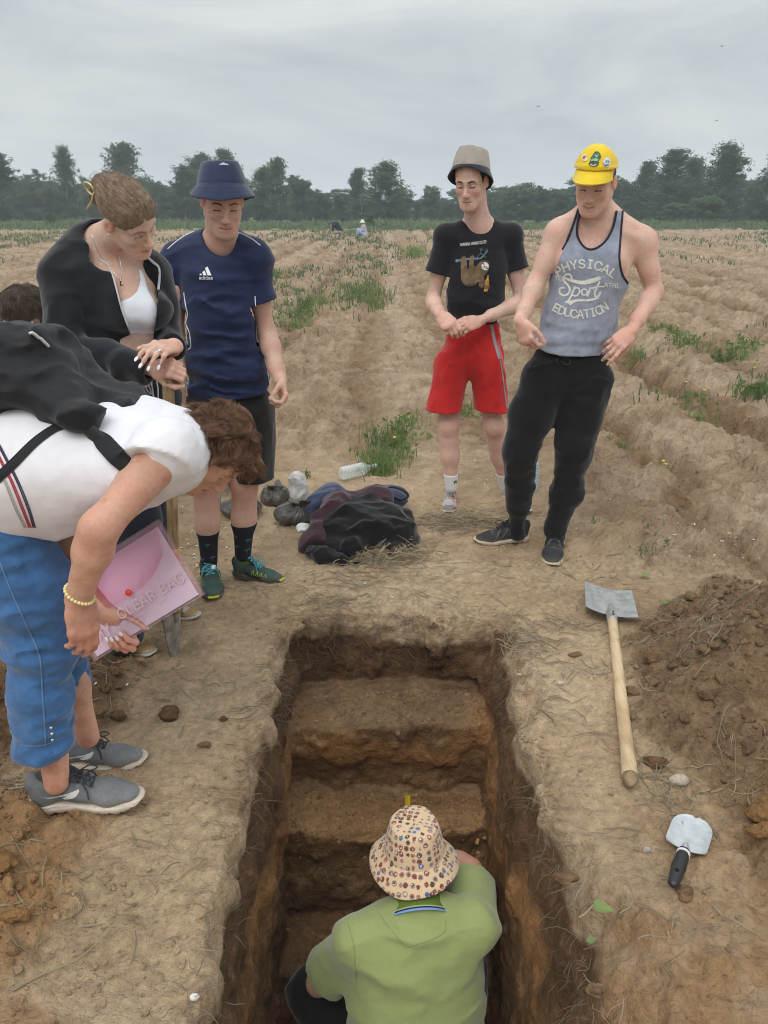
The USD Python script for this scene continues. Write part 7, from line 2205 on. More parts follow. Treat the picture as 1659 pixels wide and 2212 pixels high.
# ------------------------------------------------------------------ the man working in the pit
def pit_man():
    o = V(0.06, 1.62, -1.22)
    A = person("man in green polo shirt and patterned bucket hat crouching in the pit, seen from behind", o)
    skin = (0.48, 0.29, 0.21)
    R = look((-0.03, 0.93, -0.36))
    H = Head(V(0.098, 1.915, -0.365), R, 1.03, 1.05, 1.0, hair=(0.05, 0.035, 0.025), skin=skin)
    B = Solid(0.03); H.build(B)
    nb = V(0.108, 1.775, -0.455)
    shL, shR = V(-0.085, 1.73, -0.50), V(0.292, 1.76, -0.475)
    X = shR - shL
    B.cap(H.w(0, -0.035, -0.06), nb, 0.060, 0.068, None, 0.03)
    for s in (shL, shR):
        B.cap(nb, s, 0.05, 0.05, None, 0.05)
    elL, wrL = V(-0.215, 1.80, -0.78), V(-0.04, 2.02, -0.80)
    elR, wrR = V(0.30, 2.045, -0.55), V(0.17, 2.19, -0.60)
    arm(B, shL, elL, wrL, 1.05); arm(B, shR, elR, wrR, 1.08)
    hand(B, wrL, V(0.6, 0.7, -0.2), (-0.3, 0.2, 1), -1, 1.0, ((30, 40, 30),) * 4)
    hand(B, wrR, V(-0.75, 0.5, 0.1), (0.3, 0.3, 0.9), 1, 1.0, ((35, 50, 30),) * 4)
    kL, kR = V(-0.245, 1.83, -0.87), V(0.27, 1.92, -0.86)
    aL, aR = V(-0.17, 1.83, -1.15), V(0.26, 1.72, -1.15)
    S = Solid(0.035)
    S.cap(shL, shR, 0.070, 0.068, None, 0.05)
    S.cap(nb - V(0, 0.01, 0.02), lerp(shL, shR, 0.5), (0.075, 0.065), (0.15, 0.10), X, 0.05)
    S.chain([V(0.105, 1.75, -0.52), V(0.105, 1.70, -0.64), V(0.10, 1.60, -0.84), V(0.10, 1.53, -0.98)], [(0.195, 0.105), (0.205, 0.13), (0.195, 0.14), (0.195, 0.15)], X, 0.07)
    sL, sR = lerp(shL, elL, 0.78), lerp(shR, elR, 0.74)
    S.cap(shL, sL, (0.070, 0.072), (0.076, 0.080), None, 0.035); S.cap(shR, sR, (0.070, 0.070), (0.074, 0.076), None, 0.035)
    S.post += [creases(0.010, (0.7, 0.7, 0.22), 0.3), fold(0.006, (0.7, 0.7, 0.45), off=0.35), ridges(0.010, (0.5, 0.5, 0.30), 0.5), ridges(0.005, (0.2, 0.25, 0.2), 0.1, lambda P: 0.2 + np.exp(-((P - sL) ** 2).sum(1) / 0.01) + np.exp(-((P - sR) ** 2).sum(1) / 0.01))]
    cuff(S, sL, sL - shL, (0.078, 0.078), 0.05, 0.014, 1.4); cuff(S, sR, sR - shR, (0.074, 0.076), 0.05, 0.014, 1.4)
    # the placket of seams on the back: a faint stitched kite
    nk = Solid(0.01); nk.cap(nb + V(0, 0.02, 0.01), H.w(0, -0.02, -0.03), 0.068, 0.085)
    S.final.append(lambda P, d: -smin(-d, nk(P), 0.006))
    K = Solid(0.03)
    K.cap(V(0.09, 1.58, -0.95), V(0.08, 1.54, -1.03), (0.185, 0.15), (0.20, 0.16), X)
    K.chain([V(-0.02, 1.58, -1.0), kL, aL], [0.110, 0.078, 0.058]); K.chain([V(0.18, 1.60, -0.98), kR, aR], [0.115, 0.088, 0.062])
    K.post += [ridges(0.010, (0.3, 0.3, 0.3), 0.4)]
    hb = [(H.o - 0.15, H.o + 0.15, 0.004)]
    bm = skin_mesh(B, 0.0065, hb, (S, K))
    obj("body", bm[:2], M_skin, A, nrm=bm[2], col=skin_color(bm[0], skin, [H], red=[(elR, 0.1, 0.4)], seed=0.9), off=o)
    polo = mat("green_pique", {"tc": ("texture_coordinate", {}), "n": ("noise_texture", {"scale": 420.0, "detail": 3.0}), "n2": ("noise_texture", {"scale": 5.0, "detail": 3.0}),
                               "r": ("rgb_ramp", {"ramp": [(0.25, (0.205, 0.250, 0.085)), (0.5, (0.265, 0.315, 0.120)), (0.78, (0.33, 0.38, 0.17))]}), "mp": ("mapping", {"scale": (1, 1, 0.5)}), "cr": ("noise_texture", {"scale": 13.0, "detail": 3.0, "distortion": 0.6}),
                               "b1": ("bump", {"strength": 0.4, "distance": 0.0012}), "b2": ("bump", {"strength": 0.8, "distance": 0.005}), "w": ("noise_texture", {"scale": 900.0}),
                               "p": ("principled_bsdf", {"roughness": 0.9, "specular_ior_level": 0.15, "sheen_weight": 0.3})},
               [("tc.object", "n.vector"), ("n.fac", "r.fac"), ("r.color", "p.base_color"), ("tc.object", "mp.vector"), ("mp.vector", "cr.vector"), ("cr.fac", "b2.height"), ("b2.normal", "b1.normal"), ("tc.object", "w.vector"), ("w.fac", "b1.height"), ("b1.normal", "p.normal")])
    sh = obj("polo_shirt", solid_mesh(S, 0.0062), polo, A, off=o)
    seam = plain("green_seam", (0.25, 0.30, 0.12), 0.9, 300, 0.1)
    S0 = Solid(0.03); S0.prims, S0.post = S.prims, S.post
    for px in ([(818, 1972), (846, 2010), (880, 2045)], [(880, 2045), (930, 2030), (960, 2012), (962, 1985)], [(752, 1995), (764, 2040), (768, 2090), (774, 2140)]):
        q = spline([at(a, b, Y=1.5) for a, b in px], 40)
        obj("seam", tube(land_line(S0, q, None, 0.3, 0.0003), 0.0016, 5), seam, sh, off=o)
    # collar
    cu = np.linspace(-2.4, 2.4, 60)
    dn = unit(H.w(0, -0.03, -0.05) - nb)
    F = frame(dn, X)

    def ring(rad, h, dr=0.0):
        return np.array([nb + F @ V((rad + dr) * math.sin(t), -(rad + dr) * 1.02 * math.cos(t), h - 0.012 * (1 - math.cos(t))) for t in cu])
    dark = plain("green_collar_rib", (0.125, 0.185, 0.028), 0.9, 300, 0.15, 0.001, 1200, stretch=(1, 1, 0.2))
    blu = plain("pale_blue_trim", (0.17, 0.29, 0.56), 0.85, 300, 0.08); nav = plain("navy_trim", (0.02, 0.025, 0.07), 0.85, 300, 0.08); lg = plain("light_green_trim", (0.30, 0.38, 0.19), 0.85, 300, 0.08)
    rows = [(0.076, 0.060), (0.078, 0.063), (0.084, 0.062), (0.090, 0.048), (0.096, 0.028), (0.103, 0.014)]
    vs = np.stack([ring(r, h) for r, h in rows], 1).reshape(-1, 3)
    obj("collar", (vs, grid_faces(60, len(rows))), dark, sh, off=o)
    for (r1, h1), (r2, h2), m_ in (((0.1035, 0.013), (0.1055, 0.0085), lg), ((0.1056, 0.008), (0.1075, 0.004), nav), ((0.1076, 0.0035), (0.111, -0.003), blu)):
        vs = np.stack([ring(r1, h1), ring(r2, h2)], 1).reshape(-1, 3)
        obj("collar_trim", (vs, grid_faces(60, 2)), m_, sh, off=o)
    obj("trousers", solid_mesh(K, 0.008), cloth("black_work_trousers", (0.010, 0.010, 0.011), wr=0.004, wscale=10), A, off=o)
    lace = plain("work_lace", (0.05, 0.05, 0.05), 0.8, 300, 0.2)
    shoe(A, o, (-0.19, 1.76), (-0.14, 2.04), -1.245, 1, 1.0, (0.06, 0.055, 0.05), (0.2, 0.18, 0.15), lace, h=0.006)
    shoe(A, o, (0.26, 1.66), (0.29, 1.93), -1.245, -1, 1.0, (0.06, 0.055, 0.05), (0.2, 0.18, 0.15), lace, h=0.006)
    # hat printed with small motifs in rows, dark red, brown, blue and white
    def V2(scale, seed, lo, hi, colr, prev, off):
        return None
    pat = mat("motif_print", {
        "tc": ("texture_coordinate", {}), "mp": ("mapping", {"rotation": (0.2, 0.1, 0.3)}),
        "vo": ("voronoi_texture", {"scale": 50.0, "randomness": 0.35, "feature": "f1"}), "vs": ("voronoi_texture", {"scale": 190.0, "randomness": 1.0}),
        "wn": ("rgb_to_bw", {}), "rm": ("rgb_ramp", {"interpolate": False, "ramp": [(0.0, (0.19, 0.055, 0.05)), (0.36, (0.30, 0.16, 0.13)), (0.46, (0.10, 0.16, 0.33)), (0.54, (0.32, 0.10, 0.09)), (0.62, (0.07, 0.05, 0.045)), (0.72, (0.26, 0.19, 0.17))]}),
        "wn2": ("rgb_to_bw", {}), "in": ("rgb_ramp", {"interpolate": False, "ramp": [(0.0, (0.12, 0.05, 0.05)), (0.38, (0.62, 0.47, 0.42)), (0.52, (0.62, 0.62, 0.62)), (0.60, (0.28, 0.10, 0.09)), (0.7, (0.10, 0.07, 0.06))]}),
        "ms": ("map_range", {"from_min": 0.40, "from_max": 0.47, "to_min": 1.0, "to_max": 0.0, "clamp": True}), "mi": ("map_range", {"from_min": 0.23, "from_max": 0.28, "to_min": 1.0, "to_max": 0.0, "clamp": True}),
        "dn": ("noise_texture", {"scale": 260.0, "detail": 2.0}), "dd": ("math", {"math_type": "multiply_add", "value2": 0.34, "value3": -0.17}), "ds": ("math", {"math_type": "add"}),
        "b0": ("mix_color", {}), "b1": ("mix_color", {"a": (0.60, 0.44, 0.275)}), "cr": ("noise_texture", {"scale": 16.0, "detail": 3.0}), "b2": ("bump", {"strength": 0.7, "distance": 0.004}),
        "p": ("principled_bsdf", {"roughness": 0.9, "specular_ior_level": 0.15, "sheen_weight": 0.2})},
        [("tc.object", "mp.vector"), ("mp.vector", "vo.vector"), ("mp.vector", "vs.vector"), ("vo.color", "wn.color"), ("wn.val", "rm.fac"), ("vs.color", "wn2.color"), ("wn2.val", "in.fac"),
         ("tc.object", "dn.vector"), ("dn.fac", "dd.value1"), ("dd.value", "ds.value1"), ("vo.distance", "ds.value2"), ("ds.value", "ms.value"), ("ds.value", "mi.value"),
         ("rm.color", "b0.a"), ("in.color", "b0.b"), ("mi.result", "b0.fac"), ("b0.result", "b1.b"), ("ms.result", "b1.fac"), ("b1.result", "p.base_color"), ("tc.object", "cr.vector"), ("cr.fac", "b2.height"), ("b2.normal", "p.normal")])
    bucket_hat(A, o, H, pat, None, crown_r=0.100, crown_h=0.100, brim=0.048, drop=0.050, base=0.045, tiltx=12, top_r=0.078, wobble=0.0038, seed=0.35)
    hr = Solid(0.02)
    hr.ell(H.w(0, -0.022, 0.036), V(0.0785, 0.098, 0.083), H.R)
    hr.post = [cut(-H.R[:, 2] + H.R[:, 1] * 0.2, H.w(0, -0.06, -0.055)), cut(H.R[:, 1], H.w(0, 0.03, 0))]
    obj("hair", solid_mesh(hr, 0.005), plain("short_brown_hair", (0.06, 0.04, 0.028), 0.6, 300, 0.4, 0.003, 260), A, off=o)
    # his tape measure, stood against the pit wall
    to = V(0.083, 2.19, -0.95)
    Tm = thing("tape_measure", "yellow tape measure standing up just above the patterned hat in the pit", "tape measure", to)
    yel = plain("tape_yellow", (0.62, 0.46, 0.02), 0.35, 100, 0.05, spec=0.5)
    tv = spline([V(0.082, 2.19, -0.95), V(0.084, 2.205, -0.75), V(0.086, 2.215, -0.55), V(0.087, 2.22, -0.365)], 30)
    w = np.linspace(-1, 1, 5)
    v = (tv[:, None] + V(0.009, 0, 0) * w[None, :, None] + V(0, 0.0022, 0) * (w * w)[None, :, None]).reshape(-1, 3)
    gf = grid_faces(30, 5)
    obj("blade", (np.vstack([v, v + V(0, 0.0008, 0)]), np.vstack([gf, gf[:, ::-1] + len(v)])), yel, Tm, off=to)
    blk = plain("tape_marks", (0.015, 0.015, 0.015), 0.5, 100, 0.05)
    for i in range(8):
        p = lerp(tv[-6], tv[-1], 0.05 + i * 0.12)
        q = np.array([p + V(-0.008, -0.0012, -0.0006), p + V(-0.001 if i % 2 else 0.002, -0.0012, -0.0006), p + V(-0.001 if i % 2 else 0.002, -0.0012, 0.0006), p + V(-0.008, -0.0012, 0.0006)])
        obj("tick", (q, np.array([[0, 1, 2], [0, 2, 3]])), blk, Tm, smooth=False, off=to)
    e = tv[-1]
    obj("end_hook", cat(tube(np.array([e + V(-0.008, -0.001, 0), e + V(0.008, -0.001, 0)]), 0.0028, 6)), plain("tape_hook", (0.12, 0.10, 0.06), 0.4, 50, 0.2, metallic=0.6), Tm, off=to)


pit_man()


# ------------------------------------------------------------------ the one half hidden at the left, and the pair far off
def crouched_boy():
    o = V(-1.46, 3.18, gz(-1.46, 3.18))
    A = person("dark haired person mostly hidden behind the black backpack at the left edge", o)
    skin = (0.50, 0.30, 0.22)
    R = look((0.62, 0.62, -0.46))
    H = Head(at(66, 697, Y=3.18), R, 1.04, 1.0, 1.0, hair=(0.05, 0.035, 0.025), skin=skin)
    B = Solid(0.03); H.build(B)
    nb = H.o + V(-0.06, -0.08, -0.15)
    B.cap(H.w(0, -0.035, -0.06), nb, 0.056, 0.066)
    obj("body", (lambda m: m)(skin_mesh(B, 0.006, [(H.o - 0.14, H.o + 0.14, 0.0045)]))[:2], M_skin, A, off=o, col=None if False else np.tile(skin, (len(skin_mesh(B, 0.006, [(H.o - 0.14, H.o + 0.14, 0.0045)])[0]), 1)))
    S = Solid(0.04)
    hp = V(o[0] - 0.12, o[1] - 0.18, 0.60)
    S.chain([nb - V(0, 0, 0.06), lerp(nb, hp, 0.5), hp], [(0.19, 0.09), (0.20, 0.13), (0.18, 0.14)], (1, -0.8, 0))
    for m in (-1, 1):
        sh_ = nb + V(0.13 * m, -0.10 * m, -0.07)
        S.chain([sh_, sh_ + V(0.10, 0.12, -0.26), sh_ + V(0.26, 0.25, -0.30)], [0.065, 0.055, 0.045])
    S.post += [ridges(0.008, (0.4, 0.4, 0.3), 0.3)]
    obj("shirt", solid_mesh(S, 0.009), cloth("charcoal_shirt", (0.03, 0.03, 0.035)), A, off=o)
    K = Solid(0.04)
    for m in (-1, 1):
        kn = hp + V(0.28 + 0.08 * m, 0.30 - 0.06 * m, -0.10); an = V(o[0] + 0.08 + 0.1 * m, o[1] + 0.06 - 0.08 * m, 0.06)
        K.chain([hp + V(0.08 * m, -0.06 * m, -0.03), kn, an], [0.11, 0.08, 0.05])
        K.cap(an, an + V(0.14, 0.12, -0.03), 0.045, 0.035)
    obj("trousers", solid_mesh(K, 0.010), cloth("dark_trousers", (0.02, 0.02, 0.024)), A, off=o)
    hr = Solid(0.02)
    hr.ell(H.w(0, -0.026, 0.045), V(0.083, 0.106, 0.091), H.R)
    hr.sub(H.w(0, 0.12, -0.02), V(0.075, 0.08, 0.075), H.R, 0.012)
    for m in (-1, 1):
        hr.sub(H.w(m * 0.09, -0.008, -0.012), V(0.024, 0.024, 0.038), H.R, 0.01)
    hr.post = [cut(-H.R[:, 2] + H.R[:, 1] * 0.25, H.w(0, -0.06, -0.065)), fold(0.003, (0.10, 0.10, 0.10), T3)]
    hm = solid_mesh(hr, 0.0045)
    hb = obj("hair", hm, plain("boy_hair_base", (0.06, 0.042, 0.03), 0.6, 120, 0.4, 0.003, 200), A, off=o)
    p, n = scatter(hm, 4200, 31)

    def flow(P, D):
        q = H.local(P)
        a = np.stack([-q[:, 1] - 0.05, q[:, 0] + 0.4 * 0.1, -0.06 - 0 * q[:, 2]], 1) * V(0.5, 1, 1) + V(0, 0.02, -0.02)
        a /= np.maximum(np.linalg.norm(a, axis=1, keepdims=True), 1e-6)
        return a @ H.R.T
    st = strands(p, flow(p, n) + 0.2 * n, np.random.default_rng(4).uniform(0.02, 0.045, len(p)), 6, flow, hr, 0.004, 0.3, 5, 0.5)
    curves("hair_strands", st, np.linspace(0.0012, 0.0005, 6)[None], hair_mat("boy_hair", (0.075, 0.052, 0.036)), hb, off=o)


crouched_boy()


def far_person(px, py, Y, label, kind):
    b = at(px, py, Y=Y); b[2] = gz(b[0], b[1]) - 0.02
    A = person(label, b)
    W = lambda x, y, z: b + V(x, y, z)
    h = 0.02
    sk = plain(f"far_skin_{kind}", (0.45, 0.28, 0.21), 0.6, 50, 0.1)
    if kind == "hat":
        B = Solid(0.03); B.ell(W(-0.02, 0, 0.80), (0.085, 0.10, 0.115)); B.cap(W(-0.01, 0, 0.72), W(0.03, 0, 0.64), 0.05, 0.06)
        B.cap(W(-0.28, -0.12, 0.42), W(-0.36, -0.08, 0.36), 0.035, 0.03)
        obj("body", solid_mesh(B, h), sk, A, off=b)
        S = Solid(0.05); S.cap(W(0.04, 0, 0.58), W(0.12, 0, 0.20), (0.14, 0.19), (0.16, 0.19)); S.cap(W(0.02, -0.17, 0.56), W(-0.02, -0.20, 0.36), 0.065, 0.055); S.cap(W(-0.02, -0.20, 0.36), W(-0.28, -0.12, 0.42), 0.055, 0.045); S.cap(W(0.02, 0.17, 0.56), W(-0.26, 0.12, 0.42), 0.06, 0.045)
        obj("shirt", solid_mesh(S, h), plain("far_grey_shirt", (0.36, 0.34, 0.36), 0.9, 20, 0.2), A, off=b)
        K = Solid(0.04); K.chain([W(0.12, -0.1, 0.13), W(-0.25, -0.14, 0.38), W(-0.32, -0.12, 0.05)], [0.13, 0.10, 0.07]); K.chain([W(0.12, 0.1, 0.13), W(-0.12, 0.12, 0.36), W(-0.2, 0.12, 0.05)], [0.13, 0.10, 0.07])
        obj("jeans", solid_mesh(K, h), plain("far_light_jeans", (0.27, 0.39, 0.58), 0.9, 20, 0.15), A, off=b)
        hv = lathe_hat(np.array([(0.001, 0.12), (0.08, 0.115), (0.10, 0.02), (0.17, -0.035), (0.165, -0.045), (0.10, 0.005)]), lambda T, t, r, z: (r, z), 20, np.eye(3), W(-0.02, 0, 0.83))
        obj("sun_hat", hv, plain("far_white_hat", (0.62, 0.63, 0.58), 0.9, 20, 0.05), A, off=b)
    else:
        B = Solid(0.03); B.ell(W(-0.34, 0, 0.62), (0.10, 0.09, 0.11)); B.cap(W(-0.30, 0, 0.62), W(-0.18, 0, 0.62), 0.05, 0.06); B.cap(W(-0.20, -0.15, 0.40), W(-0.30, -0.12, 0.10), 0.04, 0.035)
        obj("body", solid_mesh(B, h), sk, A, off=b)
        S = Solid(0.05); S.chain([W(-0.16, 0, 0.62), W(0.02, 0, 0.60), W(0.22, 0, 0.30)], [(0.12, 0.17), (0.15, 0.19), (0.15, 0.18)]); S.cap(W(-0.14, -0.17, 0.60), W(-0.22, -0.17, 0.30), 0.07, 0.055)
        obj("shirt", solid_mesh(S, h), plain("far_dark_shirt", (0.012, 0.016, 0.028), 0.9, 20, 0.2), A, off=b)
        K = Solid(0.04); K.chain([W(0.22, -0.08, 0.18), W(-0.05, -0.12, 0.16), W(-0.28, -0.1, 0.05)], [0.13, 0.09, 0.06]); K.chain([W(0.22, 0.08, 0.18), W(-0.02, 0.12, 0.2), W(-0.2, 0.12, 0.05)], [0.13, 0.09, 0.06])
        obj("trousers", solid_mesh(K, h), plain("far_beige_trousers", (0.30, 0.26, 0.21), 0.9, 20, 0.2), A, off=b)
        Hh = Solid(0.03); Hh.ell(W(-0.37, 0, 0.66), (0.10, 0.10, 0.10))
        obj("hair", solid_mesh(Hh, h), plain("far_hair", (0.05, 0.03, 0.025), 0.8, 20, 0.2), A, off=b)


far_person(784, 515, 47, "far off person in white sun hat and light jeans sitting on the field", "hat")
far_person(727, 512, 50, "far off person in dark shirt bent over the ground beyond the field", "bent")
# ------------------------------------------------------------------ tools and things lying about
def on_ground(p, dz=0.0):
    return V(p[0], p[1], gz(p[0], p[1]) + dz)


def lying_shovel():
    p1, p2 = at(1322, 1345, Z=0.04), at(1360, 1682, Z=0.03)
    p1, p2 = on_ground(p1, 0.045), on_ground(p2, 0.034)
    o = (p1 + p2) / 2
    T = thing("shovel", "shovel with pale new wooden handle lying on the ground right of the pit", "shovel", o)
    ax = unit(p1 - p2); L = np.linalg.norm(p1 - p2)
    wood = mat("new_wood", {"g": ("geometry", {}), "tc": ("texture_coordinate", {}), "mp": ("mapping", {"rotation": (0, 0, 0.2), "scale": (1.0, 0.05, 1.0)}), "n": ("noise_texture", {"scale": 60.0, "detail": 5.0, "distortion": 0.5}), "n2": ("noise_texture", {"scale": 7.0, "detail": 5.0}),
                            "r": ("rgb_ramp", {"ramp": [(0.3, (0.50, 0.36, 0.21)), (0.6, (0.60, 0.46, 0.29)), (0.85, (0.66, 0.53, 0.36))]}), "r2": ("rgb_ramp", {"ramp": [(0.32, (0.72, 0.66, 0.60)), (0.5, (1, 1, 1))]}),
                            "mx": ("mix", {"mix_type": "multiply", "fac": 1.0}), "p": ("principled_bsdf", {"roughness": 0.55, "specular_ior_level": 0.3})},
               [("tc.object", "mp.vector"), ("mp.vector", "n.vector"), ("n.fac", "r.fac"), ("tc.object", "n2.vector"), ("n2.fac", "r2.fac"), ("r.color", "mx.color1"), ("r2.color", "mx.color2"), ("mx.color", "p.base_color")])
    t = np.array([-0.045, -0.035, -0.02, 0.0, 0.07, 0.08, 0.10, 0.3, 0.6, 0.9, 1.0])
    r = np.array([0.004, 0.014, 0.0205, 0.0235, 0.0238, 0.0222, 0.0215, 0.021, 0.020, 0.019, 0.0185])
    h = obj("handle", tube(p2 + ax * (t * L)[:, None], r, 18), wood, T, off=o)
    t = np.array([-0.046, -0.036, -0.02, -0.002])
    obj("handle_end", tube(p2 + ax * (t * L)[:, None], np.array([0.005, 0.0152, 0.0216, 0.0242]), 18), plain("soiled_wood", (0.24, 0.17, 0.10), 0.8, 60, 0.3), T, off=o)
    steel = plain("dull_steel", (0.36, 0.36, 0.35), 0.42, 25, 0.25, 0.001, 90, metallic=0.6)
    sx = unit(np.cross(ax, (0, 0, 1))); up = unit(np.cross(sx, ax))
    up, sx = unit(up + 0.12 * sx), unit(sx - 0.12 * up)
    s = p1 + ax * 0.10
    tt = np.linspace(0, 1, 10)
    obj("socket", tube(np.array([lerp(p1 - ax * 0.015, s + ax * 0.05 - V(0, 0, 0.018), q) for q in tt]), np.interp(tt, [0, 0.4, 1], [0.0225, 0.021, 0.009]), 14), steel, T, off=o)
    bu, bw = np.linspace(-1, 1, 21), np.linspace(0, 1, 19)
    U, W = np.meshgrid(bu, bw, indexing="ij")
    wid = 0.108 - 0.004 * W
    z = -0.012 + 0.018 * U ** 2 - 0.012 * W + 0.012 * np.exp(-((np.abs(U) - 0.45) / 0.05) ** 2) * np.exp(-((W - 0.4) / 0.16) ** 4) * 0.5 + 0.010 * np.exp(-(U / 0.12) ** 2) * (1 - W)
    sh = 0.02 * (1 - np.abs(U)) * (W < 0.05)
    v = (p1 + ax * (0.055 + W[..., None] * 0.26) + sx * (U * wid)[..., None] + up * z[..., None]).reshape(-1, 3)
    gf = grid_faces(21, 19)
    obj("blade", (np.vstack([v, v - up * 0.002]), np.vstack([gf, gf[:, ::-1] + len(v)])), steel, T, off=o)
    bl = plain("rivet", (0.03, 0.03, 0.03), 0.5, 50, 0.1)
    for q in (0.01, 0.03):
        m = trimesh.creation.icosphere(1, 0.004); m.apply_translation(p1 + ax * q + up * 0.0215)
        obj("rivet", m, bl, T, off=o)


def trowel():
    tip, end = at(1502, 1768, Z=0.02), at(1450, 1928, Z=0.03)
    tip, end = on_ground(tip, 0.016), on_ground(end, 0.024)
    o = (tip + end) / 2
    T = thing("garden_trowel", "shiny steel garden trowel with black ribbed grip lying right of the pit", "trowel", o)
    ax = unit(tip - end); L = np.linalg.norm(tip - end)
    sx = unit(np.cross(ax, (0, 0, 1))); up = unit(np.cross(sx, ax))
    steel = mat("bright_steel", {"tc": ("texture_coordinate", {}), "n": ("noise_texture", {"scale": 40.0, "detail": 5.0}), "n2": ("noise_texture", {"scale": 12.0, "detail": 4.0}), "r": ("rgb_ramp", {"ramp": [(0.3, (0.50, 0.54, 0.56)), (0.7, (0.64, 0.66, 0.66))]}),
                                 "r2": ("rgb_ramp", {"ramp": [(0.62, (0, 0, 0)), (0.70, (0.7, 0.7, 0.7))]}), "mx": ("mix_color", {"b": (0.33, 0.26, 0.18)}), "rr": ("rgb_to_bw", {}), "ms": ("map_range", {"to_min": 0.32, "to_max": 0.8}), "mm": ("map_range", {"to_min": 0.75, "to_max": 0.0}), "p": ("principled_bsdf", {})},
                [("tc.object", "n.vector"), ("n.fac", "r.fac"), ("tc.object", "n2.vector"), ("n2.fac", "r2.fac"), ("r.color", "mx.a"), ("r2.color", "rr.color"), ("rr.val", "mx.fac"), ("mx.result", "p.base_color"), ("rr.val", "ms.value"), ("ms.result", "p.roughness"), ("rr.val", "mm.value"), ("mm.result", "p.metallic")])
    bl = 0.150
    bu, bw = np.linspace(-1, 1, 25), np.linspace(0, 1, 25)
    U, W = np.meshgrid(bu, bw, indexing="ij")
    wd = 0.053 * np.where(W < 0.08, 0.92 + W, np.where(W > 0.62, np.sqrt(np.maximum(1 - ((W - 0.62) / 0.385) ** 2, 0)) * 0.99, 1.0))
    z = 0.010 * U ** 2 * (1 - 0.4 * W) + 0.004 + 0.006 * np.exp(-(U / 0.16) ** 2) * np.clip(1 - W * 3, 0, 1) - 0.003 * W
    v = (tip - ax * bl * (1 - W[..., None]) + sx * (U * wd)[..., None] + up * z[..., None]).reshape(-1, 3)
    gf = grid_faces(25, 25)
    obj("blade", (np.vstack([v, v - up * 0.0018]), np.vstack([gf, gf[:, ::-1] + len(v)])), steel, T, off=o)
    b0 = tip - ax * bl
    obj("shank", tube(np.array([b0 + ax * 0.02 + up * 0.010, b0 + up * 0.014, b0 - ax * 0.02 + up * 0.012, b0 - ax * 0.05 + up * 0.008]), np.array([0.004, 0.010, 0.0105, 0.0105]), 12), steel, T, off=o)
    gl = L - bl - 0.012
    t = np.linspace(0, 1, 70)
    r = np.interp(t, [0, 0.03, 0.25, 0.5, 0.75, 0.95, 1], [0.0155, 0.0165, 0.0165, 0.0185, 0.0165, 0.013, 0.006]) + 0.0007 * np.sin(t * 2 * np.pi * 21) * ((t > 0.18) & (t < 0.62))
    g = tube(np.array([b0 - ax * (0.012 + q * gl) + up * (0.010 + 0.004 * math.sin(q * 3.1)) for q in t]), r, 16, flat=0.86, up=up)
    gp = obj("grip", g, plain("black_rubber", (0.013, 0.013, 0.014), 0.45, 200, 0.1, 0.0004, 900, spec=0.5), T, off=o)
    t = np.linspace(0.05, 0.16, 6)
    obj("label_band", tube(np.array([b0 - ax * (0.012 + q * gl) + up * 0.0105 for q in t]), 0.0172, 16, flat=0.88, up=up), plain("white_label", (0.62, 0.60, 0.60), 0.5, 90, 0.1), gp, off=o)
    m = Solid(0.003); m.ell(b0 - ax * (0.012 + 0.70 * gl) + up * 0.0255, (0.0060, 0.0072, 0.004), np.stack([sx, ax, up], 1))
    obj("hang_hole", solid_mesh(m, 0.0016), plain("grip_hole", (0.003, 0.003, 0.003), 0.9, 10, 0.0), gp, off=o)


def soil_bag(c, size, label, seed, knot=(0.3, 0.2), m=None):
    c = on_ground(c)
    T = thing("plastic_bag", label, "plastic bag", c)
    g = np.random.default_rng(seed)
    S = Solid(0.03)
    sx, sy, sz = size
    S.ell(c + V(0, 0, sz * 0.75), (sx, sy, sz))
    S.ell(c + V(sx * 0.3, sy * 0.1, sz * 0.6), (sx * 0.7, sy * 0.8, sz * 0.7)); S.ell(c + V(-sx * 0.3, -sy * 0.1, sz * 0.55), (sx * 0.65, sy * 0.8, sz * 0.65))
    k = c + V(knot[0] * sx, -knot[1] * sy, sz * 1.45)
    S.cap(c + V(knot[0] * sx * 0.8, -knot[1] * sy * 0.8, sz * 1.1), k, (sx * 0.5, sy * 0.4), 0.018, None, 0.04)

    def creases(P, d):
        q = P - k
        a = np.arctan2(q[:, 1], q[:, 0]); r = np.linalg.norm(q, axis=1)
        w = np.sin(a * 17 + 9 * n3(P, 0.5, T3S, seed * 0.13)) * np.clip(1 - r / (sx * 1.5), 0, 1)
        return (d - 0.006 * w - 0.007 * np.clip(1 - np.abs(n3(P, (0.22, 0.22, 0.15), T3S, seed * 0.31)), -0.5, 1)).astype(np.float32)
    S.post = [creases, lambda P, d: np.maximum(d, (c[2] - 0.012) - P[:, 2]).astype(np.float32)]
    obj("bag", solid_mesh(S, 0.006), m or M_bag, T, off=c)
    K = Solid(0.012)
    K.ell(k + V(0, 0, 0.012), (0.020, 0.018, 0.016))
    for i in range(2):
        a = g.uniform(0, 6.28)
        e = k + V(math.cos(a) * 0.055, math.sin(a) * 0.04, 0.03 + 0.02 * g.random())
        K.cap(k + V(0, 0, 0.012), e, (0.010, 0.006), (0.030, 0.005))
    K.post = [ridges(0.005, 0.09, seed * 0.1)]
    obj("knot", solid_mesh(K, 0.004), m or M_bag, T, off=c)


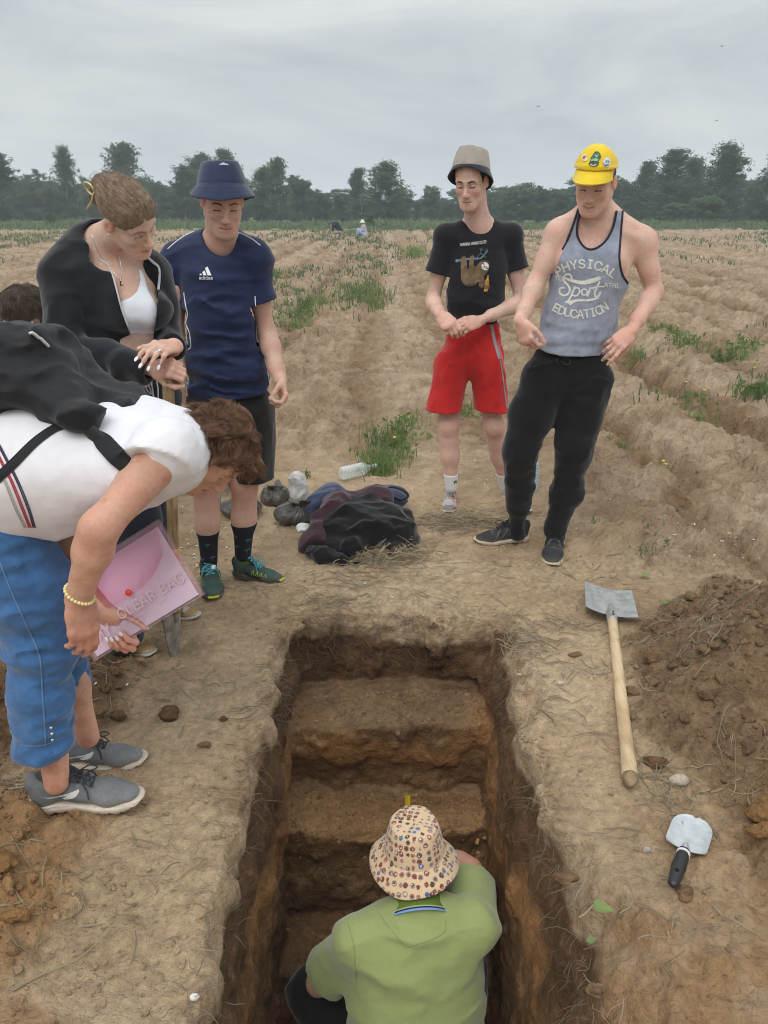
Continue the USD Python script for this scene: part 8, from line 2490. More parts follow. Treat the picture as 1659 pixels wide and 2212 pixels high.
M_bag = mat("dark_bag_film", {"tc": ("texture_coordinate", {}), "n": ("noise_texture", {"scale": 14.0, "detail": 5.0}), "r": ("rgb_ramp", {"ramp": [(0.3, (0.035, 0.026, 0.018)), (0.55, (0.075, 0.065, 0.055)), (0.75, (0.16, 0.15, 0.14))]}),
                              "bn": ("noise_texture", {"scale": 45.0, "detail": 5.0, "distortion": 1.5}), "b": ("bump", {"strength": 0.9, "distance": 0.006}), "p": ("principled_bsdf", {"roughness": 0.26, "specular_ior_level": 0.5})},
            [("tc.object", "n.vector"), ("n.fac", "r.fac"), ("r.color", "p.base_color"), ("tc.object", "bn.vector"), ("bn.fac", "b.height"), ("b.normal", "p.normal")])


def heap_of_clothes():
    def drape(name, label, cat_, blobs, mt, h, sd, amp=0.02, extra=None):
        c = on_ground(np.mean([b[0] for b in blobs], 0))
        T = thing(name, label, cat_, c)
        S = Solid(0.06)
        for p, r, R in blobs:
            S.ell(p, r, R)
        S.post = [fold(amp * 0.6, (0.6, 0.6, 0.5), off=sd), ridges(amp, (0.50, 0.42, 0.40), sd + 0.31), ridges(amp * 0.5, (0.22, 0.20, 0.2), sd + 0.57),
                  lambda P, d: np.maximum(d, -0.015 - P[:, 2] + 0).astype(np.float32)]
        obj("body", solid_mesh(S, h), mt, T, off=c)
        return T, S, c
    black = cloth("black_cotton", (0.0085, 0.008, 0.0085), wr=0.006, wscale=8, rough=0.95, sheen=0.2)
    burg = cloth("burgundy_cloth", (0.050, 0.021, 0.030), wr=0.006, wscale=8, rough=0.9)
    navy = cloth("slate_blue_cloth", (0.050, 0.062, 0.110), wr=0.006, wscale=8, rough=0.9)
    Z = rot((0, 0, 1), 20)
    P = lambda x, y, Y, dz=0.0: at(x, y, Y=Y) + V(0, 0, dz)
    T, S, c = drape("bundled_jacket", "black jacket bundled on top of the clothes heap beside the dry grass", "jacket",
          [(P(792, 1130, 3.72), (0.19, 0.18, 0.10), Z), (P(755, 1165, 3.58), (0.16, 0.15, 0.07), None), (P(842, 1134, 3.70), (0.09, 0.14, 0.075), None), (P(762, 1205, 3.48), (0.13, 0.07, 0.022), None), (P(835, 1164, 3.60), (0.11, 0.12, 0.04), None), (P(772, 1092, 3.82), (0.11, 0.11, 0.05), None), (P(700, 1195, 3.52), (0.06, 0.07, 0.025), None)], black, 0.0075, 0.12, 0.026)
    sl = [P(676, 1190, 3.50), P(700, 1203, 3.44), P(738, 1212, 3.41)]
    Sl = Solid(0.03); Sl.chain(sl, [0.034, 0.036, 0.030]); Sl.post = [ridges(0.012, (0.14, 0.2, 0.12), 0.2), lambda P_, d: np.maximum(d, -0.01 - P_[:, 2]).astype(np.float32)]
    obj("sleeve", solid_mesh(Sl, 0.0065), black, T, off=c)
    drape("bundled_jacket", "dark burgundy jacket folded under the left side of the black one", "jacket",
          [(P(722, 1116, 3.80), (0.09, 0.16, 0.12), None), (P(694, 1150, 3.66), (0.070, 0.13, 0.085), None), (P(664, 1172, 3.60), (0.046, 0.05, 0.045), None), (P(800, 1080, 3.94), (0.12, 0.11, 0.07), None), (P(748, 1088, 3.9), (0.07, 0.1, 0.07), None)], burg, 0.0075, 0.43, 0.015)
    T, S, c = drape("bundled_jacket", "slate blue jacket crumpled at the back of the clothes heap", "jacket",
          [(P(716, 1086, 4.06), (0.10, 0.13, 0.10), None), (P(682, 1102, 4.0), (0.05, 0.10, 0.07), None), (P(838, 1070, 4.10), (0.10, 0.12, 0.06), None)], navy, 0.0075, 0.77, 0.015)
    sp = spline([P(828, 1056, 4.02), P(850, 1052, 4.0), P(872, 1060, 3.98), P(882, 1072, 3.97), P(868, 1080, 3.97), P(852, 1074, 3.98)], 40)
    obj("strap", tube(sp, 0.016, 8, flat=0.3), black, T, off=c)
    q = on_ground(at(655, 1140, Z=0))
    T = thing("paper_tissue", "crumpled white tissue beside the burgundy jacket", "tissue", q)
    S = Solid(0.01); S.ell(q + V(0, 0, 0.02), (0.034, 0.028, 0.022)); S.post = [ridges(0.010, (0.09, 0.09, 0.08), 0.3)]
    obj("sheet", solid_mesh(S, 0.004), plain("tissue_white", (0.74, 0.74, 0.74), 0.9, 60, 0.04), T, off=q)


def bottles():
    c = on_ground(at(766, 1030, Z=0.0), 0.045)
    T = thing("plastic_bottle", "clear empty plastic bottle lying by the grass tuft", "bottle", c)
    clear = mat("clear_plastic", {"t": ("transparent_bsdf", {"color": (0.90, 0.94, 0.95)}), "g": ("glossy_bsdf", {"color": (0.95, 0.98, 1), "roughness": 0.08}), "lw": ("layer_weight", {"blend": 0.32}), "d": ("diffuse_bsdf", {"color": (0.75, 0.80, 0.83)}), "m0": ("mix_closure", {"fac": 0.16}), "m1": ("mix_closure", {})},
                [("t.BSDF", "m0.closure1"), ("d.BSDF", "m0.closure2"), ("m0.closure", "m1.closure1"), ("g.BSDF", "m1.closure2"), ("lw.facing", "m1.fac")], "m1.closure")
    ax = unit(V(0.80, 0.60, 0.0))
    t = np.linspace(0, 1, 60)
    r = np.interp(t, [0, 0.02, 0.06, 0.66, 0.86, 0.90, 1], [0.012, 0.034, 0.043, 0.043, 0.016, 0.0135, 0.0135]) + 0.0016 * np.sin(t * 2 * np.pi * 11) * ((t > 0.1) & (t < 0.62))
    v, f = tube(c + ax * ((t - 0.42) * 0.27)[:, None], r, 24)
    v[:, 2] = np.maximum(v[:, 2], c[2] - 0.042)
    obj("body", (v, f), clear, T, off=c)
    e = c + ax * (0.58 * 0.27)
    obj("cap", tube(np.array([e, e + ax * 0.016]), 0.0155, 16), plain("white_cap", (0.5, 0.6, 0.7), 0.4, 50, 0.05), T, off=c)
    c = on_ground(at(1138, 1064, Z=0.0))
    T = thing("plastic_bottle", "light blue ribbed water bottle standing behind the joggers of the capped man", "bottle", c)
    t = np.linspace(0, 1, 80)
    r = np.interp(t, [0, 0.03, 0.7, 0.86, 0.9, 1], [0.045, 0.058, 0.058, 0.022, 0.018, 0.018]) + 0.0022 * np.sin(t * 2 * np.pi * 13) * (t < 0.7)
    blue = mat("blue_bottle_plastic", {"p": ("principled_bsdf", {"base_color": (0.36, 0.56, 0.74), "roughness": 0.15, "transmission_weight": 0.25, "specular_ior_level": 0.5})}, [])
    obj("body", tube(c + V(0, 0, 0.27) * t[:, None], r, 24), blue, T, off=c)
    obj("cap", tube(c + V(0, 0, 1) * np.linspace(0.262, 0.287, 4)[:, None], 0.021, 16), plain("blue_cap", (0.05, 0.16, 0.45), 0.4, 50, 0.05), T, off=c)
    c = on_ground(at(648, 1086, Z=0.0))
    T = thing("wrapped_sample", "pale grey sample wrapped in creased film between the tied bags and blue jacket", "wrapped sample", c)
    S = Solid(0.03); S.cap(c + V(-0.004, 0.02, 0.045), c + V(-0.014, 0.05, 0.14), (0.055, 0.048), (0.052, 0.045), (1, 0, 0)); S.post = [ridges(0.007, (0.14, 0.14, 0.14), 0.3)]
    obj("wrap", solid_mesh(S, 0.005), mat("grey_film", {"tc": ("texture_coordinate", {}), "n": ("noise_texture", {"scale": 22.0, "detail": 6.0}), "r": ("rgb_ramp", {"ramp": [(0.35, (0.30, 0.28, 0.26)), (0.55, (0.44, 0.42, 0.40)), (0.7, (0.58, 0.57, 0.56))]}), "b": ("bump", {"strength": 0.9, "distance": 0.005}), "p": ("principled_bsdf", {"roughness": 0.3})},
                                              [("tc.object", "n.vector"), ("n.fac", "r.fac"), ("r.color", "p.base_color"), ("n.fac", "b.height"), ("b.normal", "p.normal")]), T, off=c)


def camp_chair():
    Y = 4.25
    c = on_ground(V(at(372, 900, Y=Y)[0], Y, 0))
    T = thing("camp_chair", "dark folding camp chair with blue edging glimpsed behind the navy man's arm", "chair", c)
    fab = cloth("chair_fabric", (0.012, 0.02, 0.035)); blue = plain("chair_blue", (0.03, 0.19, 0.42), 0.6, 60, 0.1); met = plain("chair_tube", (0.20, 0.20, 0.21), 0.4, 60, 0.1, metallic=0.5)
    W = lambda x, y, z: c + V(x, y, z)

    def slab(x0, x1, y0, y1, z0, z1, nm, m):
        S = Solid(0.004)
        b = trimesh.creation.box((x1 - x0, y1 - y0, z1 - z0)); b = b.subdivide().subdivide(); b.apply_translation(((x0 + x1) / 2, (y0 + y1) / 2, (z0 + z1) / 2)); b.apply_translation(c)
        obj(nm, b, m, T, smooth=30, off=c)
    slab(-0.22, 0.24, 0.18, 0.20, 0.62 + 0.14, 0.88, "backrest", fab)
    slab(-0.225, 0.245, 0.172, 0.208, 0.745, 0.762, "edging", blue); slab(-0.225, 0.245, 0.172, 0.208, 0.8805, 0.892, "edging", blue)
    slab(-0.22, 0.24, -0.16, 0.17, 0.42, 0.44, "seat", fab); slab(-0.225, 0.245, -0.18, -0.1605, 0.415, 0.445, "edging", blue)
    slab(-0.225, 0.245, 0.176, 0.204, 0.640, 0.656, "rail", blue)
    for x in (-0.235, 0.255):
        obj("frame", tube(np.array([W(x, 0.19, 0.90), W(x, 0.19, 0.40), W(x, -0.17, 0.0)]), 0.011, 8), met, T, off=c)
        obj("leg", tube(np.array([W(x, -0.18, 0.43), W(x, 0.22, 0.0)]), 0.011, 8), met, T, off=c)


lying_shovel()
trowel()
M_g = None
soil_bag(at(590, 1092, Z=0.0) + V(0, 0.10, 0), (0.085, 0.09, 0.062), "dark knotted plastic bag of soil next to the pale wrapped sample, behind the other bags", 3, (-0.25, 0.3))
soil_bag(at(632, 1131, Z=0.0) + V(0, 0.09, 0), (0.108, 0.09, 0.062), "dark knotted plastic bag of soil nearest the burgundy jacket", 5, (0.45, 0.2))
soil_bag(at(515, 1121, Z=0.0) + V(0, 0.08, 0), (0.11, 0.09, 0.055), "dark plastic bag of soil seen between the navy man's shins", 8, (0.2, 0.3))
heap_of_clothes()
bottles()
camp_chair()
# ------------------------------------------------------------------ weeds, straw, roots, husks, clods
drng = np.random.default_rng(41)


def hz(p):
    p = np.array(p, float)
    p[:, 2] = ground_h(p[:, 0], p[:, 1])
    return p


def tuft(px, py, rx, ry, n, h, label, name="weed_clump", cat_="weed", w=0.004, m=None, flowers=0, broad=0):
    c = on_ground(at(px, py, Z=0.0))
    T = thing(name, label, cat_, c)
    a = drng.standard_normal((n, 2)) * 0.5
    r = np.column_stack([c[0] + a[:, 0] * rx, c[1] + a[:, 1] * ry, 0 * a[:, 0]])
    r = hz(r) - V(0, 0, 0.01)
    tag(obj("blades", blades(drng, r, h, w, 0.55, 0.9), m or M_grass, T, smooth=False, off=c), kind="stuff")
    if broad:
        k = r[drng.choice(n, broad)] + V(0, 0, 0.02)
        v, f = leaf_cloud(drng, k + drng.normal(0, h * 0.25, k.shape) * V(1, 1, 0.6) + V(0, 0, h * 0.3), None, h * 0.16, 0.0)
        tag(obj("leaves", (v, f), m or M_grass, T, smooth=False, off=c), kind="stuff")
    for i in range(flowers):
        p = r[drng.integers(n)] + V(drng.normal(0, 0.03), 0, h * drng.uniform(0.9, 1.5))
        s = trimesh.creation.icosphere(1, 0.011); s.apply_transform(np.diag([1, 1, 0.6, 1])); s.apply_translation(p)
        obj("flower", s, M_yel, T, off=c)
        obj("stem", tube(np.array([p - V(0, 0, h * 0.9), p - V(0.01, 0, h * 0.4), p]), 0.0015, 4), M_grass, T, off=c)


M_yel = plain("yellow_petal", (0.60, 0.48, 0.03), 0.7, 100, 0.1)
M_crucif = M_grass
tufts = [
    (836, 975, 0.18, 0.50, 300, 0.17, "long bright green grass tuft with yellow flowers behind the clear bottle", 1, 30),
    (812, 1016, 0.10, 0.18, 120, 0.16, "green grass blades right beside the clear bottle", 0, 10),
    (868, 935, 0.18, 0.30, 130, 0.15, "low leafy weed at the far end of the tuft by the bottle", 0, 60),
    (788, 650, 0.5, 1.5, 420, 0.30, "largest grass tuft in mid field left of the hatted man's elbow", 0, 60),
    (672, 668, 0.38, 1.1, 260, 0.26, "spreading grass tuft just right of the navy man's sleeve", 0, 50),
    (628, 700, 0.4, 0.6, 120, 0.20, "low weed near the navy man's elbow", 0, 40),
    (893, 556, 0.5, 2.2, 240, 0.42, "upright green weeds at the far left of the black T-shirt", 2, 40),
    (590, 600, 0.3, 1.0, 120, 0.25, "weeds showing over the navy man's shoulder", 0, 30),
    (1640, 858, 0.17, 0.28, 170, 0.20, "bright green weed clump at the right edge of the field", 4, 60),
    (1572, 770, 0.20, 0.4, 170, 0.22, "dark green weed clump on the right hand ridge", 0, 60),
    (1478, 770, 0.16, 0.4, 110, 0.18, "weed with yellow flowers above the deep furrow", 2, 50),
    (1440, 735, 0.22, 0.5, 120, 0.16, "low weeds right of the capped man's forearm", 0, 60),
    (1370, 760, 0.1, 0.25, 90, 0.15, "grass at the head of the deep furrow", 0, 20),
    (1615, 760, 0.12, 0.3, 80, 0.16, "small weed near the right edge above the bright clump", 0, 40),
    (1500, 890, 0.16, 0.5, 90, 0.14, "weeds growing down inside the deep furrow", 2, 50),
    (1345, 958, 0.07, 0.1, 30, 0.08, "small seedling beside the narrow furrow", 0, 14),
    (1445, 1030, 0.06, 0.08, 20, 0.05, "small weed with yellow flowers on the trodden right slope", 3, 16),
    (1392, 1172, 0.07, 0.10, 16, 0.05, "grass blades in the hollow right of the shoes", 0, 8),
    (1388, 1208, 0.07, 0.07, 14, 0.05, "small green weed with a broad leaf above the shovel", 0, 14),
    (1432, 1208, 0.05, 0.06, 12, 0.045, "tiny green weed right of the broad leafed one", 0, 10),
    (1283, 1140, 0.02, 0.03, 14, 0.10, "few dark green grass blades right of the running shoe", 0, 0),
    (660, 1030, 0.05, 0.05, 26, 0.06, "tiny green weed behind the wrapped sample", 0, 14),
    (1012, 880, 0.10, 0.3, 60, 0.14, "grass showing between the legs of the red shorts", 0, 10),
    (60, 525, 0.8, 1.2, 150, 0.35, "green weeds left of the hoodie woman's shoulder", 0, 30),
]
for px, py, rx, ry, n, h, lab, fl, br in tufts:
    tuft(px, py, rx, ry, n, h, lab, flowers=fl, broad=br * 2, w=0.0032 + 0.0006 * (py < 750) * 4)

# scattered far weeds, too many to count
n = 15000
yy = 6.5 * (60 / 6.5) ** drng.random(n)
xx = drng.uniform(-1, 1, n) * (0.62 * yy + 0.5)
pat = n2(xx, yy * 0.45, 16.0, off=0.37) + 0.6 * n2(xx, yy, 5.0, T2R, 0.2) + 0.9 * sstep(20, 58, yy)
m = (pat > 1.08) & ((yy > 9) | (np.abs(xx) > 1.5))
wp = hz(np.column_stack([xx[m], yy[m], 0 * xx[m]]))
k = len(wp)
rep = np.repeat(wp, 5, 0) + drng.normal(0, 1, (k * 5, 3)) * V(0.07, 0.10, 0) * (0.5 + np.repeat(wp[:, 1:2], 5, 0) / 26)
rep = hz(rep)
tag(obj("field_weeds", blades(drng, rep, 0.09 + 0.0035 * rep[:, 1], 0.004 + 0.00042 * rep[:, 1], 0.6, 0.9), M_verge, smooth=False), "scattered green weeds and grass sprouting all over the ploughed field", "weeds", kind="stuff")


def straws(spots, name, label, m, per, L, r, lift=0.010, up=0.25, seed=1):
    g = np.random.default_rng(seed)
    pts = []
    for px, py, sx, sy, n in spots:
        c = at(px, py, Z=0.0)
        for i in range(int(n * per)):
            b = c + V(g.normal(0, sx), g.normal(0, sy), 0)
            if PXL - 0.01 < b[0] < PXR + 0.01 and b[1] < PY1 + 0.01:
                continue
            a = g.uniform(0, 2 * np.pi); l = L * g.uniform(0.35, 1.2)
            bend = g.normal(0, 0.5)
            q = [b + V(math.cos(a + bend * t), math.sin(a + bend * t), 0) * l * (t - 0.5) for t in np.linspace(0, 1, 5)]
            q = hz(np.array(q))
            q[:, 2] += lift * g.uniform(0.1, 1.5) + up * l * g.random() ** 3 * np.linspace(-0.1, 1, 5) * (g.random() < 0.5)
            pts.append(q)
    pts = np.array(pts)
    w = r * g.uniform(0.5, 1.3, (len(pts), 1)) * np.array([[0.8, 1, 1, 0.9, 0.5]])
    ms = [tube(p, rr, 3) for p, rr in zip(pts, w)]
    tag(obj(name, cat(*ms), m, smooth=False), label, "straw", kind="stuff")


spots = [(820, 1205, 0.12, 0.10, 380), (860, 1190, 0.08, 0.06, 160), (990, 1130, 0.14, 0.10, 300), (1050, 1110, 0.12, 0.08, 80), (780, 1255, 0.18, 0.05, 60), (720, 1300, 0.12, 0.05, 60), (900, 1300, 0.2, 0.05, 40),
         (1130, 1400, 0.09, 0.06, 70), (1180, 1360, 0.10, 0.05, 50), (1460, 1450, 0.16, 0.12, 90), (1560, 1380, 0.14, 0.15, 70), (1420, 1680, 0.04, 0.06, 50), (1470, 1760, 0.08, 0.05, 20), (1230, 1500, 0.1, 0.2, 40),
         (1580, 1700, 0.1, 0.1, 24), (440, 1530, 0.15, 0.12, 26), (300, 1480, 0.15, 0.1, 22), (120, 1960, 0.10, 0.10, 24), (30, 1720, 0.05, 0.06, 40), (420, 1900, 0.14, 0.16, 30), (1400, 2050, 0.2, 0.2, 30), (1500, 1300, 0.2, 0.12, 50),
         (1000, 1230, 0.3, 0.1, 40), (600, 1290, 0.2, 0.08, 24), (1250, 1250, 0.25, 0.12, 30), (460, 1150, 0.2, 0.3, 20)]
straws(spots, "dry_straw", "dry straw and grass stalks scattered on the trodden ground", M_straw, 1.3, 0.10, 0.0017)
straws([(820, 1200, 0.10, 0.06, 170), (985, 1125, 0.12, 0.07, 140), (870, 1165, 0.05, 0.03, 50)], "dry_straw", "matted dry grass clumps by the clothes heap", M_straw, 1.2, 0.085, 0.0016, 0.035, 0.7, 4)
# one long stalk on the left
q = hz(np.array([at(a, b, Z=0) for a, b in ((28, 2140), (90, 2105), (170, 2065), (240, 2010), (268, 1980))])); q[:, 2] += [0.006, 0.008, 0.02, 0.03, 0.035]
tag(obj("straw_stalk", tube(spline(q, 20), np.linspace(0.0024, 0.0011, 20), 6), M_straw), "long single dry stalk lying at the lower left", "stalk")

# roots hanging out of the pit walls and along its rim
g = np.random.default_rng(8)
rt = []
for i in range(800):
    side = g.choice(4, p=[0.33, 0.33, 0.22, 0.12])
    dep = -abs(g.normal(0, 0.13)) - 0.005 if side < 3 else -g.uniform(0.02, 0.5)
    if side == 0:
        b, nrm = V(PXL - 0.012, g.uniform(0.9, 2.8), dep), V(1, 0, 0)
    elif side == 1:
        b, nrm = V(PXR + 0.0, g.uniform(0.9, 2.8), dep), V(-1, 0, 0)
    elif side == 2:
        b, nrm = V(g.uniform(PXL, PXR), PY1 + 0.01, dep * 0.8), V(0, -1, 0)
    else:
        b, nrm = (V(PXL - 0.01, g.uniform(2.1, 2.8), dep), V(1, 0, 0)) if g.random() < 0.6 else (V(PXR + 0.01, g.uniform(1.2, 2.6), dep), V(-1, 0, 0))
    l = g.uniform(0.02, 0.11) * (1.3 if side == 3 else 1)
    d = unit(nrm * g.uniform(0.3, 1.2) + V(g.normal(0, 0.6), g.normal(0, 0.6), g.normal(-0.35, 0.5)))
    p = [b - nrm * 0.02]
    for k in range(5):
        d = unit(d + V(*g.normal(0, 0.32, 3)) + V(0, 0, -0.14))
        p.append(p[-1] + d * l / 5 * (1.6 if k == 0 else 1))
    rt.append(tube(np.array(p), g.uniform(0.00045, 0.0013) * np.array([1, 1, 0.9, 0.8, 0.6, 0.35]), 3))
for a, b_, c_ in (((612, 1530), (640, 1560), 0.0016), ((608, 1535), (652, 1595), 0.0014), ((612, 1545), (625, 1600), 0.0014), ((615, 1522), (676, 1572), 0.0018), ((606, 1560), (640, 1612), 0.0012)):
    p0, p1 = at(*a, Y=2.50), at(*b_, Y=2.47)
    q = spline([p0, lerp(p0, p1, 0.4) + V(0.0, -0.03, 0.012), lerp(p0, p1, 0.75) + V(0, -0.03, -0.006), p1], 10)
    rt.append(tube(q, c_ * np.linspace(1, 0.4, 10), 4))
tag(obj("hanging_roots", cat(*rt), M_root, smooth=False), "thin roots hanging from the rim and walls of the pit", "roots", kind="stuff")
rt = []
for i in range(330):                                               # fine fringe lying over the rim
    t = g.random()
    b = V(PXL - g.gamma(1.2, 0.03), g.uniform(0.9, 2.9), 0) if t < 0.38 else V(PXR + 0.02 + g.gamma(1.2, 0.035), g.uniform(0.9, 2.9), 0) if t < 0.76 else V(g.uniform(PXL - 0.1, PXR + 0.1), PY1 + g.gamma(1.2, 0.03), 0)
    a = g.uniform(0, 6.28); l = g.uniform(0.02, 0.07)
    q = np.array([b + V(math.cos(a + 0.5 * g.normal() * s), math.sin(a), 0) * l * s for s in np.linspace(0, 1, 4)])
    q = q[~((q[:, 0] > PXL - 0.004) & (q[:, 0] < PXR + 0.004) & (q[:, 1] < PY1))] if False else q
    q = hz(q); q[:, 2] += g.uniform(-0.004, 0.012) + 0.02 * g.random() ** 4 * np.linspace(0, 1, 4)
    rt.append(tube(q, g.uniform(0.0005, 0.0012), 3))
tag(obj("rim_roots", cat(*rt), M_root, smooth=False), "frayed fine roots and fibres along the rim of the pit", "roots", kind="stuff")

# crumbs of soil
def crumbs(pts, size, name, label, m, seed):
    g = np.random.default_rng(seed)
    base = [trimesh.creation.icosphere(1) for _ in range(5)]
    sh = []
    for i, b in enumerate(base):
        v = np.array(b.vertices); v = v * (1 + 0.28 * n3(v, 3.1, T3, 0.17 * i)[:, None]) * V(1, 0.85, 0.7)
        sh.append((v, np.array(b.faces)))
    V_, F_, C_, o = [], [], [], 0
    for p, s in zip(pts, size):
        v, f = sh[g.integers(5)]
        R = trimesh.transformations.random_rotation_matrix(g.random(3))[:3, :3]
        V_.append(v @ R.T * s + p); F_.append(f + o); o += len(v)
    v = np.vstack(V_)
    return obj(name, (v, np.vstack(F_)), m, smooth=False, col=np.clip(soil_color(np.column_stack([v[:, :2], ground_h(v[:, 0], v[:, 1])])) * np.repeat(g.uniform(0.75, 1.2, (len(pts), 1)), [len(x) for x in V_], 0), 0.01, 1))


n = 26000
P_ = np.column_stack([drng.uniform(-1.9, 1.95, n), drng.uniform(0.9, 3.5, n), np.zeros(n)])
mr, er = heap_right(P_[:, 0], P_[:, 1]); ml, el, ml2, el2 = heap_left(P_[:, 0], P_[:, 1])
patch = n2(P_[:, 0], P_[:, 1], 1.5, off=0.9)
near_rim = np.exp(-((np.maximum(np.maximum(PXL - P_[:, 0], P_[:, 0] - PXR), P_[:, 1] - PY1)) / 0.10) ** 2)
prob = 0.008 + 0.55 * er + 0.7 * el + 0.5 * el2 + 0.16 * sstep(0.6, 1.5, patch) * (P_[:, 1] < 2.4) + 0.25 * near_rim * sstep(-0.2, 1, patch) + 0.22 * np.exp(-(((P_[:, 0] + 0.62) / 0.22) ** 2 + ((P_[:, 1] - 1.22) / 0.25) ** 2))
inpit = (P_[:, 0] > PXL - 0.02) & (P_[:, 0] < PXR + 0.03) & (P_[:, 1] < PY1 + 0.01)
P_ = P_[(drng.random(n) < prob) & ~inpit]
_, e1 = heap_right(P_[:, 0], P_[:, 1]); _, e2, _, e3 = heap_left(P_[:, 0], P_[:, 1])
sz = np.minimum(0.0026 * (1 - drng.random(len(P_))) ** -0.55, 0.008 + 0.012 * np.maximum(np.maximum(e1, e2), e3))
P_ = hz(P_); P_[:, 2] += sz * 0.35
tag(crumbs(P_, sz, "soil_crumbs", "", M_soil, 3), "loose crumbs of soil on the heaps and round the pit", "soil", kind="stuff")
# crumbs on the ledges
L_ = []
for y0, y1, z, k in ((2.60, 2.82, -0.315, 1100), (2.29, 2.56, -0.64, 1300), (2.0, 2.26, -1.03, 300)):
    L_.append(np.column_stack([drng.uniform(PXL + 0.02, PXR - 0.02, k), drng.uniform(y0, y1, k), np.full(k, z)]))
L_ = np.vstack(L_)
f32 = L_.astype(np.float32) + np.float32([0, 0, 0.08])
t = np.zeros(len(f32), np.float32)
for _ in range(14):
    t += np.clip(ground_sdf(f32 - np.float32([0, 0, 1]) * t[:, None]), -0.02, 0.05)
L_ = f32 - np.array([0, 0, 1.0]) * t[:, None]
sz = np.minimum(0.0022 * (1 - drng.random(len(L_))) ** -0.45, 0.010)
M_crumb = colored("ledge_crumbs", rough=0.95, noise=60.0, amount=0.3, bump=0.004, bscale=120.0, spec=0.1)
cr = crumbs(L_, sz, "ledge_crumbs", "", M_crumb, 9)
ptsn = np.array(UsdGeom.Mesh(cr).GetPointsAttr().Get())
UsdGeom.PrimvarsAPI(cr).GetPrimvar("col").Set(Vt.Vec3fArray.FromNumpy(np.clip(np.where((ptsn[:, 2] > -0.5)[:, None], MID * 0.85, lerp(ORANGE, MID, 0.5)) * (1 + 0.25 * n3(ptsn, 0.21)[:, None]), 0.01, 1).astype(np.float32)))
tag(cr, "soil crumbs lying on the ledges of the pit", "soil", kind="stuff")
# bigger clods and stones that stand out
clods = [(362, 1528, 0.030, "dark crumbly clod on the path right of the bending woman's shin"), (482, 1546, 0.014, "small dark clod left of the pit rim"), (440, 1606, 0.013, "small clod on the path between grey shoe and pit"),
         (1405, 1462, 0.030, "big dark clod at the foot of the right hand heap"), (1362, 1500, 0.020, "clod beside the middle of the shovel handle"), (1420, 1640, 0.026, "flat clod on the heap right of the handle end"), (1600, 1600, 0.03, "clod low on the dark heap"),
         (1650, 1790, 0.045, "large orange clod at the right edge"), (1520, 1560, 0.022, "rounded clod in the middle of the dark heap"), (1450, 1480, 0.02, "clod above the rounded one on the heap"), (1642, 1830, 0.03, "second orange clod under the large one at the right edge"),
         (10, 1900, 0.035, "orange clod at the left edge"), (35, 2000, 0.022, "orange clod below the one at the left edge"), (1240, 1420, 0.016, "clod near the right rim of the pit"), (1225, 1880, 0.020, "clod on the crumbling right rim of the pit"), (250, 1545, 0.022, "clod in the dark soil left of the path"), (215, 1560, 0.026, "clod just right of the blue trouser leg"), (1480, 1930, 0.02, "clod beside the end of the trowel grip"), (1290, 2120, 0.018, "clod near the bottom right rim")]
for px, py, s, lab in clods:
    c = on_ground(at(px, py, Z=0.02), s * 0.3)
    m_ = trimesh.creation.icosphere(3); v = np.array(m_.vertices)
    v = v * (1 + 0.22 * n3(v, 2.6, T3, px * 0.01)[:, None] + 0.05 * n3(v, 0.9, T3, px * 0.02)[:, None]) * V(1.2, 0.9, 0.75) * s
    oc = ORANGE * 0.75 if "orange" in lab else DARK * 1.25 if "dark" in lab or "heap" in lab else MID
    tag(obj("soil_clod", (v + c, np.array(m_.faces)), M_soil, col=np.tile(oc, (len(v), 1))), lab, "clod")
for px, py, s, lab, colr in ((1466, 1688, 0.022, "pale rounded stone near the end of the shovel handle", (0.36, 0.30, 0.24)), (420, 2140, 0.010, "small white stone on the left bank", (0.6, 0.58, 0.54)), (1398, 1830, 0.011, "small grey pebble left of the trowel", (0.3, 0.27, 0.24)), (1210, 1485, 0.012, "pale pebble on the right bank of the pit", (0.42, 0.36, 0.28))):
    c = on_ground(at(px, py, Z=0.01), s * 0.4)
    m_ = trimesh.creation.icosphere(3); v = np.array(m_.vertices); v = v * (1 + 0.12 * n3(v, 3.3, T3S, px * 0.01)[:, None]) * V(1.2, 0.85, 0.75) * s
    tag(obj("stone", (v + c, np.array(m_.faces)), plain(f"stone_{px}", colr, 0.8, 90, 0.2, 0.001, 200)), lab, "stone")
# sunflower husks
hp_ = [(400, 1165, 0.10, 0.10, 26), (430, 1190, 0.12, 0.10, 22), (395, 1235, 0.08, 0.05, 8), (1520, 1170, 0.14, 0.16, 30), (1490, 1140, 0.10, 0.10, 14), (1250, 1110, 0.25, 0.25, 12), (520, 1150, 0.2, 0.2, 14), (1100, 1040, 0.2, 0.2, 10), (740, 1280, 0.3, 0.1, 6), (60, 1500, 0.2, 0.1, 4), (290, 1490, 0.1, 0.1, 3)]
hm_ = []
g = np.random.default_rng(15)
for px, py, sx, sy, n in hp_:
    c = at(px, py, Z=0)
    for i in range(n):
        p = hz(np.array([c + V(g.normal(0, sx), g.normal(0, sy), 0)]))[0] + V(0, 0, 0.004)
        if PXL - 0.02 < p[0] < PXR + 0.02 and p[1] < PY1:
            continue
        m_ = trimesh.creation.icosphere(1); a = g.uniform(0, 6.28)
        v = np.array(m_.vertices) * V(0.0085, 0.0034, 0.002) * g.uniform(0.8, 1.25)
        v = v @ (rot((0, 0, 1), math.degrees(a)) @ rot((0, 1, 0), g.normal(0, 16))).T + p
        hm_.append((v, np.array(m_.faces)))
tag(obj("seed_husks", cat(*hm_), plain("husk_white", (0.62, 0.60, 0.56), 0.6, 300, 0.15)), "white sunflower seed husks spat on the ground", "husks", kind="stuff")
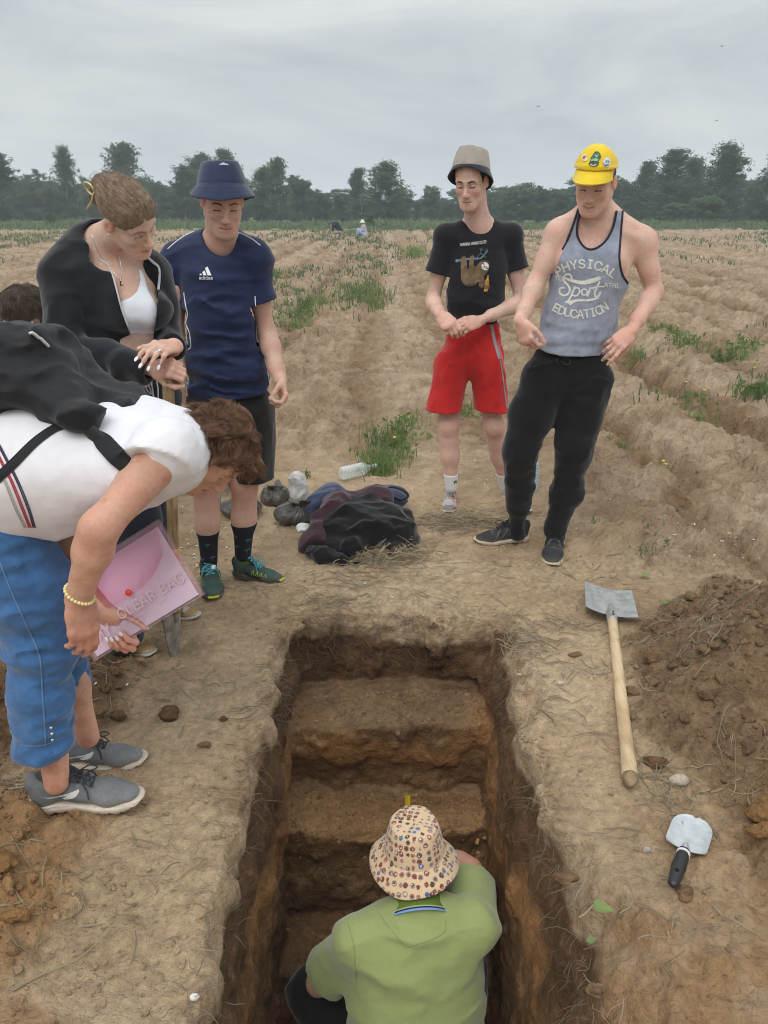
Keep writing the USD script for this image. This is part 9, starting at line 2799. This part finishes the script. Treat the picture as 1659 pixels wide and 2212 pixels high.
# torn green leaves
def leaf(px, py, L, ang, lab, z=0.008):
    c = on_ground(at(px, py, Z=0.0), z)
    u = np.linspace(0, 1, 9); w = np.linspace(-1, 1, 5)
    U, W = np.meshgrid(u, w, indexing="ij")
    wd = np.sin(np.pi * U ** 0.8) * 0.32 * (1 + 0.16 * np.sin(U * 26) * np.abs(W))
    q = np.stack([(U - 0.5), W * wd, 0.10 * W ** 2 * np.sin(np.pi * U) + 0.18 * U * (1 - U) + 0.12 * U ** 2], -1).reshape(-1, 3) * L
    tag(obj("green_leaf", (q @ rot((0, 0, 1), ang).T + c, grid_faces(9, 5)), M_lf), lab, "leaf")


M_lf = leafy("torn_leaf", (0.20, 0.27, 0.10), 0.2, 0.3, 0.2)
for a in ((1302, 1978, 0.05, -20, "pale green leaf on the right bank below the trowel"), (1290, 1966, 0.03, 80, "folded green leaf touching the pale one on the right bank"), (1278, 2034, 0.028, 10, "small green leaf near the bottom of the right bank"), (1272, 1322, 0.04, 30, "dark green leaf left of the shovel blade"), (1392, 1258, 0.05, -30, "broad green leaf above the shovel blade"), (1435, 1318, 0.05, 160, "pale green leaf right of the shovel blade")):
    leaf(*a)
# birds far up
for px, py in ((1560, 100), (1548, 261), (1163, 230)):
    c = at(px, py, Y=60.0)
    v = np.array([(-0.16, 0, 0.05), (-0.03, 0.03, 0.0), (0, 0.0, -0.03), (0.03, 0.03, 0.0), (0.16, 0, 0.05), (0, -0.10, 0.0), (0, 0.14, 0.0), (0, 0, 0.035)]) * 0.9 + c
    f = np.array([[0, 1, 7], [1, 6, 7], [6, 3, 7], [3, 4, 7], [4, 5, 7], [5, 0, 7], [0, 5, 2], [4, 2, 5], [0, 2, 1], [1, 2, 6], [6, 2, 3], [3, 2, 4]])
    tag(obj("bird", (v, f), plain(f"bird_dark_{px}", (0.02, 0.02, 0.02), 0.8, 10, 0.0), smooth=False), {1560: "topmost tiny dark bird in the right of the sky", 1548: "lower tiny dark bird in the right of the sky", 1163: "tiny dark speck of a bird above the middle of the field"}[px], "bird")
print("triangles", TRIS[0])
